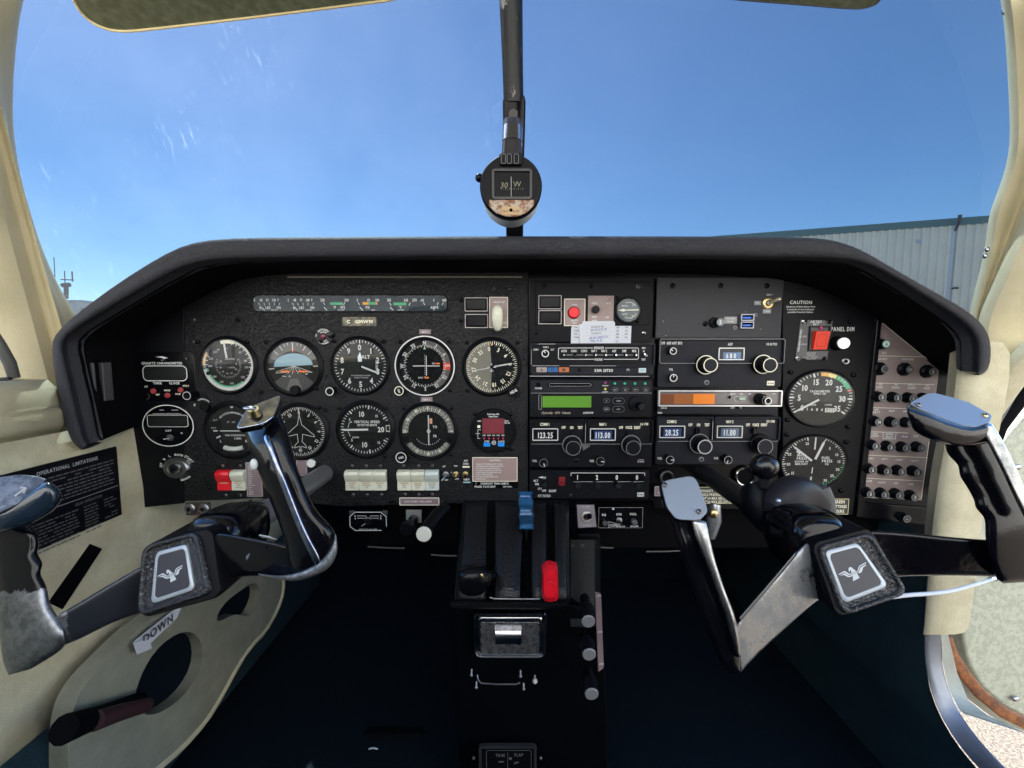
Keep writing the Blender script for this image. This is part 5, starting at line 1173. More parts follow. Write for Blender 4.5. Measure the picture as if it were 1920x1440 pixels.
u.t('KMA 20TSO', 1132, 694.5, 5.2, 3.2, sx=.8); u.scr(1086, 693, 3.2, 2.6); u.scr(1177, 694, 3.4, 2.6, STEEL); u.plate(1197, 690, 1211, 698.5, 2.5, 3.5, mat('pale badge', (.5, .52, .55), .4), 1, .3); u.b.rect(u.x(1204), u.y(694), 9, 4.5, 3.7, CYAN)
u.done()
for k in range(8):
    x = 1058.5 + k * 18.7; b = MB(u.R); X_0, Y_0 = u.x(x), u.y(665.5); dn = -5 if k == 1 else 0
    b.lathe(X_0, Y_0, [(3, 3), (2.6, 5)], BLACKM, 12); b.tube([(X_0, Y_0, 4), (X_0 + (.5 if k else -2), Y_0 + dn, 11)], [1.2, 1.9], CHROME, 10); b.build('toggle')
b = MB(u.R); b.tube([(u.x(1204), u.y(665), 4), (u.x(1206), u.y(664), 10)], [1.4, 2], CHROME, 10); b.build('toggle')
for x, t, m in ((1015.5, 'A', mat('marker lamp white', (.30, .25, .24), .4)), (1036, 'O', mat('marker lamp blue', (.012, .09, .28), .4)), (1057, 'M', mat('marker lamp amber', (.40, .12, .035), .4))):
    b = MB(u.R); b.plate(u.x(x), u.y(693), 19.5, 9.5, 2.4, 4.6, m, 1.5, .6); b.text(t, u.x(x), u.y(693), 5.4, 4.9, INKB if t != 'O' else mat('dark blue print', (.01, .03, .12), .5)); b.build('marker_lamp', recalc=False)
u.knob(1022.5, 663, 7, 15, base=(1025, 668), ring=WHITE, mark=-20, m=BLACK)

# GPS
u = U('gps_receiver', 'radio with a lime green display and four green lamps', 'radio', 993, 710, 1222, 782)
u.plate(993, 711, 1222, 782, -1, 4, RADIO2, 2, 1); u.plate(996, 713, 1219, 736, 3.5, 4.8, RADIO, 1, .4); u.plate(996, 737, 1219, 777, 3.5, 4.4, RADIO2, 1, .4)
u.l(995, 736.4, 1220, 736.4, .6, 5, DIMW); u.l(993, 705, 1215, 705.5, 1.2, 2, DIMW)
u.t('POWER', 1009.5, 727.5, 3.0, 5.2, sx=.8); u.t('WARN', 1133.5, 722.5, 2.2, 5.2); u.t('ALERT', 1133.5, 734.2, 2.2, 5.2)
u.t('Flybuddy  GPS  Classic', 1042, 773.5, 4.0, 5.0, mat('bronze print', (.33, .28, .24), .5), sx=.92, shear=.35); u.t('II MORROW', 1102, 773.5, 3.6, 5.0, WHITE, sx=.62, shear=.3)
u.frame(1011, 740, 1110, 765, 1.2, 4, 5.4, BLACK, 1)
u.rl(1010, 740, 1015, 767, .6, 5.3, DIMW, 1)
u.done(); b = MB(u.R); u.plate(1017, 742, 1108, 763.5, 3.6, 4.9, LCDGREEN, 1, .2, b); b.build('display')
b = MB(u.R); b.plate(u.x(1068), u.y(721), 84, 8.5, 4.2, 5.0, BLACKM, 4, .2); b.plate(u.x(1068), u.y(721), 78, 4.4, 4.9, 6.0, BLACKG, 2, .6); b.rrline(u.x(1068), u.y(721), 78, 5, 2.4, .5, 5.9, DIMW); b.build('card_slot', recalc=False)
for x, y, m in ((1133.5, 717, mat('magenta led', (.35, .02, .22), .4)), (1133.5, 729, mat('yellow led', (.60, .50, .08), .4))) + tuple((xx, 718.5, mat('green led', (.02, .42, .24), .4)) for xx in (1151, 1169.5, 1188.5, 1207.5)):
    b = MB(u.R); b.lathe(u.x(x), u.y(y), [(2.5, 4), (2.2, 6), (1.4, 6.8)], m, 14); b.build('lamp')
for x, y, wd, hh, t in ((1151.5, 730, 12, 7, 'NAV'), (1170.5, 730, 12, 7, 'DB'), (1189.5, 730, 12, 7, 'WPT'), (1208.5, 730, 12, 7, 'SYS'), (1136, 750.5, 12.5, 7, 'D'), (1136, 766.5, 12.5, 7.5, 'INFO'), (1158.5, 751, 22, 11, 'NRST'), (1158.5, 766.5, 22, 11, 'ENT')):
    b = MB(u.R); b.plate(u.x(x), u.y(y), wd, hh, 4.2, 7, BLACK, hh / 2, .8); b.rrline(u.x(x), u.y(y), wd - .6, hh - .6, hh / 2, .7, 6.4, DIMW); b.text(t, u.x(x), u.y(y), 2.4, 7.2, DIMW, sx=.9); b.build('key', recalc=False)
u.knob(1203.5, 763, 6.5, 26, rb=15, hb=9, base=(1195, 757), face=RADIO, ring=None)
u.knob(1009.5, 721, 3.6, 7, m=BLACKG)

def comm(x0, y0, x1, y1, label, c1, f1, c2, f2, model, kn, vols, bgs, S):
    """paired com / nav radio"""
    u = U('comm_nav_radio', label, 'radio', x0, y0, x1, y1); W_ = x1 - x0
    u.plate(x0, y0, x1, y1, -1, 3, S, 4, 1)
    mx = x0 + W_ * .455; by = y0 + (y1 - y0) * .475
    u.frame(x0, y0, mx, by + 2, 2.2, 2, 8, S, 4); u.frame(mx + 3, y0, x1, by + 2, 2.2, 2, 8, S, 4); u.plate(x0 + 3, y0 + 2, x1 - 3, by, 2, 3.4, RADIO2 if S is RADIO2 else RADIO, 1, .2)
    u.l(x0 + 2, by + 2.5, x1 - 3, by + 2.5, .5, 8.1, DIMW) ; u.l(mx - 1.2, y0 + 8, mx - 1.2, by, .7, 8.2, DIMW)
    Y1, Y2 = y0 + 9.5, y0 + 15.5
    u.t(c1, x0 + 28, Y1, 5.2, 3.8, WARMW, sx=.58); u.t(c2, x0 + 136, Y1, 5.2, 3.8, WARMW, sx=.58); u.t(model, x1 - 16, Y1 - .5, 4.2, 3.8, WARMW, sx=.6)
    for t, x in (('OFF', x0 + 63), ('ON', x0 + 78), ('TEST', x0 + 94), ('OFF', x0 + 170), ('VOICE', x0 + 184.5), ('IDENT', x0 + 200)): u.t(t, x, Y2, 5.0, 3.8, WARMW, sx=.54)
    for t, x in vols: u.t('VOL', x, y1 - 12, 4.4, 3.4, sx=.66)
    u.done()
    u.win(x0 + 5, y0 + 17, x0 + 53, y0 + 40, 4, f1, 10.5, x0 + 29, y0 + 30, bgm=bgs[0], sx=.62); u.win(x0 + 112, y0 + 17, x0 + 160, y0 + 40, 4, f2, 10.5, x0 + 136, y0 + 30, bgm=bgs[1], sx=.62)
    return u
u = comm(993, 785, 1222, 876, 'comm and nav radio reading 123.25 and 113.00', 'COMM 1', '123.25', 'NAV 1', '113.00', 'KX 170B', None, (('VOL', 1003), ('VOL', 1110)), (None, WBLUE), RADIO2)
GR2 = mat('grey knob rim', (.14, .145, .16), .4)
u.knob(1075, 840.5, 13.5, 26, rb=18.5, hb=12, base=(1072.5, 834.5), ring=GR2, bring=GR2, rw=1.2, face=RADIO2); u.knob(1187.5, 840, 13.5, 26, rb=18.5, hb=12, base=(1183.5, 834), ring=GR2, bring=GR2, rw=1.2, face=RADIO2)
for x in (1073, 1175):
    b = MB(u.R); b.plate(u.x(x), u.y(812), 5, 12, 3, 9, BLACK, 1, .6); b.build('switch_lever')
b = MB(u.R); b.prism([(u.x(1090), u.y(832)), (u.x(1092), u.y(844)), (u.x(1106), u.y(834))][::-1], 3, 8, mat('grey lever', (.10, .105, .12), .4), .6); b.build('wing_lever')
u.knob(1019, 868, 8, 16, ring=GR2, mark=160, rw=1.0); u.knob(1126, 865, 8, 16, ring=GR2, mark=100, rw=1.0); u.scr(1081, 863, 4.2, 3)
b = MB(u.R); u.t('KING', 1201.5, 865, 3.6, 3.6, DIMW, b=b, sx=.9); b.rect(u.x(1201.5), u.y(861.5), 10, .8, 3.6, DIMW); b.build('maker_mark', smooth=0, recalc=False)
# transponder
u = U('transponder', 'transponder showing the digits 1 2 0 0 over four small knobs', 'radio', 993, 880, 1216, 935)
u.plate(993, 881, 1216, 935, -1, 2.5, RADIO2, 2, .8); u.plate(1044, 881, 1216, 934, 2, 3.4, RADIO2, 2, .5); u.plate(1070, 886, 1207, 901, 3, 4, BLACKM, 1, .2)
u.b.pline([(u.x(1070), u.y(890)), (u.x(1070), u.y(885)), (u.x(1207), u.y(885)), (u.x(1207), u.y(890))], 1.1, 4.3, WHITE)
for a, c in ((1074, 1110), (1117, 1148), (1156, 1182), (1186, 1205)): u.l(a, 902, c, 901.5, .8, 4.3, DIMW)
for x, t in ((1082, '1'), (1118.5, '2'), (1155.5, '0'), (1193, '0')): u.t(t, x, 893.5, 8.6, 4.4, sx=.7)
for t, x, y, h in (('TST', 1020, 894.5, 3.8), ('ALT', 1004.5, 900, 4), ('ON', 1006.5, 906.5, 4), ('STY', 1012, 915.5, 3.8), ('OFF', 1020, 919, 3.8), ('IDENT', 1036, 919.5, 4.2), ('KT 76TSO', 1020.5, 929, 4.4)): u.t(t, x, y, h, 3.8 if x < 1044 else 4, sx=.75)
u.b.poly([(u.x(1009), u.y(894)), (u.x(1016), u.y(892)), (u.x(1020), u.y(893)), (u.x(1016), u.y(895.5))], 2.9, WHITE)
u.scr(1070, 928, 2.6, 3, STEEL); u.scr(1100, 926, 1.8, 3); u.plate(1194, 922.5, 1207, 930.5, 3, 4.2, mat('pale badge', (.5, .52, .55), .4), 1, .3); u.t('KING', 1200.5, 926.5, 3, 4.4, INKB)
u.done(); u.knob(1021, 910, 5.5, 9, face=RADIO)
for x in (1084, 1121, 1160, 1198): u.knob(x, 911.5, 5.8, 10, m=RADIO2, face=RADIO)
b = MB(u.R); b.plate(u.x(1053), u.y(901), 12, 17, 2.5, 5, mat('dark red translucent', (.16, .010, .014), .4), 2, 1); b.text('IDENT', u.x(1053), u.y(903), 2, 5.2, BLACKM, sx=.8); b.build('reply_lamp', recalc=False)

# right column: blank plate
u = U('accessory_plate', 'dark grey blank plate with usb sockets, a fuse and a gold toggle', 'plate', 1230, 522, 1465, 634)
u.plate(1230, 522, 1465, 633.5, -1, 3, GREYPL, 1, .6)
for x, y in ((1259, 537), (1348, 537), (1434, 537), (1322, 607)): u.scr(x, y, 5, 3)
for x, y, wd in ((1243, 602, 2), (1249, 629, 1.6), (1426, 617, 1.8), (1236, 626, 1), (1400, 620, 1.0), (1254, 620, .8), (1397, 585, 1.4)): u.b.rect(u.x(x), u.y(y), wd, wd * .6, 3.3, DIMW)
u.done()
R = pt('push_button_fuse', 'black fuse cap marked 5 between screw and usb sockets', 'fuse', 1351, 604, h=18)
b = MB(R); b.lathe(-5, 0, [(10, 2), (10, 6), (8.6, 7.5)], BLACK, 10); b.build('collar'); b = MB(R); b.lathe(0, 0, [(7.6, 3), (7.2, 17), (6.4, 18)], BLACK, 30, capmt=mat('grey blue cap', (.12, .15, .17), .4)); b.arc(0, 0, 5.8, 7, 0, 360, 18.1, GR2); b.text('5', 0, 0, 6.5, 18.3, WHITE); b.build('cap')
R = pt('usb_socket', 'pair of blue lined usb sockets in a grey housing', 'socket', 1397, 603)
b = MB(R)
for y in (7.2, -6.8): b.frame(0, y, 24.5, 12.6, 1.8, 2, 9, mat('socket metal', (.24, .25, .30), .4, .5), 1); b.plate(0, y, 22, 10, 2, 3.2, BLACKM, 1, .1)
b.build('housing')
for y in (7.2, -6.8):
    b = MB(R); b.plate(0, y - .5, 15.5, 3.4, 3, 7, mat('usb blue', (.01, .12, .62), .4), .4, .3); b.build('tongue')
for x, y in ((17.4, 12), (-19.6, -11.6)):
    b = MB(R); b.lathe(x, y, [(4, 2.5), (3.8, 3.6), (3, 4)], GR2, 16); b.rect(x, y, 3.4, 1, 4.1, BLACKM, .6); b.rect(x, y, 3.4, 1, 4.12, BLACKM, 2.2); b.build('screw')
placard('tiny_label', 'tiny pale label beside the usb sockets', 1368, 600.5, 24, 13, [('TO HUNG', 0, 3, 2.8), ('IN JUNE', 0, -2.4, 2.8)], m=mat('grey label', (.24, .24, .25), .6), sx=.8, lift=3)
R = pt('toggle_switch', 'gold ringed toggle with a fat cream bat', 'switch', 1438, 569)
b = MB(R); b.lathe(0, 0, [(9.8, 2), (9.8, 4), (7.4, 5), (6, 5)], mat('gold ring', (.80, .55, .25), .3, .8), 32, cap=False); b.lathe(0, 0, [(6.2, 3), (4.5, 7), (3, 7.4)], DULLM, 20); b.build('collar')
b = MB(R); b.tube([(1, 0, 6), (6, 3, 14), (11, 6, 19), (13, 7, 20)], [2, 3.4, 4, 2.4], mat('old brass bat', (.50, .45, .32), .35, .6), 16); b.build('bat')
for lab, px, py, wd, hh, t in (('pale grey label beside the gold toggle', 1418.5, 568.5, 13, 8, 'PTR'), ('tiny grey label below the gold toggle', 1436, 584, 15.5, 8, 'COM2')): placard('tiny_label', lab, px, py, wd, hh, [(t, 0, 0, 3)], m=mat('green grey label', (.20, .24, .24), .6), lift=3)
R = pt('tiny_lettering', 'tiny white lettering above the gold toggle', 'lettering', 1441, 553)
b = MB(R); b.text('NAV 1', 0, 0, 3.2, 3.4, WHITE, sx=.8); b.build('lettering', smooth=0, recalc=False)

# ADF radio
u = U('adf_radio', 'radio with a pale framed window reading 680 and two large ringed knobs', 'radio', 1233, 635, 1465, 726)
u.plate(1233, 636, 1465, 726, -1, 3, RADIO, 4, 1); u.frame(1233, 635, 1466, 682, 3, 2, 8, RADIO, 4); u.plate(1236, 638, 1463, 680, 2, 3.4, RADIO, 2, .3); u.rl(1234, 636, 1465, 681, .6, 8.2, DIMW, 4)
for t, x in (('OFF', 1241), ('ADF', 1252), ('ANT', 1262), ('BFO', 1272.5)): u.t(t, x, 643.5, 5, 3.8, WHITE, sx=.56)
u.t('ADF', 1366, 645.5, 4.6, 3.8, sx=.62); u.t('KR 85 TSO', 1443, 645.5, 4.2, 3.8, WHITE, sx=.62); u.t('VOL', 1257.5, 692.5, 4, 3.4, sx=.62); u.scr(1325, 717, 5, 3, GR2)
u.plate(1438, 714, 1452, 722.5, 3, 4, WARMW, 1, .3); u.t('KING', 1445, 718.5, 3, 4.3, INKB); u.done()
u.win(1344, 652, 1392, 675, 4.5, '680', 8.5, 1369, 667, bgm=mat('sky blue drum', (.03, .10, .24), .3), sx=.7, fm=mat('bright window rim', (.66, .67, .68), .35), track=.28)
RIMW = mat('ivory knob rim', (.66, .64, .52), .4)
u.knob(1332.5, 684.6, 13.2, 28, rb=18, hb=12, base=(1323.5, 684), ring=RIMW, bring=RIMW, face=RADIO); u.knob(1444.3, 684.6, 13.2, 28, rb=18, hb=12, base=(1431, 683), ring=RIMW, bring=RIMW, face=RADIO)
u.knob(1262.5, 658.3, 6.6, 14, rb=7.6, hb=5, base=(1256, 656), ring=WHITE, mark=-55, rw=1.4); u.knob(1263, 708.5, 7.2, 14, ring=WHITE, mark=0, rw=1.5)
# DME
u = U('distance_radio', 'slim radio with an amber window, a small green slider and a stacked black knob', 'radio', 1232, 731, 1461, 776)
u.plate(1232, 731, 1457, 776, -1, 3, RADIO, 2, .8); u.frame(1232, 731, 1461, 761, 2.2, 2, 9, mat('silver frame', (.60, .60, .62), .3, .5), 1.5); u.plate(1235, 734, 1458, 758, 2, 4, mat('brown grey glass', (.13, .115, .12), .2), 1, .2)
u.t('KN 64', 1244, 764.5, 3, 3.4, sx=.8); u.t('KING', 1237, 773.5, 3, 3.4, sx=.7); u.t('OFF', 1372.5, 764, 3.2, 3.4, sx=.8); u.plate(1379, 760.8, 1393, 766, 2.5, 3.6, BLACKM, 1, .2); u.plate(1385, 761.6, 1389, 765.4, 3, 6, GR2, .5, .3)
for t, x in (('REMOTE', 1371), ('FREQ', 1387), ('GS/T', 1403), ('DME', 1448)): u.t(t, x, 738, 2.6, 4.3, WHITE, sx=.65)
u.rl(1374.5, 742.5, 1398, 751.5, .9, 4.4, DIMW, 4); u.done()
b = MB(u.R)
for xa, xb, m in ((1237, 1262, mat('amber dark', (.14, .035, .008), .3)), (1262, 1298, mat('amber mid', (.24, .075, .014), .3)), (1298, 1338, mat('amber bright', (.62, .17, .012), .3))): b.add([(u.x(x), u.y(y), 4.3) for x, y in ((xa, 757), (xb, 757), (xb, 738), (xa, 738))], [[0, 1, 2, 3]], m)
b.build('amber_window', smooth=0, recalc=False)
b = MB(u.R); b.plate(u.x(1388), u.y(747), 12, 5.4, 4, 8, mat('pale green slider', (.36, .46, .36), .4), 1.5, .8); b.build('slider')
b = MB(u.R); b.lathe(u.x(1364.5), u.y(744), [(4.6, 4), (4.4, 5.4), (3, 5.6)], GR2, 20, capmt=BLACKM); b.build('jack')
b = MB(u.R); x0_, y0_ = b.at(1424, 744, 6); x1_, y1_ = b.at(1443, 758, 36)
ax = Vector((x1_ - x0_, y1_ - y0_, 0)) * .12
for r0, r1, z0, z1, m, kn in ((11, 10.5, 4, 20, BLACK, .08), (8, 7.6, 20, 28, BLACK, 0), (7.2, 6.8, 28, 34, BLACK, 0)):
    cx_, cy_ = b.at(1432, 750, 20)
    b.lathe(cx_, cy_, [(r0, z0), (r1, z1 - .8), (r1 - .8, z1)], m, 40, kn)
b.arc(*b.at(1432, 750, 20), 6.2, 7.6, 0, 360, 28.2, RIMW); b.arc(*b.at(1432, 750, 20), 4.6, 6.4, 0, 360, 34.2, WHITE); b.build('stacked_knob')
# second comm
u = comm(1229, 780, 1457, 871, 'comm and nav radio reading 28.25 and 11.00 under the amber window', 'COMM 2', '28.25', 'NAV 2', '11.00', 'KX 170B', None, (('VOL', 1237), ('VOL', 1343)), (WBLUE, mat('slate drum', (.05, .09, .17), .3)), RADIO)
GR3 = mat('pale grey knob rim', (.33, .34, .35), .4)
u.knob(1322, 838, 13.6, 28, rb=19, hb=12, base=(1312, 832), ring=GR3, bring=GR2, rw=2.2, face=RADIO); u.knob(1435, 838, 14, 28, rb=19, hb=12, base=(1427, 833), ring=GR3, rw=.9, bring=None, face=RADIO)
for x in (1303, 1409):
    b = MB(u.R); b.plate(u.x(x), u.y(806), 7, 12, 3, 11, BLACKG, 1, .8); b.build('switch_lever')
u.knob(1256.5, 862.5, 7.6, 18, ring=GR3, mark=90, rw=1.0); u.knob(1365.5, 862.5, 7.6, 18, ring=GR3, mark=200, rw=1.0); u.scr(1315, 861, 5, 3, GR2)

# things below the second column
R = pt('lighter_socket', 'round black socket with a bright chrome ring', 'socket', 1396, 893)
b = MB(R); b.lathe(0, 0, [(18.5, -2), (18.5, 3), (17, 4.5), (15, 3.5), (14.4, 1)], CHROME, 48, cap=False); b.disc(0, 0, 15, .8, BLACKM); b.build('ring')
R = pt('lighter_socket', 'dark round socket half hidden behind a silver yoke plate', 'socket', 1250, 895)
b = MB(R); b.lathe(0, 0, [(13, -2), (13, 3), (11.5, 4), (9, 3)], DARKM, 40, cap=False); b.arc(0, 0, 11.5, 12.8, -80, 50, 4.2, STEEL); b.disc(0, 0, 9.5, 2, BLACKM); b.build('ring')
placard('power_placard', 'yellow edged placard about hold pressure limits beside the copilot column', 1362, 928.5, 150, 33, [("FORWARD'S \"HORN\" ABOVE", -56, 8.6, 5, 'l'), ('HOLD PRESSURE LEVELS', -48, 1.4, 5, 'l'), ('24" Hg MAX BELOW 2000', -44, -5.6, 5, 'l'), ('26" Hg MAX BELOW BOOST', -44, -12.4, 5, 'l')], m=mat('black brown plate', (.025, .024, .018), .5), border=mat('pale yellow border', (.55, .52, .30), .5), sx=.66, tm=WARMW)
placard('setting_placard', 'yellow edged placard whose visible words end in EEN TTINGS SURE', 1545, 949.5, 92, 31, [('GREEN', 38, 9.2, 5.6, 'r'), ('SETTINGS', 42, .2, 5.6, 'r'), ('PRESSURE', 38, -8.8, 5.6, 'r')], m=MATS['black brown plate'], border=MATS['pale yellow border'], sx=.72, tm=WARMW)
placard('small_label', 'small purple label half behind the silver yoke plate', 1240, 921, 26, 19, [('FUEL', 0, 3, 3.4), ('PUMP', 0, -3, 3.4)], m=PINK2, border=DIMW)

# right panel: caution text, beacon switch, dimmer
R = pt('caution_lettering', 'white caution text printed on the flat panel above the red rocker', 'lettering', 1500, 575)
b = MB(R); b.text('CAUTION', 1, 8, 6, .6, WHITE, sx=1.0, shear=.06); b.text('Absence of light during first', 1, 0, 3.0, .6, WHITE, sx=.98); b.text('3 seconds of test indicates', 1, -5, 3.0, .6, WHITE, sx=.98); b.text('possible G-switch failure', 1, -10, 3.0, .6, WHITE, sx=.98); b.build('lettering', smooth=0, recalc=False)
u = U('beacon_switch', 'emergency beacon switch plate with a vermilion rocker', 'switch', 1494, 600, 1557, 676)
u.b.prism([(u.x(1498), u.y(600)), (u.x(1558), u.y(602)), (u.x(1552), u.y(675)), (u.x(1492), u.y(672))][::-1], -1, 2, mat('dark grey switch plate', (.05, .05, .055), .45), .6)
u.plate(1510, 601, 1543, 611, 1.8, 2.6, mat('grey title block', (.09, .09, .095), .5), 1, .2); u.t('ARTEX', 1526.5, 603.6, 4, 2.9, sx=1.05); u.t('ELT', 1526, 608.2, 3.8, 2.9, sx=1.05); u.t('EMERGENCY USE ONLY', 1498, 638, 3.2, 2.4, sx=.78, rot=-86); u.t('ON', 1506, 631, 3.2, 2.4, DIMW); u.t('ARM', 1506, 645.5, 3.2, 2.4, DIMW)
for k, t in enumerate(('TEST/RESET', 'PRESS ON', 'WAIT 1 SECOND', 'PRESS ARM')): u.t(t, 1521, 662 + k * 3.6, 2.3, 2.4, DIMW, sx=.95)
u.frame(1514, 612, 1553, 658, 2, 1.8, 4, BLACK, 1.5); u.done()
b = MB(u.R); n = 5; rows = []
pr = [(-17, 2), (-16.5, 6), (0, 9.5), (16.5, 12.5), (17.5, 10), (17.5, 2)]
rows = [[(x, y, z) for y, z in pr] for x in (u.x(1521.5), u.x(1547))]; rows = [[(x + u.x(1533.8) * 0, y + u.y(638.5), z) for x, y, z in r] for r in rows]; b.grid(rows, RED2)
for r in rows: b.add(r, [list(range(len(r)))], RED2)
q = [(x, y) for x, y in b.rrpts(u.x(1534), u.y(638.5), 17, 23, 3)]
zf = lambda y: 9.62 + (y - u.y(638.5)) * .195
for (xa, ya), (xb, yb) in zip(q, q[1:] + q[:1]):
    b.add([(xa, ya, zf(ya)), (xb, yb, zf(yb)), (xb * .94 + u.x(1534) * .06, yb * .94 + u.y(638.5) * .06, zf(yb)), (xa * .94 + u.x(1534) * .06, ya * .94 + u.y(638.5) * .06, zf(ya))], [[0, 1, 2, 3]], mat('dark red groove', (.18, .008, .004), .5))
b.build('rocker', smooth=30, recalc=False)
b = MB(u.R); b.lathe(u.x(1535), u.y(615), [(3, 2), (2.8, 4.5), (1.6, 5.5)], mat('magenta lamp', (.5, .0, .16), .3), 14); b.build('lamp')
for x, y, m in ((1504.5, 603.5, CHROME), (1551, 604, None), (1497, 672, STEEL), (1546, 672, None)): u.scr(x, y, 5 if m else 4, 2, m)
R = pt('panel_lettering', 'white words panel dim above the silver faced knob', 'lettering', 1580, 617)
b = MB(R); b.text('PANEL DIM', 0, 0, 7.6, .7, WHITE, sx=.68, track=.06); b.build('lettering', smooth=0, recalc=False)
R = pt('panel_dimmer', 'black dimmer knob with a spun silver face', 'knob', 1582.5, 643.5, None, 1.15, h=16)
b = MB(R); b.lathe(0, 0, [(14, 0), (13.6, 4), (12.6, 6), (12.2, 14)], BLACK, 40, .03); b.build('skirt'); b = MB(R); b.lathe(0, 0, [(11, 12), (10.6, 15.4), (10, 16)], STEEL, 40, capmt=mat('spun silver', (.72, .74, .76), .35, .6)); b.build('cap'); b = MB(R); b.disc(-19, -5, 1.2, .6, WHITE, 10); b.build('index_dot', recalc=False)
R = pt('headphone_jack', 'small silver jack under the dimmer knob', 'jack', 1585, 677.5, None, 1.25)
b = MB(R); b.lathe(0, 0, [(6, 0), (5.8, 1.6), (4.8, 2.4), (3.2, 2.2), (2.8, .6)], STEEL, 28, cap=False); b.disc(0, 0, 3.4, .9, BLACKM, 20); b.build('ring')

# ------------------------------------------------------------------ circuit breakers
BRP = mat('breaker placard', (.185, .142, .145), .5, var=(26, .3, (.235, .185, .18)), bump=(900, .1, 'noise'))
R = thing('breaker_placard', 'tall pinkish placard of labelled rows behind the circuit breakers', 'placard', P(1680, 800, YP))
b = MB(R, world=True)
b.slab([P(x, y, YP - .0012) for x, y in ((1651, 606), (1656, 605), (1761, 695), (1758, 720), (1729, 936), (1608, 932), (1640, 640))], (0, .004, 0), BRP); b.build('plate', bevel=.0006)
tmp = MB(PANEL, world=True)
R2 = pt('breaker_lettering_frame', None, None, 1680, 800)   # only used to place lettering, removed below
b = MB(R2)
def bt(t, px, py, h=3.5): x, y = b.at(px, py, 1.9); b.text(t, x, y, h, 2.2, WHITE, sx=.84)
def bl(x0, y0, x1, y1, wd=.8, m=None): b.line(*b.at(x0, y0, 1.9), *b.at(x1, y1, 1.9), wd, 2.1, m or WARMW)
for p in ((1643, 667, 1736, 669), (1634, 718, 1752, 721), (1629, 764, 1700, 766), (1624, 809, 1702, 812), (1618, 853, 1737, 858), (1613, 896, 1732, 902)): bl(*p)
bl(1652, 608, 1607, 931, 1.2); bl(1742, 827, 1727, 935, 1.0); bl(1655, 606, 1738, 674, 1.0); bl(1607, 932, 1728, 937, .8)
for t, x, y in (('ALT', 1658, 661.5), ('BR ACT', 1655, 673), ('AUX BUSS', 1702, 673.5), ('CB', 1651, 720.5), ('CONT', 1649, 726), ('GR', 1680, 721), ('WARN', 1679, 726.5), ('STALL', 1709, 722), ('WARN', 1709, 727.5), ('ALT', 1740, 722.5), ('FIELD', 1738, 728), ('IGN', 1643, 768), ('SW LT', 1643, 773), ('FLAP', 1672, 770.5), ('GEAR', 1699, 771), ('TURN', 1639, 813), ('COORD', 1639, 817.5), ('COM I', 1632, 859.5), ('NAV I', 1659, 860.5), ('COM II', 1686, 862), ('NAV II', 1715, 864), ('SPEAKER', 1626, 902), ('AUDIO', 1653, 904.5), ('ADF', 1680, 906), ('DME', 1708, 908)): bt(t, x, y)
x, y = b.at(1667, 816.5, 1.9); b.plate(x, y, 24, 12.5, 1.5, 2.4, mat('grey tag', (.20, .17, .18), .5), .5, .2); b.rrline(x, y, 24, 12.5, .5, 1, 2.7, WHITE); b.text('AUTO', x, y + 2.8, 3.6, 2.8, WHITE, sx=.9); b.text('PILOT', x, y - 2.6, 3.6, 2.8, WHITE, sx=.9)
x, y = b.at(1695, 818.5, 1.9); b.plate(x, y, 27, 11, 1.5, 2.4, PINK2, .5, .2); b.text('TRIM', x, y, 3.2, 2.8, WHITE)
bt('*SPK', 1717, 818, 4)
o = b.build('lettering', smooth=0, recalc=False)
mw = MAT[R2.name]; o.data.transform(MAT[R.name].inverted() @ mw); o.parent = R; bpy.data.objects.remove(R2)
src = None
BR = [(1662, 645, '10', 'white faced breaker marked 10 alone at the top'), (1660, 692, '', 'blank breaker under the words BR ACT'), (1707, 693, '50', 'breaker marked 50 under the words AUX BUSS'), (1750, 697, '5', 'breaker marked 5 at the outer end of the second row'),
      (1655, 745, '5', 'breaker marked 5 under CONT in the four label row'), (1684, 746, '2', 'breaker marked 2 under GR WARN'), (1713, 747, '5', 'breaker under STALL WARN'), (1741, 748, '5', 'breaker under ALT FIELD, half hidden by the yoke grip'),
      (1648.5, 791.5, '10', 'breaker marked 10 under SW LT'), (1679.5, 793, '15', 'breaker under the word FLAP'), (1709, 794, '25', 'breaker under GEAR beside the yoke grip'),
      (1643.8, 837, '5', 'breaker marked 5 under the faded turn label'), (1671.8, 839, '5', 'breaker marked 5 under the outlined AUTO PILOT tag'), (1700.4, 840.4, '5', 'breaker under the TRIM tag'), (1729, 840.4, '15', 'breaker at the outer end of the AUTO PILOT row'),
      (1637, 881.6, '5', 'breaker marked 5 under COM I'), (1665, 884, '2', 'breaker marked 2 under NAV I'), (1692.2, 885, '5', 'breaker marked 5 under COM II'), (1722.2, 886.2, '2', 'breaker marked 2 under NAV II'),
      (1633, 926.7, '5', 'breaker marked 5 under SPEAKER'), (1660.4, 928.2, '2', 'breaker under the word AUDIO'), (1687.8, 929.3, '2', 'breaker under the letters ADF'), (1716.2, 932.7, '3', 'breaker marked 3 under DME'), (1701, 973, '-', 'lone breaker beside the letters GPS below the pinkish placard')]
CAPG = mat('breaker cap', (.030, .032, .036), .45)
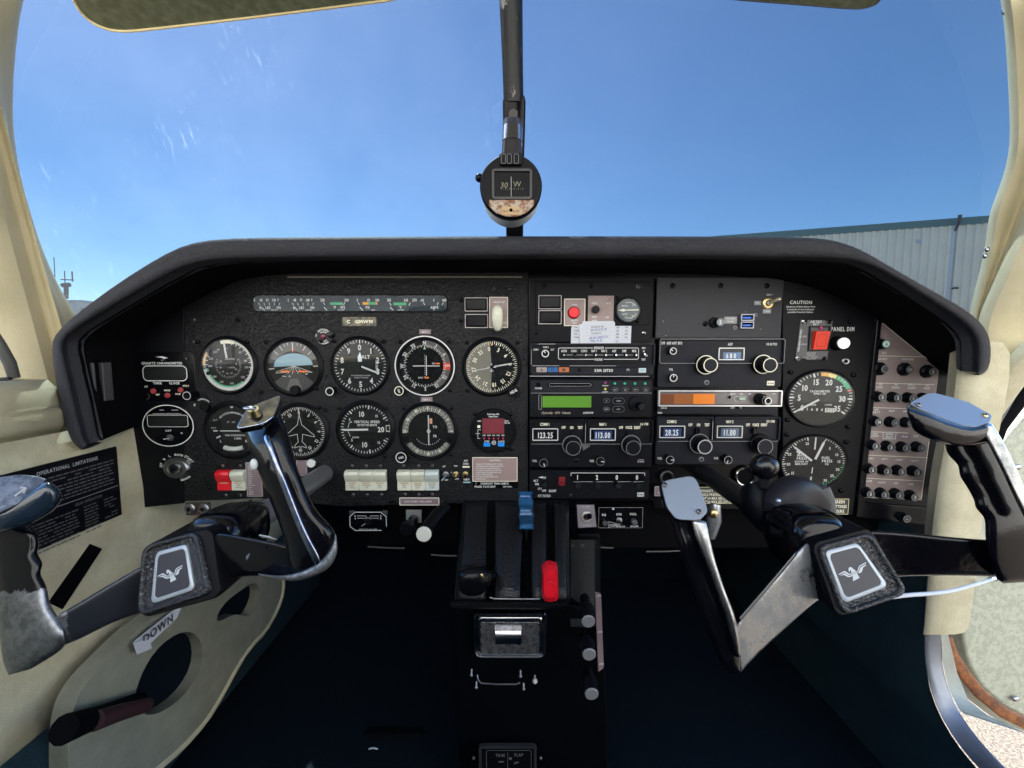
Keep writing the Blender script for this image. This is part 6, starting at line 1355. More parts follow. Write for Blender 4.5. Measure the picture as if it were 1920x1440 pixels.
for k, (px, py, t, lab) in enumerate(BR):
    big = k in (1, 2, 3); H_ = 15
    R = pt('circuit_breaker', 'black push ' + lab, 'breaker', px, py, 'push breakers on the copilot placard', 1.06, h=H_)
    b = MB(R); b.lathe(0, 0, [(13 if big else 10.6, 1.5), (12.4 if big else 10.2, 4.5), (9.4, 6.5), (8.6, 8)], BLACK, 10 if big else 12, .0); b.build('collar')
    b = MB(R); face = mat('white cap face', (.60, .66, .64), .5) if k == 0 else CAPG
    b.lathe(0, 0, [(7.8, 6), (7.6, H_ - 1), (7.0, H_)], BLACK, 30, capmt=face); b.arc(0, 0, 5.4, 6.9, 0, 360, H_ + .15, GR2 if k else mat('green cap ring', (.04, .30, .16), .4), 28)
    if t: b.text(t, 0, 0, 5.6 if len(t) < 2 else 5, H_ + .3, INKB if k == 0 else (WHITE if k not in (2, 6, 7, 9, 10, 13, 14) else DIMW), rot=90 if k == 0 else 0, sx=.9)
    b.build('button', recalc=False)
R = pt('breaker_lettering', 'white letters GPS below the pinkish placard', 'lettering', 1666, 961.5)
b = MB(R); b.text('GPS', 0, 0, 6.4, 1.5, WHITE, sx=.8); b.build('lettering', smooth=0, recalc=False)
# ------------------------------------------------------------------ under the panel
def place(name, label, cat, px, py, Y): return thing(name, label, cat, P(px, py, Y))
R = pt('primer_gauge', 'small black octagonal gauge plate with white outline hung under the panel', 'gauge', 691, 976)
b = MB(R); oc = [(-25, 18), (25, 18), (35, 9), (35, -11), (25, -19), (-25, -19), (-35, -11), (-35, 9)]
b.plate(0, 7, 71, 24, -2, 1, STEEL, 1, .5); b.prism([(x * 1.05, y * 1.06) for x, y in oc][::-1], -2, 2.4, BLACKG, .5); b.pline([(x * .97, y * .95) for x, y in oc[:4]], 1.3, 2.6, WHITE); b.pline([(x * .97, y * .95) for x, y in oc[4:] + oc[:1]], 1.3, 2.6, WHITE)
for y in (10, 5.5): b.pline([(-20, y), (-4, y), (-2, y - 4), (3, y - 4), (5, y), (20, y)], 1.2, 2.6, DIMW)
for t, x, y in (('6', -24, 10), ('3', 24, 10), ('4', -24, 5), ('0', 24, 5)): b.text(t, x, y, 3.4, 2.6, WHITE)
b.text('EXHAUST GAS TEMP', 0, -16, 2.6, 2.6, DIMW, sx=.9); b.lathe(0, -2, [(7, 2), (6.4, 3.6), (5, 4)], BLACK, 20); b.line(-4, -4, -12, -9, 1, 4, DIMW); b.build('plate', recalc=False)
R = pt('pull_control', 'black pull knob in a folded metal bracket under the panel', 'knob', 776, 970)
b = MB(R); b.plate(0, 2, 29, 24, -2, 1.4, mat('zinc bracket', (.36, .38, .38), .4, .7), 1, .5); b.build('bracket'); b = MB(R); b.lathe(0, -3, [(9, 1), (9, 6), (6, 8), (5, 22)], BLACKG, 28); b.lathe(-5, -9, [(13, 20), (14, 25), (14, 31), (11, 34)], BLACK, 32); b.build('knob')
R = place('alternate_air_control', 'round white faced knob on a black stalk under the panel', 'knob', 795, 1001, .535)
b = MB(R, world=True); b.tube([P(838, 950, .585), P(820, 965, .57), P(800, 992, .548)], [.007, .009, .009], BLACK); b.build('stalk')
b = MB(R, world=True); c = P(795, 1001, .537); b.sweep([c + Vector((.0, .012, .0)), c + Vector((0, .002, 0)), c], [(.0085, .0085), (.0102, .0102), (.0092, .0092)], BLACK, 2, 36, Vector((0, 0, 1))); b.build('knob')
b = MB(R, world=True); b.sweep([c, c + Vector((0, -.0022, 0)), c + Vector((0, -.003, 0))], [(.0100, .0100), (.0098, .0098), (.0088, .0088)], mat('off white disc', (.62, .62, .56), .45), 2, 40, Vector((0, 0, 1))); b.build('face')
for x0, y0, x1, y1, lab in ((690, 1025, 758, 1028, 'thin bright edge of a dark tray under the pilot side panel'), (808, 1040, 856, 1042, 'thin bright edge strip beside the throttle quadrant'), (1126, 1026, 1150, 1027, 'short thin bright edge under the intercom'), (1212, 1034, 1290, 1032, 'long thin bright edge under the copilot side panel')):
    R = place('metal_edge', lab, 'edge strip', (x0 + x1) / 2, y0, .62); b = MB(R, world=True)
    b.sweep([P(x0, y0, .62), P((x0 + x1) / 2, (y0 + y1) / 2 + .6, .62), P(x1, y1, .62)], [(.0011, .0015)] * 3, DULLM, 3); b.build('strip')
R = place('under_panel_tray', 'dark underside ducting below the instrument panel', 'duct', 750, 1000, .66)
b = MB(R, world=True); b.box(-.22, -.08, .635, .80, P(0, 1024, .635).z, P(0, 940, .635).z, BLACKM); b.build('duct', bevel=.004); b = MB(R, world=True); b.box(.125, .50, .640, .85, P(0, 1030, .64).z, P(0, 940, .64).z, BLACKM); b.build('duct', bevel=.004)
R = pt('phone_jacks', 'pair of silver headset jacks on a brown bracket under the pilot side panel', 'jack', 370, 953)
b = MB(R); b.plate(0, -2, 46, 24, -4, -1, mat('brown bracket', (.045, .03, .025), .6), 2, .5); b.build('bracket')
for x in (-12, 14):
    b = MB(R); b.lathe(x, 0, [(10, -1), (10, 3), (8, 5), (6.5, 5), (6, 8), (4, 8), (3.4, 4)], STEEL, 24, cap=False); b.disc(x, 0, 4, 4.2, BLACKM, 20); b.build('jack')
# flap switch box and intercom
u = U('flap_switch', 'grey plate reading flaps and down with a hex nut toggle over a black box', 'switch', 1078, 938, 1119, 1016)
u.b.prism([(u.x(1078), u.y(940)), (u.x(1112), u.y(940)), (u.x(1119), u.y(985)), (u.x(1082), u.y(986))][::-1], -4, 12, BLACK, 1); u.b.prism([(u.x(1079), u.y(941)), (u.x(1111), u.y(941)), (u.x(1116), u.y(983)), (u.x(1082), u.y(985))][::-1], 10, 12.8, mat('grey purple plate', (.20, .18, .21), .45), .4)
u.t('FLAPS', 1096, 944.5, 4, 13.2, DIMW, sx=.9); u.t('DOWN', 1098, 980, 3.6, 13.2, DIMW, sx=.9); u.plate(1080, 993, 1120, 1016, -4, 22, BLACK, 3, 1.5); u.done('box')
b = MB(u.R); b.lathe(u.x(1097.5), u.y(963), [(10.5, 12), (10.5, 14.5), (7.6, 15.5), (7, 14.6)], mat('white hex nut', (.55, .55, .52), .4, .4), 6, cap=False); b.disc(u.x(1097.5), u.y(963), 7.6, 13.6, mat('dark red boot', (.12, .05, .05), .5)); b.tube([(u.x(1097), u.y(964), 13), (u.x(1100), u.y(957), 26), (u.x(1100.5), u.y(956), 27)], [4.5, 5.4, 4], BLACKG, 14); b.build('toggle')
u = U('intercom_box', 'small black intercom box with three silver knobs and letters SQ ON VOL', 'intercom', 1121, 948, 1205, 991)
u.plate(1121, 949, 1205, 990, -2, 3, BLACKG, 1, .6); u.rl(1122, 950, 1204, 989, .5, 3.2, DIMW, 1); u.t('SQ', 1131.5, 963.8, 4.2, 3.3); u.t('ON', 1159.5, 962.8, 4.2, 3.3); u.t('VOL', 1186.5, 962.5, 4.2, 3.3, track=.05)
u.b.pline([(u.x(1140.5), u.y(977)), (u.x(1162), u.y(983)), (u.x(1140.5), u.y(988)), (u.x(1140.5), u.y(977))], .6, 3.3, WHITE); u.t('Sigtronics', 1149, 983, 2.8, 3.4, sx=.8, shear=.2); u.t('INTERCOM', 1163, 986.5, 2.4, 3.4, sx=.9); u.t('SPA-400', 1189, 986, 3, 3.4, sx=.9)
u.done('box'); u.knob(1135, 982.5, 5, 12, m=STEEL); u.knob(1190.5, 980.5, 5.4, 12, m=STEEL)
b = MB(u.R); b.lathe(u.x(1160), u.y(974), [(5.6, 2), (5.4, 5), (3, 6)], STEEL, 12); b.tube([(u.x(1160), u.y(974), 5), (u.x(1163), u.y(979), 12)], [1.6, 2], CHROME, 10); b.build('toggle')
for x, y in ((1148, 973), (1173, 972)): u.scr(x, y, 2.4, 2.6)
u.knob(1150, 955, 2, 6, m=PAPER)

# ------------------------------------------------------------------ throttle quadrant
def QY(py): return .575 - (py - 950) * .00058      # its face slopes towards the seats
QM = mat('quadrant black', (.006, .0065, .008), .33, bump=(420, .5, 'pebble'), spec=.35)
R = place('throttle_quadrant', 'sloping black lever quadrant with three long slots in the middle of the cockpit', 'quadrant', 958, 1130, .50)
b = MB(R, world=True)
bands = [(1110, 922), (1120, 935)]
def xl(k, py): # edges of slots/bands interpolated down the face
    t = (py - 945) / 190; top = [872, 915, 928, 983, 995, 1026, 1037, 1062]; bot = [856, 911, 926, 976, 996, 1026, 1041, 1064]; return top[k] + (bot[k] - top[k]) * t
ysx = [(938, .028), (944, .008), (955, 0), (1000, -.004), (1050, -.006), (1100, -.003), (1120, .0), (1128, .006), (1131, .03)]
for a, c in ((0, 1), (2, 3), (4, 5), (6, 7)):
    rows = []
    for py, off in ysx:
        xa, xb = xl(a, py), xl(c, py); Y = QY(py) + off; rows.append([P(xa, py, Y + .022), P(xa + 1.0, py, Y + .003), P(xa + 3.0, py, Y), P((xa + xb) / 2, py, Y - .0015), P(xb - 3.0, py, Y), P(xb - 1.0, py, Y + .003), P(xb, py, Y + .022)])
    b.grid(rows, QM)
b.build('slotted_cover', smooth=70)
b = MB(R, world=True); rows = [[P(xl(0, py) - 3, py, QY(py) + .018), P(xl(7, py) + 3, py, QY(py) + .018)] for py, _ in ysx]; b.grid(rows, BLACKM); b.build('slot_bed')
b = MB(R, world=True)   # body sides and lower lip
for sx_, k in ((-1, 0), (1, 7)):
    rows = []
    for py, off in ysx:
        x = xl(k, py); Y = QY(py) + max(0, off) + .002; q = P(x, py, Y); rows.append([q, q + Vector((sx_ * .004, .006, 0)), q + Vector((sx_ * .006, .11, 0))])
    b.grid(rows, QM)
b.grid([[P(846, 1125, QY(1130) + .01), P(1068, 1125, QY(1130) + .01)], [P(842, 1130, QY(1130) - .004), P(1066, 1131, QY(1130) - .004)], [P(846, 1138, QY(1130) - .004), P(1066, 1138, QY(1130) - .004)], [P(850, 1142, QY(1130) + .02), P(1062, 1142, QY(1130) + .02)]], QM)
b.build('housing', smooth=60)
b = MB(R, world=True); b.sweep([P(918, 1120, QY(1120) - .002), P(926, 1122.5, QY(1120) - .003), P(960, 1123, QY(1120) - .003), P(1012, 1123, QY(1120) - .003)], [(.0006, .0006)] * 4, DIMW); b.build('worn_edge')
# propeller lever (blue), mixture lever (red), throttle
b = MB(R, world=True); Yb = .515
b.sweep([P(990, 1030, .56), P(987, 990, .54), P(985, 975, Yb + .01)], [(.002, .004)] * 3, STEEL, 4); b.build('lever_shaft')
b = MB(R, world=True); rows = []
n_ = 25
for j in range(n_):
    t = j / (n_ - 1); py = 922 + 70 * t; ww = 13.4 + .9 * math.cos(t * 6 * math.pi + .5); yy = Yb - .011 * math.sin(math.pi * min(1, t * 1.15)) ** .6 - .0025 * math.cos(t * 6 * math.pi + .5)
    cx = 985 + 2.5 * t; rows.append([P(cx - ww, py, yy + .022), P(cx - ww, py, yy + .003), P(cx - ww + 2.4, py, yy), P(cx + ww - 3.4, py, yy), P(cx + ww - .5, py, yy + .004), P(cx + ww, py, yy + .022)])
b.grid(rows, BLUEP); top = rows[0]; b.add(rows[0], [[0, 1, 2, 3, 4, 5]], BLUEP); b.add(rows[-1], [[0, 1, 2, 3, 4, 5]], BLUEP); b.build('propeller_knob', smooth=40, label='wavy blue lever knob')
b = MB(R, world=True); Yr = .445
b.sweep([P(1032, 1062, .52), P(1031, 1090, .47)], [(.002, .004)] * 2, STEEL, 4); b.build('lever_shaft')
b = MB(R, world=True)
oc = [(1017, 1068), (1024, 1061), (1031, 1059), (1043, 1062), (1046, 1068), (1047.5, 1120), (1043, 1127), (1032, 1129), (1021, 1127), (1017, 1118)]
q_ = [P(x, y, Yr + .004) for x, y in oc]; inner = [(1020, 1080), (1027, 1070), (1032, 1068), (1040, 1070), (1043.5, 1080), (1044, 1112), (1040, 1119), (1032, 1121), (1024, 1119), (1020, 1112)]
ii = [P(x, y, Yr - .003) for x, y in inner]; bk = [p + Vector((0, .010, 0)) for p in q_]
n = len(oc); b.add(bk + q_ + ii, [[k * n + i, k * n + (i + 1) % n, (k + 1) * n + (i + 1) % n, (k + 1) * n + i] for k in (0, 1) for i in range(n)] + [[2 * n + i for i in range(n)]], RED)
q1 = [P(x, y, Yr - .0045) for x, y in ((1020.5, 1081), (1032, 1088), (1043, 1081), (1044, 1096), (1032, 1092), (1020.5, 1096))]
b.add(q1 + [P(1032, 1090, Yr - .003)], [[0, 1, 6], [1, 2, 6], [3, 4, 6], [4, 5, 6]], mat('light red facet', (.70, .03, .05), .3))
b.build('mixture_knob', smooth=0, label='faceted red lever knob'); 
b = MB(R, world=True)
b.sweep([P(925, 1080, .50), P(915, 1078, .485), P(905, 1084, .475)], [(.006, .006)] * 3, BLACKG); b.build('lever_shaft')
b = MB(R, world=True)
b.sweep([P(863, 1088, .462), P(866, 1088, .462), P(880, 1087, .460), P(898, 1086, .462), P(908, 1086, .466), P(910, 1086, .468)], [(.010, .008), (.0145, .012), (.0165, .014), (.0175, .014), (.015, .012), (.008, .008)], BLACKG, 2.6, 24); b.build('throttle_knob', label='glossy black throttle knob', subsurf=1)
b = MB(R, world=True); b.sphere(P(903, 1081, .447), .0036, BRASS, sc=(.6, .4, 1)); b.build('rivet')

# ------------------------------------------------------------------ centre pedestal
R = place('centre_pedestal', 'black centre pedestal running down to the floor below the quadrant', 'pedestal', 970, 1440, .52)
b = MB(R, world=True)
yb = lambda py: .520 + (py - 1140) * .00010
pts = [(852, 1128), (1066, 1132), (1110, 1150), (1128, 1160), (1137, 1300), (1142, 1600), (862, 1600), (858, 1300)]
b.slab([P(x, y, yb(y)) for x, y in pts], (0, .30, 0), mat('pedestal black', (.0012, .0016, .0028), .6, spec=.05)); b.build('front_cover', bevel=.003)
b = MB(R, world=True)
rows = [[P(1066, y, YY), P(1070, y, YY - .004), P(1112, y, YY - .004), P(1117, y, YY), P(1126, y, YY + .05)] for y, YY in ((1012, .565), (1060, .555), (1110, .545), (1150, .53), (1175, .52))]
b.grid(rows, mat('worn black side', (.003, .004, .005), .5, bump=(300, .3, 'noise'), spec=.15)); b.build('side_cover', smooth=60)
for x, y in ((1073, 1024), (1092, 1024)):
    b = MB(R, world=True); c = P(x, y, .5585); b.tube([c + Vector((math.cos(a) * .0018, 0, math.sin(a) * .0018)) for a in [2 * math.pi * i / 12 for i in range(13)]], .0006, DULLM, 6); b.build('rivet')
b = MB(R, world=True); b.slab([P(1116, 1112, .5140), P(1127, 1116, .5135), P(1132, 1252, .5125), P(1122, 1260, .5125)], (0, .004, 0), PINK2); b.build('label_strip')
b = MB(R, world=True)
for y in (1116, 1184, 1244):
    b = MB(R, world=True); b.slab([P(1118 + (y - 1116) * .04, y, .5110), P(1127 + (y - 1116) * .04, y - .5, .5110), P(1127 + (y - 1116) * .04, y + 2, .5110), P(1118 + (y - 1116) * .04, y + 2.5, .5110)], (0, .0008, 0), DIMW); b.build('label_print', smooth=0)
for k, (x, y, bx, by, lab) in enumerate(((1103, 1164, 1096, 1120, 'grey faced push pull knob, topmost of three down the pedestal side'), (1104.5, 1226, 1096, 1190, 'grey faced push pull knob, middle of three down the pedestal side'), (1109, 1300, 1101, 1255, 'grey faced push pull knob, lowest of three down the pedestal side'))):
    Rk = thing('pull_control', lab, 'knob', P(x, y, .43), 'pull knobs on the pedestal side')
    c = P(x, y, .43); d_ = (P(bx, by, .52) - c).normalized(); s_ = pxs(x, y, .43)
    side = Vector((1, 0, 0)); f_ = Vector((0, 1, .12)).normalized()
    b = MB(Rk, world=True); b.sweep([c + d_ * .09, c + d_ * .045, c + d_ * .04, c + f_ * .012, c + f_ * .003, c], [(.006, .006), (.006, .006), (.009, .009), (.0078, .0078), (13.6 * s_, 13.6 * s_), (13.2 * s_, 13.2 * s_)], BLACK, 2, 28, Vector((1, 0, 0))); b.build('body')
    b = MB(Rk, world=True); b.sweep([c - f_ * .0001, c - f_ * .0012, c - f_ * .0016], [(12.8 * s_, 12.8 * s_), (12.6 * s_, 12.6 * s_), (11.8 * s_, 11.8 * s_)], mat('brushed grey disc', (.20, .21, .225), .45, .3), 2, 36, Vector((1, 0, 0))); b.build('face')
# ashtray
R = pt('ashtray', 'chrome ashtray with a raised handle in the pedestal below the quadrant', 'ashtray', 957, 1186, None, 1.0, Y=.515)
b = MB(R); n = 0
def ring(wd, hh, r, z, dx=0, dy=0): return [(x + dx, y + dy, z) for x, y in b.rrpts(0, 0, wd, hh, r, 5)]
rs = [ring(137, 92, 14, -2), ring(138, 93, 14, 6), ring(134, 89, 12, 9.5), ring(128, 84, 10, 9.5), ring(124, 80, 9, 6), ring(122, 78, 8, 5), ring(116, 74, 7, 10), ring(112, 70, 6, 11)]
k = len(rs[0]); b.add([p for r in rs for p in r], [[j * k + i, j * k + (i + 1) % k, (j + 1) * k + (i + 1) % k, (j + 1) * k + i] for j in range(len(rs) - 1) for i in range(k)] + [[(len(rs) - 1) * k + i for i in range(k)]], CHROME)
b.build('frame', smooth=50)
b = MB(R); b.plate(-1, -3, 108, 62, 10.8, 12, mat('tarnished chrome lid', (.20, .20, .21), .28, .85, var=(160, .12, (.36, .36, .37)), bump=(160, .15, 'noise')), 3, .5); b.build('lid')
b = MB(R); pr = [(14, 11), (14, 20), (10, 23), (-3, 25), (-9, 24), (-12, 18), (-12, 11)]
rows = [[(x, y + 3, z * s_ + 11 * (1 - s_)) for y, z in pr] for x, s_ in ((-25, .6), (-23.5, 1), (23.5, 1), (25, .6))]; b.grid([[(x - 4, y, z) for x, y, z in r] for r in rows], CHROME)
for r in (rows[0], rows[-1]): b.add([(x - 4, y, z) for x, y, z in r], [list(range(len(r)))], CHROME)
b.build('handle', smooth=30)
# wire bail and screws below
R = place('wire_bail', 'thin bright wire bail below the ashtray', 'wire', 935, 1275, .51)
b = MB(R, world=True); b.tube([P(895, 1265, .512), P(897, 1275, .508), P(902, 1281, .506), (P(930, 1283, .505)), P(968, 1283, .506), P(975, 1280, .508)], .0009, STEEL, 8); b.build('wire')
for x, y, k in ((884, 1266, 0), (976, 1268, 1), (893, 1289, 2), (982, 1292, 3), (1003, 1277, 4)):
    b = MB(R, world=True); c = P(x, y, .508); b.sphere(c, .0020 if k < 4 else .0032, STEEL if k < 4 else mat('pale clip', (.42, .44, .40), .5)); b.tube([c + Vector((0, 0, .001)), c + Vector((0, .004, .005))], .0012, STEEL, 8); b.build('pin')
R = pt('trim_indicator', 'dim trim and flap position indicator window low on the pedestal', 'indicator', 952, 1425, Y=.53)
b = MB(R); b.frame(0, 0, 108, 66, 5, -2, 5, DARKM, 8); b.plate(0, 0, 100, 58, -2, 1, BLACKM, 4, .3); b.rrline(2, -3, 84, 48, 3, .8, 1.6, FAINT); b.line(0, 17, 0, -30, .8, 1.6, FAINT); b.text('TRIM', -14, 11, 6, 1.6, FAINT, sx=.8); b.text('FLAP', 21, 12, 6, 1.6, FAINT, sx=.8); b.disc(5, 5, 3, 2, FAINT, 12); b.rect(-12, -2, 10, 2.5, 1.6, FAINT); b.rect(16, -4, 9, 3, 1.6, FAINT, .3); b.build('window', recalc=False)
for x in (-64, 62):
    b = MB(R); b.sphere((x, 4, 0), 3, DULLM); b.build('screw')

# ------------------------------------------------------------------ compass and centre post
POSTM = wear('worn black post paint', (.004, .0045, .006), .34, (.30, .29, .26), 30, .62, .65, .5, (1.6, 1.6, .5), 0)
POSTM.node_tree.nodes['Principled BSDF'].inputs['Specular IOR Level'].default_value = .3
R = place('windshield_post', 'scratched black tube rising from the glareshield through the middle of the windshield', 'post', 962, 440, .62)
b = MB(R, world=True); b.tube([P(957, -60, .53), P(958, 0, .54), P(961, 110, .555), P(963, 195, .565)], [.0137, .0137, .0128, .0125], POSTM, 28); b.build('tube')
b = MB(R, world=True); b.sweep([P(963, 183, .562), P(964, 192, .565), P(964, 240, .57), P(964, 300, .58), P(965, 380, .60), P(965, 446, .62)], [(.0135, .010), (.0145, .010), (.0140, .008), (.0130, .007), (.012, .006), (.012, .006)], BLACKG, 3.2, 24); b.build('bracket')
b = MB(R, world=True); b.tube([P(962, 214, .548), P(962, 214, .556)], .0062, DULLM, 6); b.build('bolt')
R = place('compass', 'round black magnetic compass hanging on the windshield post, with a rusty correction card', 'compass', 958, 350, .50)
Yc = .50; cc = P(958, 349, Yc); ax = Vector((0, 1, 0)); sc_ = pxs(958, 349, Yc)
b = MB(R, world=True); b.sweep([P(961, 232, .535), P(960, 262, .525), P(959, 300, .52)], [(.0115, .009)] * 3, mat('dark bracket', (.03, .028, .034), .25), 2.6, 20); b.build('bracket')
b = MB(R, world=True); b.sweep([P(961, 243, .531), P(960, 270, .5235)], [(.0119, .0096)] * 2, CHROME, 2.6, 24); b.build('chrome_band')
b = MB(R, world=True)
def cyl(b, prof, m, n=56):
    rows = [[cc + Vector((math.cos(2 * math.pi * i / n) * r, y, math.sin(2 * math.pi * i / n) * r)) for i in range(n)] for r, y in prof]; base = [p for r in rows for p in r]
    b.add(base, [[j * n + i, j * n + (i + 1) % n, (j + 1) * n + (i + 1) % n, (j + 1) * n + i] for j in range(len(prof) - 1) for i in range(n)] + [[(len(prof) - 1) * n + i for i in range(n)]], m)
r_ = 58.5 * sc_
cyl(b, [(r_ * .90, .052), (r_ * .97, .040), (r_ * .97, .008)], mat('pale compass body', (.85, .86, .88), .35)); b.build('body')
b = MB(R, world=True); cyl(b, [(r_ * .985, .012), (r_, .009), (r_, .001), (r_ * .965, -.0012)], BLACK); b.build('bezel')
Rf = pt('compass_face_frame', None, None, 958, 349, Y=Yc); fb = MB(Rf)
def cfin(b, name):
    o = b.build(name, recalc=False); o.data.transform(MAT[R.name].inverted() @ MAT[Rf.name]); o.parent = R; MAT[o.name] = MAT[R.name].copy(); return o
b = MB(Rf); b.frame(2, 2, 75, 55, 4.5, 0, 6, mat('compass window frame', (.016, .015, .020), .35, spec=.4), 6); cfin(b, 'window_frame')
b = MB(Rf); b.plate(2, 2, 66, 46, 0, 1.8, WINDOW, 4, .2); b.text('30', -13, 1, 10, 2.6, mat('dim amber print', (.20, .185, .13), .6), shear=.15, bold=0); b.text('W', 12, 3, 10, 2.6, mat('dim amber print', (.20, .185, .13), .6), bold=0)
for k in range(11): b.line(-18 + k * 4, -7, -18 + k * 4, -4 - (2 if k % 2 else 0), .9, 2.6, MATS['dim amber print'])
b.line(.5, 16, .5, -24, 1.0, 3.2, DIMW); cfin(b, 'card')
b = MB(Rf); RU = mat('rusty card', (.36, .31, .25), .6, var=(160, .08, (.16, .055, .018)))
b.prism([(-41, -26), (43, -26), (43, -36), (30, -49), (12, -56), (-10, -56), (-28, -50), (-40, -38)][::-1], 1, 3.6, RU, .4); b.plate(0, -46, 34, 15, 3, 4.6, mat('tan block', (.42, .28, .15), .6), 2, .5); b.plate(0, -45, 6, 6, 4, 5.4, BLACKM, 2, .4); b.text('N-S', -10, -47, 4, 5, mat('brown print', (.12, .06, .03), .6)); b.text('E-W', 10, -47, 4, 5, MATS['brown print']); cfin(b, 'correction_card')
b = MB(Rf); b.plate(0, 46, 43, 22, 0, 8, BLACK, 4, 1.5); 
for x in (-14, -3, 10): b.rrline(x, 46, 8, 17, 3, .8, 8.3, GR2)
cfin(b, 'mount_clip')
b = MB(Rf); b.sphere((-60, 20, -14), 8, BLACKG); cfin(b, 'side_knob')
bpy.data.objects.remove(Rf)

# ------------------------------------------------------------------ the two yokes share one geometry
YK = wear('glossy black yoke paint', (.0022, .0022, .0036), .15, (.2, .2, .21), 9, .80, .84, .35, coat=.0)
CHY = wear('silver worn yoke corner', (.03, .03, .033), .3, (.30, .31, .32), 30, .30, .48, .42, coat=.0)
CHY2 = wear('mottled polished arm', (.05, .055, .065), .34, (.27, .285, .30), 34, .30, .58, .26, coat=.0)
TUBE = mat('dull steel column', (.16, .165, .18), .38, .5, bump=(150, .1, 'noise')); TUBED = mat('black column tube', (.008, .008, .010), .4, .2)
PADY = mat('wrinkled leather pad', (.006, .0065, .009), .24, spec=.8, bump=(330, 1.0, 'leather'))
BADGE = mat('slate badge', (.022, .023, .034), .45, bump=(700, .1, 'noise')); SILV = mat('silver badge rim', (.36, .40, .44), .38, .3)
BLUEG = mat('blue black gloss', (.010, .018, .030), .15, coat=.3)
EMB = mat('emblem white', (.50, .54, .56), .5)

def ragged(name, paint, metalcol, xb, zb, rough=.14):
    """paint worn to bare metal below / outside a ragged border (object coordinates)"""
    m = wear(name, paint, rough, metalcol, 120, .30, .62, .40, coat=0.0); n = m.node_tree.nodes; l = m.node_tree.links
    g = [q for q in n if q.type == 'TEX_COORD'][0]; t = n.new('ShaderNodeTexNoise'); t.inputs['Scale'].default_value = 70; t.inputs['Detail'].default_value = 6
    l.new(g.outputs['Object'], t.inputs[0]); sp = n.new('ShaderNodeSeparateXYZ'); l.new(g.outputs['Object'], sp.inputs[0])
    def ramp(src, edge):
        a = n.new('ShaderNodeMath'); a.operation = 'MULTIPLY_ADD'; a.inputs[1].default_value = .030; l.new(t.outputs['Fac'], a.inputs[0]); l.new(src, a.inputs[2])
        r = n.new('ShaderNodeMapRange'); r.inputs[1].default_value = edge + .0158; r.inputs[2].default_value = edge + .0142; l.new(a.outputs[0], r.inputs[0]); return r.outputs[0]
    mn = n.new('ShaderNodeMath'); mn.operation = 'MINIMUM'; l.new(ramp(sp.outputs[0], xb), mn.inputs[0]); l.new(ramp(sp.outputs[2], zb), mn.inputs[1])
    mix = [q for q in n if q.type == 'MIX'][0]; b = n['Principled BSDF']
    l.new(mn.outputs[0], b.inputs['Metallic']); 
    # colour: paint or mottled metal
    mm = n.new('ShaderNodeMix'); mm.data_type = 'RGBA'; mm.inputs[6].default_value = (*paint, 1)
    mt = n.new('ShaderNodeMix'); mt.data_type = 'RGBA'; mt.inputs[6].default_value = (*[c * .35 for c in metalcol], 1); mt.inputs[7].default_value = (*metalcol, 1)
    r0 = [q for q in n if q.type == 'MAP_RANGE'][0]; l.new(r0.outputs[0], mt.inputs[0]); l.new(mt.outputs[2], mm.inputs[7]); l.new(mn.outputs[0], mm.inputs[0]); l.new(mm.outputs[2], b.inputs['Base Color'])
    rr = n.new('ShaderNodeMapRange'); rr.inputs[3].default_value = rough; rr.inputs[4].default_value = .42; l.new(mn.outputs[0], rr.inputs[0]); l.new(rr.outputs[0], b.inputs['Roughness'])
    return m
RAG = ragged('yoke paint worn to metal', (.003, .003, .0045), (.30, .31, .33), -.080, -.016)
for _m in (YK, RAG): _m.node_tree.nodes['Principled BSDF'].inputs['Specular IOR Level'].default_value = .28
RAG2 = ragged('arm paint worn to metal', (.012, .014, .019), (.30, .31, .33), -.086, .03, .35)
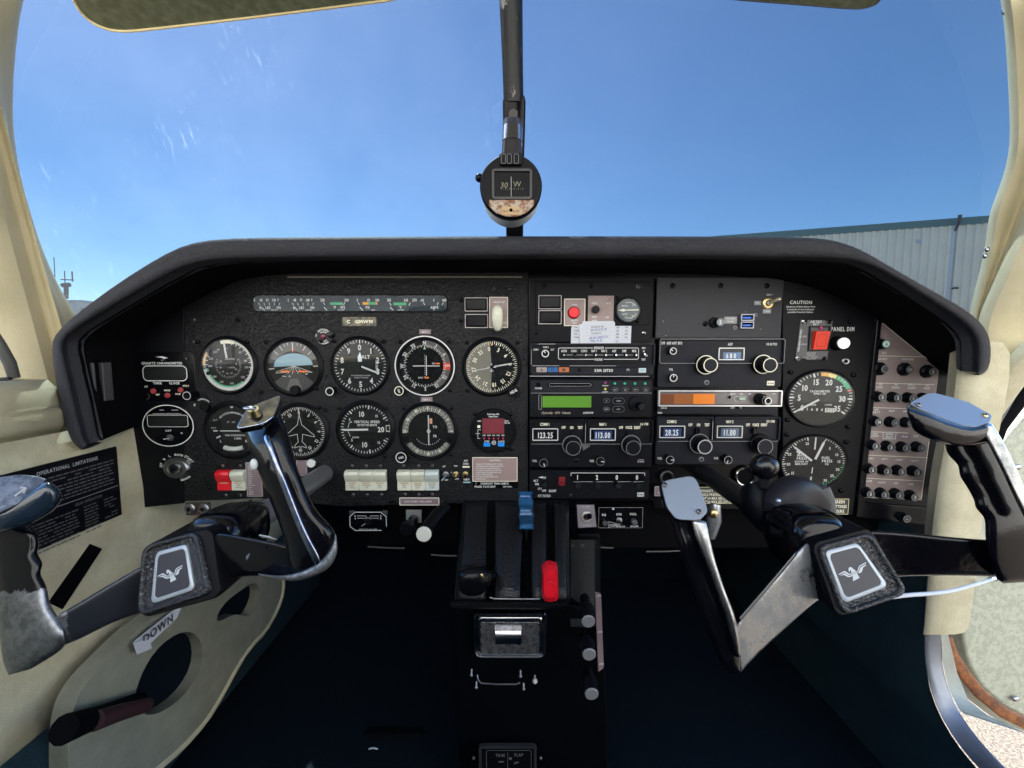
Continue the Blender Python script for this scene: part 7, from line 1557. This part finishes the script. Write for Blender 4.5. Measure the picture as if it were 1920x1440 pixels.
def yoke(x0, label, pilot):
    O = Vector((x0, 0, -.181)); R = thing('control_yoke', label, 'yoke', (x0, .36, -.181), 'control yokes')
    V = lambda x, y, z: O + Vector((x, y, z))
    def cr(pts, n=6):
        out = []; m = len(pts)
        for i in range(m - 1):
            p0, p1, p2, p3 = pts[max(0, i - 1)], pts[i], pts[i + 1], pts[min(m - 1, i + 2)]
            for k in range(n):
                t = k / n; out.append([.5 * (2 * b_ + (c_ - a_) * t + (2 * a_ - 5 * b_ + 4 * c_ - d_) * t * t + (3 * b_ - a_ - 3 * c_ + d_) * t ** 3) for a_, b_, c_, d_ in zip(p0, p1, p2, p3)])
        return out + [list(pts[-1])]
    def limb(name, pts, m, ex, n=6, side=Vector((0, 1, 0)), label=None):
        q = cr(pts, n); b = MB(R, world=True); b.sweep([V(*p[:3]) for p in q], [(p[3], p[4]) for p in q], m, ex, 28, side); return b.build(name, smooth=50, label=label)
    def limb2(name, st, m, dep, ex=3.0, n=5, label=None, round_ends=True, ns=32, ridge=0):
        """stations (xa, ya, xb, yb, Y): the two silhouette edges in the photograph and their distance; dep = half depth in metres"""
        rows = []; q = cr(st, n); M = len(q); b = MB(R, world=True)
        for k, (xa, ya, xb, yb, Y) in enumerate(q):
            A_, B_ = P(xa, ya, Y), P(xb, yb, Y); c = (A_ + B_) / 2; h = (A_ - B_) / 2; d_ = c.normalized(); f = 1.0
            row = []
            for i in range(ns):
                a = 2 * math.pi * i / ns; cs, sn = math.cos(a), math.sin(a)
                x = math.copysign(abs(cs) ** (2 / ex), cs); y = math.copysign(abs(sn) ** (2 / ex), sn)
                row.append(c + h * x + d_ * dep * (y + 1.0) * f - d_ * (ridge * max(0, -sn)))
            rows.append(row)
        if round_ends:
            for e, s_ in ((0, 1), (-1, -1)):
                r = rows[e]; cc_ = sum(r, Vector()) / ns; t_ = (cc_ - sum(rows[s_ if e == 0 else -2], Vector()) / ns).normalized(); w_ = (r[0] - r[ns // 2]).length * .10
                cap = [cc_ + (p - cc_) * .80 + t_ * w_ for p in r]
                rows = [cap] + rows if e == 0 else rows + [cap]
        M = len(rows)
        b.add([p for r in rows for p in r], [[j * ns + i, j * ns + (i + 1) % ns, (j + 1) * ns + (i + 1) % ns, (j + 1) * ns + i] for j in range(M - 1) for i in range(ns)] + [list(range(ns))[::-1], [(M - 1) * ns + i for i in range(ns)]], m)
        return b.build(name, smooth=42, label=label)
    # column
    b = MB(R, world=True); b.tube([V(0, .62, 0), V(0, .40, 0)], .0125, TUBE if pilot else TUBED, 28); b.build('column')
    limb('column_shroud', [(0, .430, .002, .020, .018), (0, .410, .002, .027, .024), (0, .378, 0, .030, .026), (0, .366, 0, .024, .022)], YK, 3.2, 3, side=Vector((1, 0, 0)))
    # hub, pad and badge on one tilted plane
    if pilot: pad = [(272, 1024, .3535), (372, 996, .3528), (399, 1112, .3370), (262, 1156, .3315)]; bq = [(296, 1036), (353, 1021), (367, 1104), (287, 1131)]; hubp = [(268, 1020), (398, 988), (416, 1118), (258, 1162)]; em0 = (326, 1075, 47)
    else: pad = [(1530, 1024, .3535), (1630, 998, .3528), (1700, 1112, .3370), (1580, 1154, .3315)]; bq = [(1545, 1034), (1606, 1018), (1662, 1098), (1580, 1130)]; hubp = [(1520, 1018), (1634, 988), (1704, 1116), (1570, 1160)]; em0 = (1599, 1071, 52)
    c4 = [P(*p) for p in pad]; pn = (c4[1] - c4[0]).cross(c4[3] - c4[0]).normalized(); pn = -pn if pn.y > 0 else pn; p0 = c4[0]
    def onpx(px, py, off=0):
        d = P(px, py, 1.0); return d * (p0.dot(pn) / d.dot(pn)) + pn * off
    def loopq(Q, g, n=7, rr=.16):
        o = []
        for cu, cv, a0 in ((1 - rr, 1 - rr, 0), (rr, 1 - rr, 90), (rr, rr, 180), (1 - rr, rr, 270)):
            for i in range(n + 1):
                a = rad(a0 + 90 * i / n); u, v = .5 + (cu + rr * math.cos(a) - .5) * g, .5 + (cv + rr * math.sin(a) - .5) * g
                o.append((Q[3][0] * (1 - u) * (1 - v) + Q[2][0] * u * (1 - v) + Q[1][0] * u * v + Q[0][0] * (1 - u) * v, Q[3][1] * (1 - u) * (1 - v) + Q[2][1] * u * (1 - v) + Q[1][1] * u * v + Q[0][1] * (1 - u) * v))
        return o
    def stack(name, Q, steps, m, rr=.16, cap=True, smooth=50, label=None):
        b = MB(R, world=True); rows = [[onpx(x, y, o_) + Vector((0, back, 0)) for x, y in loopq(Q, g, rr=rr)] for g, o_, back in steps]; n = len(rows[0])
        b.add([p for r in rows for p in r], [[j * n + i, j * n + (i + 1) % n, (j + 1) * n + (i + 1) % n, (j + 1) * n + i] for j in range(len(rows) - 1) for i in range(n)] + ([[(len(rows) - 1) * n + i for i in range(n)]] if cap else []), m); return b.build(name, smooth=smooth, label=label)
    stack('hub', hubp, [(.92, -.004, .055), (1.0, -.004, .045), (1.0, -.004, .008), (1.0, -.003, 0), (.97, -.0005, 0), (.90, -.0005, 0)], BLACK, .13)
    stack('pad', pad, [(1.0, -.004, 0), (1.012, .0005, 0), (.985, .0030, 0), (.93, .0034, 0), (.885, .0026, 0), (.865, .0004, 0), (.82, .0002, 0)], PADY, .14, smooth=60)
    stack('badge_rim', bq, [(1.03, -.001, 0), (1.02, .0016, 0), (.985, .0021, 0), (.87, .0021, 0), (.85, .0014, 0)], SILV, .12, cap=False, smooth=40)
    b = MB(R, world=True); lp = loopq(bq, .88, rr=.12); b.add([onpx(x, y, .0016) for x, y in lp], [list(range(len(lp)))], BADGE)
    th = rad(17)
    def em(pts):
        v = []
        for x, y in pts: v.append(onpx(em0[0] + (x * math.cos(th) - y * math.sin(th)) * em0[2], em0[1] - (x * math.sin(th) + y * math.cos(th)) * em0[2], .0021))
        b.add(v, [list(range(len(v)))], EMB)
    em([(-.12, -.02), (-.10, .07), (-.13, .10), (-.15, .07), (-.165, .02), (-.19, .08), (-.17, .16), (-.12, .20), (-.06, .18), (0.0, .08), (.07, -.01)])
    em([(-.58, .07), (-.36, .12), (-.30, .10), (-.20, -.03), (-.12, -.035), (.09, -.025), (.12, .0), (.20, .12), (.26, .155), (.50, .20), (.49, .16), (.27, .12), (.22, .085), (.14, -.03), (.09, -.055), (-.20, -.07), (-.26, -.04), (-.33, .055), (-.37, .075), (-.55, .04)])
    em([(-.54, .01), (-.36, .045), (-.33, .02), (-.26, -.075), (-.20, -.10), (-.09, -.09), (-.10, -.135), (-.22, -.145), (-.30, -.11), (-.38, -.02), (-.42, -.005)])
    em([(.47, .125), (.28, .085), (.23, .05), (.15, -.06), (.10, -.085), (.16, -.115), (.24, -.10), (.29, -.04), (.33, .03), (.37, .055), (.46, .085)])
    for k, xx in enumerate((-.115, -.03, .055)): em([(-.085 + k * .05, -.08), (-.045 + k * .055, -.078), (xx + .06, -.31 + k * .015), (xx - .035, -.315 + k * .015)])
    em([(-.10, -.075), (.08, -.065), (.085, -.11), (-.095, -.12)])
    b.build('badge', smooth=0, recalc=False)
    def capplate(corners, m, th, lab=None, skirt=.006):
        c3 = [P(x, y, Y) for x, y, Y in corners]
        nn = (c3[1] - c3[0]).cross(c3[-1] - c3[0]).normalized(); nn = -nn if nn.y > 0 else nn
        q = []; m_ = len(c3)
        for i in range(m_):
            a, c, d = c3[i - 1], c3[i], c3[(i + 1) % m_]; r1 = .25
            for t in (0, .25, .5, .75, 1):
                s1 = c + (a - c) * r1; s2 = c + (d - c) * r1; q.append(s1 * (1 - t) ** 2 + c * 2 * t * (1 - t) + s2 * t * t)
        b = MB(R, world=True); b.slab(q, -nn * th, m); b.build('cap_plate', smooth=30, bevel=.0006, label=lab)
        b = MB(R, world=True); ctr = sum(q, Vector()) / len(q); k_ = len(q)
        rows = [[ctr + (p - ctr) * g - nn * o_ for p in q] for g, o_ in ((.97, th), (1.0, th + .001), (1.0, th + skirt * .6), (.85, th + skirt))]
        b.add([p for r in rows for p in r], [[j * k_ + i, j * k_ + (i + 1) % k_, (j + 1) * k_ + (i + 1) % k_, (j + 1) * k_ + i] for j in range(3) for i in range(k_)] + [[3 * k_ + i for i in range(k_)]], YK); b.build('grip_head', smooth=50)
        return nn
    def pscrew(px, py, Y, nn, r=.0016, m=None):
        b = MB(R, world=True); c = P(px, py, Y); u = nn.orthogonal().normalized(); v = nn.cross(u); n = 16
        rws = [[c + (u * math.cos(2 * math.pi * i / n) + v * math.sin(2 * math.pi * i / n)) * r * k + nn * h for i in range(n)] for k, h in ((1, 0), (1, .0006), (.7, .0012), (.25, .0014))]
        b.add([p for r_ in rws for p in r_], [[j * n + i, j * n + (i + 1) % n, (j + 1) * n + (i + 1) % n, (j + 1) * n + i] for j in range(3) for i in range(n)] + [[3 * n + i for i in range(n)]], m or DULLM)
        for s_ in (u, v): t_ = nn.cross(s_); b.add([c + nn * .0016 + s_ * r * .6 * a + t_ * r * .14 * d for a, d in ((-1, -1), (1, -1), (1, 1), (-1, 1))], [[0, 1, 2, 3]], BLACKM)
        b.build('screw', recalc=False)
    if pilot:
        limb2('lower_arm', [(300, 1046, 292, 1142, .356), (267, 1060, 262, 1150, .350), (200, 1098, 212, 1168, .338), (140, 1134, 150, 1198, .328), (112, 1150, 120, 1210, .324)], RAG2, .012, 6)
        limb2('lower_horn', [(-24, 975, 58, 985, .345), (-21, 1000, 71, 1000, .342), (-20, 1020, 74, 1021, .340), (-18, 1040, 72, 1037, .338), (-15, 1060, 81, 1056, .335), (-12, 1080, 78, 1076, .332), (-9, 1105, 89, 1100, .329), (-6, 1140, 96, 1132, .325), (-2, 1180, 112, 1160, .321), (0, 1215, 126, 1188, .318), (6, 1246, 118, 1216, .318), (14, 1264, 66, 1250, .320)], RAG, .016, 3.4)
        limb2('grip_head', [(-40, 962, -34, 1004, .318), (10, 952, 15, 996, .322), (50, 925, 60, 982, .327), (85, 903, 95, 962, .332), (104, 909, 109, 948, .336), (113, 920, 116, 938, .340)], BLUEG, .012, 2.6, label='rounded blue black thumb rest')
        limb2('upper_arm', [(398, 1006, 402, 1100, .350), (412, 999, 424, 1087, .346), (455, 1005, 470, 1081, .339), (520, 1017, 528, 1082, .331), (560, 1028, 572, 1082, .328)], YK, .013, 6)
        limb2('upper_horn', [(454, 806, 526, 774, .348), (460, 822, 536, 796, .340), (467, 845, 546, 828, .333), (484, 888, 560, 880, .326), (501, 930, 576, 922, .324), (519, 975, 596, 958, .322), (530, 1010, 625, 990, .320), (537, 1045, 631, 1012, .319), (546, 1076, 629, 1034, .319), (560, 1084, 618, 1054, .320)], YK, .014, 2.5)
        limb2('polish_or_highlight_edge', [(486, 806, 500, 800, .3440), (498, 835, 511, 831, .3318), (514, 880, 527, 877, .3245), (531, 925, 545, 922, .3222), (549, 972, 563, 968, .3200), (566, 1012, 581, 1008, .3180), (583, 1046, 598, 1040, .3172), (592, 1062, 602, 1056, .3175)], mat('blue highlight streak', (.16, .19, .32), .22, 1.0, var=(160, .12, (.30, .31, .34))), .003, 2.2, label='blue grey front strip standing in for a window highlight')  # added metal strip imitating the window's highlight along the grip
        limb2('worn_rim', [(484, 1075, 486, 1079, .326), (520, 1079, 521, 1086, .322), (556, 1074, 556, 1089, .317), (588, 1060, 594, 1078, .316), (610, 1042, 619, 1062, .316), (624, 1020, 632, 1036, .317), (628, 1000, 631, 1008, .320)], mat('bare chipped metal', (.30, .32, .34), .45, .7, var=(260, .12, (.12, .13, .14)), bump=(500, .8, 'noise')), .012, 3, label='ragged bare metal rim where the paint has chipped off')
        nn = capplate([(440, 805, .322), (463, 764, .336), (529, 738, .350), (512, 782, .334), (492, 795, .328)], mat('mirror metal with sky tint', (.26, .33, .52), .14, 1.0, var=(90, .1, (.60, .64, .72))), .0022, 'mirror bright cap plate', .007)  # blue of the reflected sky is put into the plate's metal colour
        b = MB(R, world=True); c = P(478, 777, .3315); b.tube([c, c + nn * .004 + Vector((0, 0, .002))], [.0050, .0040], BRASS, 20); b.tube([c + nn * .004 + Vector((0, 0, .002)), P(470, 766, .322)], [.0012, .0012], CHROME, 10); b.sphere(P(468, 765, .320), .0034, CHROME, sc=(1.4, 1, .5)); b.build('trim_toggle')
        b = MB(R, world=True); b.sphere(P(476, 871, .322), .0030, mat('white push button', (.45, .47, .46), .35), sc=(.9, .9, 1.5)); b.build('push_button')
        nn = capplate([(-60, 905, .325), (33, 889, .338), (72, 893, .343), (88, 899, .342), (50, 932, .330), (28, 948, .325), (-60, 988, .312)], mat('worn grey cap', (.06, .065, .075), .28, .5, var=(90, .12, (.17, .18, .20))), .0022, 'scratched grey cap plate', .008)
        b = MB(R, world=True); a, c = P(28, 931, .3275), P(50, 915, .3325); off = nn * .0010
        for q in ((a, c, .0007), (c, P(39, 915, .332), .0006), (c, P(45, 925, .331), .0006)):
            d = (q[1] - q[0]).normalized(); w_ = nn.cross(d) * q[2]; b.add([q[0] - w_ + off, q[1] - w_ + off, q[1] + w_ + off, q[0] + w_ + off], [[0, 1, 2, 3]], DIMW)
        b.build('arrow_mark', smooth=0, recalc=False)
        for (xa, ya, xb, yb) in ((486, 1004, 520, 1012), (462, 1050, 468, 1038), (487, 1003, 497, 1009)):
            b = MB(R, world=True); A_, B_ = P(xa, ya, .3262), P(xb, yb, .3262); b.sweep([A_, (A_ + B_) / 2 + Vector((0, -.0004, .0004)), B_], [(.0004, .0003), (.0011, .0005), (.0003, .0003)], MATS['bare chipped metal'], 3, 10); b.build('paint_chip')
    else:
        limb2('lower_arm', [(1512, 1018, 1545, 1122, .356), (1494, 1034, 1524, 1134, .350), (1440, 1096, 1462, 1188, .336), (1398, 1145, 1408, 1240, .324), (1380, 1172, 1390, 1260, .320)], CHY2, .013, 7, label='mottled polished metal arm')
        limb2('arm_edge', [(1492, 1033, 1495, 1040, .346), (1440, 1094, 1444, 1102, .332), (1386, 1156, 1390, 1166, .319)], mat('blue black gloss', (.010, .018, .030), .15, coat=.3), .006, 3)
        limb2('lower_horn', [(1250, 955, 1322, 965, .345), (1262, 995, 1326, 992, .341), (1271, 1025, 1332, 1018, .337), (1284, 1070, 1343, 1060, .333), (1302, 1117, 1358, 1110, .327), (1320, 1168, 1376, 1156, .321), (1337, 1212, 1386, 1200, .317), (1353, 1248, 1391, 1238, .315), (1367, 1264, 1391, 1256, .316)], YK, .014, 3.2)
        limb2('polish_or_highlight_edge', [(1296, 978, 1325, 980, .334), (1304, 1010, 1331, 1004, .330), (1322, 1055, 1342, 1050, .325), (1341, 1105, 1358, 1100, .320), (1360, 1160, 1377, 1152, .3145), (1372, 1205, 1387, 1198, .311), (1380, 1232, 1390, 1230, .311)], mat('worn nickel', (.36, .36, .36), .25, 1.0, var=(90, .2, (.12, .13, .14))), .005, 3, label='bare polished inner edge')
        limb2('upper_arm', [(1634, 994, 1652, 1086, .352), (1690, 997, 1700, 1081, .348), (1790, 1007, 1795, 1080, .338), (1890, 1014, 1900, 1083, .329), (1950, 1018, 1955, 1086, .326)], YK, .013, 7)
        limb2('upper_horn', [(1768, 812, 1860, 792, .336), (1774, 848, 1878, 824, .334), (1794, 872, 1892, 850, .332), (1799, 893, 1901, 872, .330), (1812, 914, 1911, 893, .329), (1824, 936, 1921, 915, .327), (1829, 953, 1931, 936, .325), (1844, 973, 1944, 960, .323), (1846, 1005, 1957, 990, .321), (1850, 1050, 1967, 1030, .320), (1868, 1086, 1964, 1080, .320)], YK, .015, 3.0)
        limb2('polish_or_highlight_edge', [(1838, 803, 1861, 795, .325), (1856, 838, 1880, 826, .321), (1880, 886, 1904, 874, .317), (1900, 930, 1922, 914, .314), (1924, 978, 1946, 960, .310)], mat('worn nickel', (.36, .36, .36), .25, 1.0), .005, 3, label='bare polished outer edge')
        limb2('grip_head', [(1701, 758, 1702, 778, .325), (1708, 762, 1714, 808, .322), (1740, 772, 1748, 826, .320), (1780, 788, 1786, 836, .320), (1820, 798, 1822, 838, .321), (1852, 792, 1858, 830, .324)], YK, .014, 2.6)
        BL = mat('brushed blue grey cap', (.17, .195, .23), .42, .5, bump=(500, .1, 'noise'))
        nn = capplate([(1239, 902, .352), (1303, 890, .356), (1329, 958, .338), (1312, 976, .334), (1268, 974, .334), (1250, 950, .340)], BL, .0020, 'flat brushed blue grey cap plate with two screws', .010)
        pscrew(1247, 909, .3495, nn, .0021); pscrew(1311, 959, .3373, nn, .0021)
        nn = capplate([(1702, 757, .336), (1745, 734, .350), (1813, 752, .345), (1862, 779, .336), (1856, 792, .330), (1830, 801, .3245), (1797, 796, .325)], BL, .0020, 'flat brushed cap plate seen edge on', .006)
        pscrew(1721, 759, .336, nn, .0021); pscrew(1846, 779, .335, nn, .0021, BRASS)
        b = MB(R, world=True); b.sphere(P(1338, 963, .345), .0042, BRASS, sc=(.9, .7, 1)); b.tube([P(1330, 1005, .350), P(1338, 975, .348), P(1342, 945, .350)], [.0050, .0062, .004], CHY2, 16); b.build('side_button')
    return R
yoke(-.268, 'glossy black pilot yoke with bare silver worn corners and a bird badge', True)
yoke(.276, 'glossy black copilot yoke with brushed cap plates, polished lower arm and a bird badge', False)

# ball mount clamped on the copilot column
R = place('ball_mount', 'black ball mount clamped round the copilot yoke column', 'mount', 1440, 960, .44)
b = MB(R, world=True); b.sphere(P(1433, 874, .425), .0133, mat('rubber ball', (.003, .003, .0045), .22), 32, 20); b.build('ball')
b = MB(R, world=True); b.tube([P(1434, 890, .43), P(1436, 908, .435)], [.0052, .0066], DARKM, 16); b.build('stem')
GRC = mat('graphite clamp', (.014, .014, .018), .5, spec=.2)
b = MB(R, world=True); b.sweep([P(1418, 905, .455), P(1425, 925, .45), P(1432, 955, .445), P(1448, 990, .44)], [(.013, .015), (.019, .018), (.020, .020), (.012, .014)], BLACK, 3, 24); b.build('clamp_body', smooth=50)
b = MB(R, world=True); b.sweep([P(1458, 975, .42), P(1463, 950, .415), P(1475, 928, .42), P(1500, 918, .43), P(1530, 930, .44), P(1548, 958, .45)], [(.010, .010), (.018, .014), (.020, .015), (.017, .014), (.011, .011), (.006, .008)], GRC, 2.6, 24); b.build('clamp_cap', smooth=50, subsurf=1)
b = MB(R, world=True); b.sphere(P(1459, 939, .400), .0024, mat('blue grey rivet', (.35, .42, .55), .3, .8)); b.build('rivet')
b = MB(R, world=True); b.sweep([P(1545, 915, .452), P(1552, 935, .45), P(1554, 960, .45), P(1550, 985, .45)], [(.0055, .003), (.0065, .003), (.007, .003), (.006, .003)], mat('grey strap', (.10, .10, .105), .6), 4, 16); b.build('strap')
b = MB(R, world=True); b.sweep([P(1525, 908, .475), P(1528, 930, .47), P(1532, 960, .465)], [(.012, .008), (.014, .010), (.014, .010)], BLACK, 3, 16); b.build('strap_block')
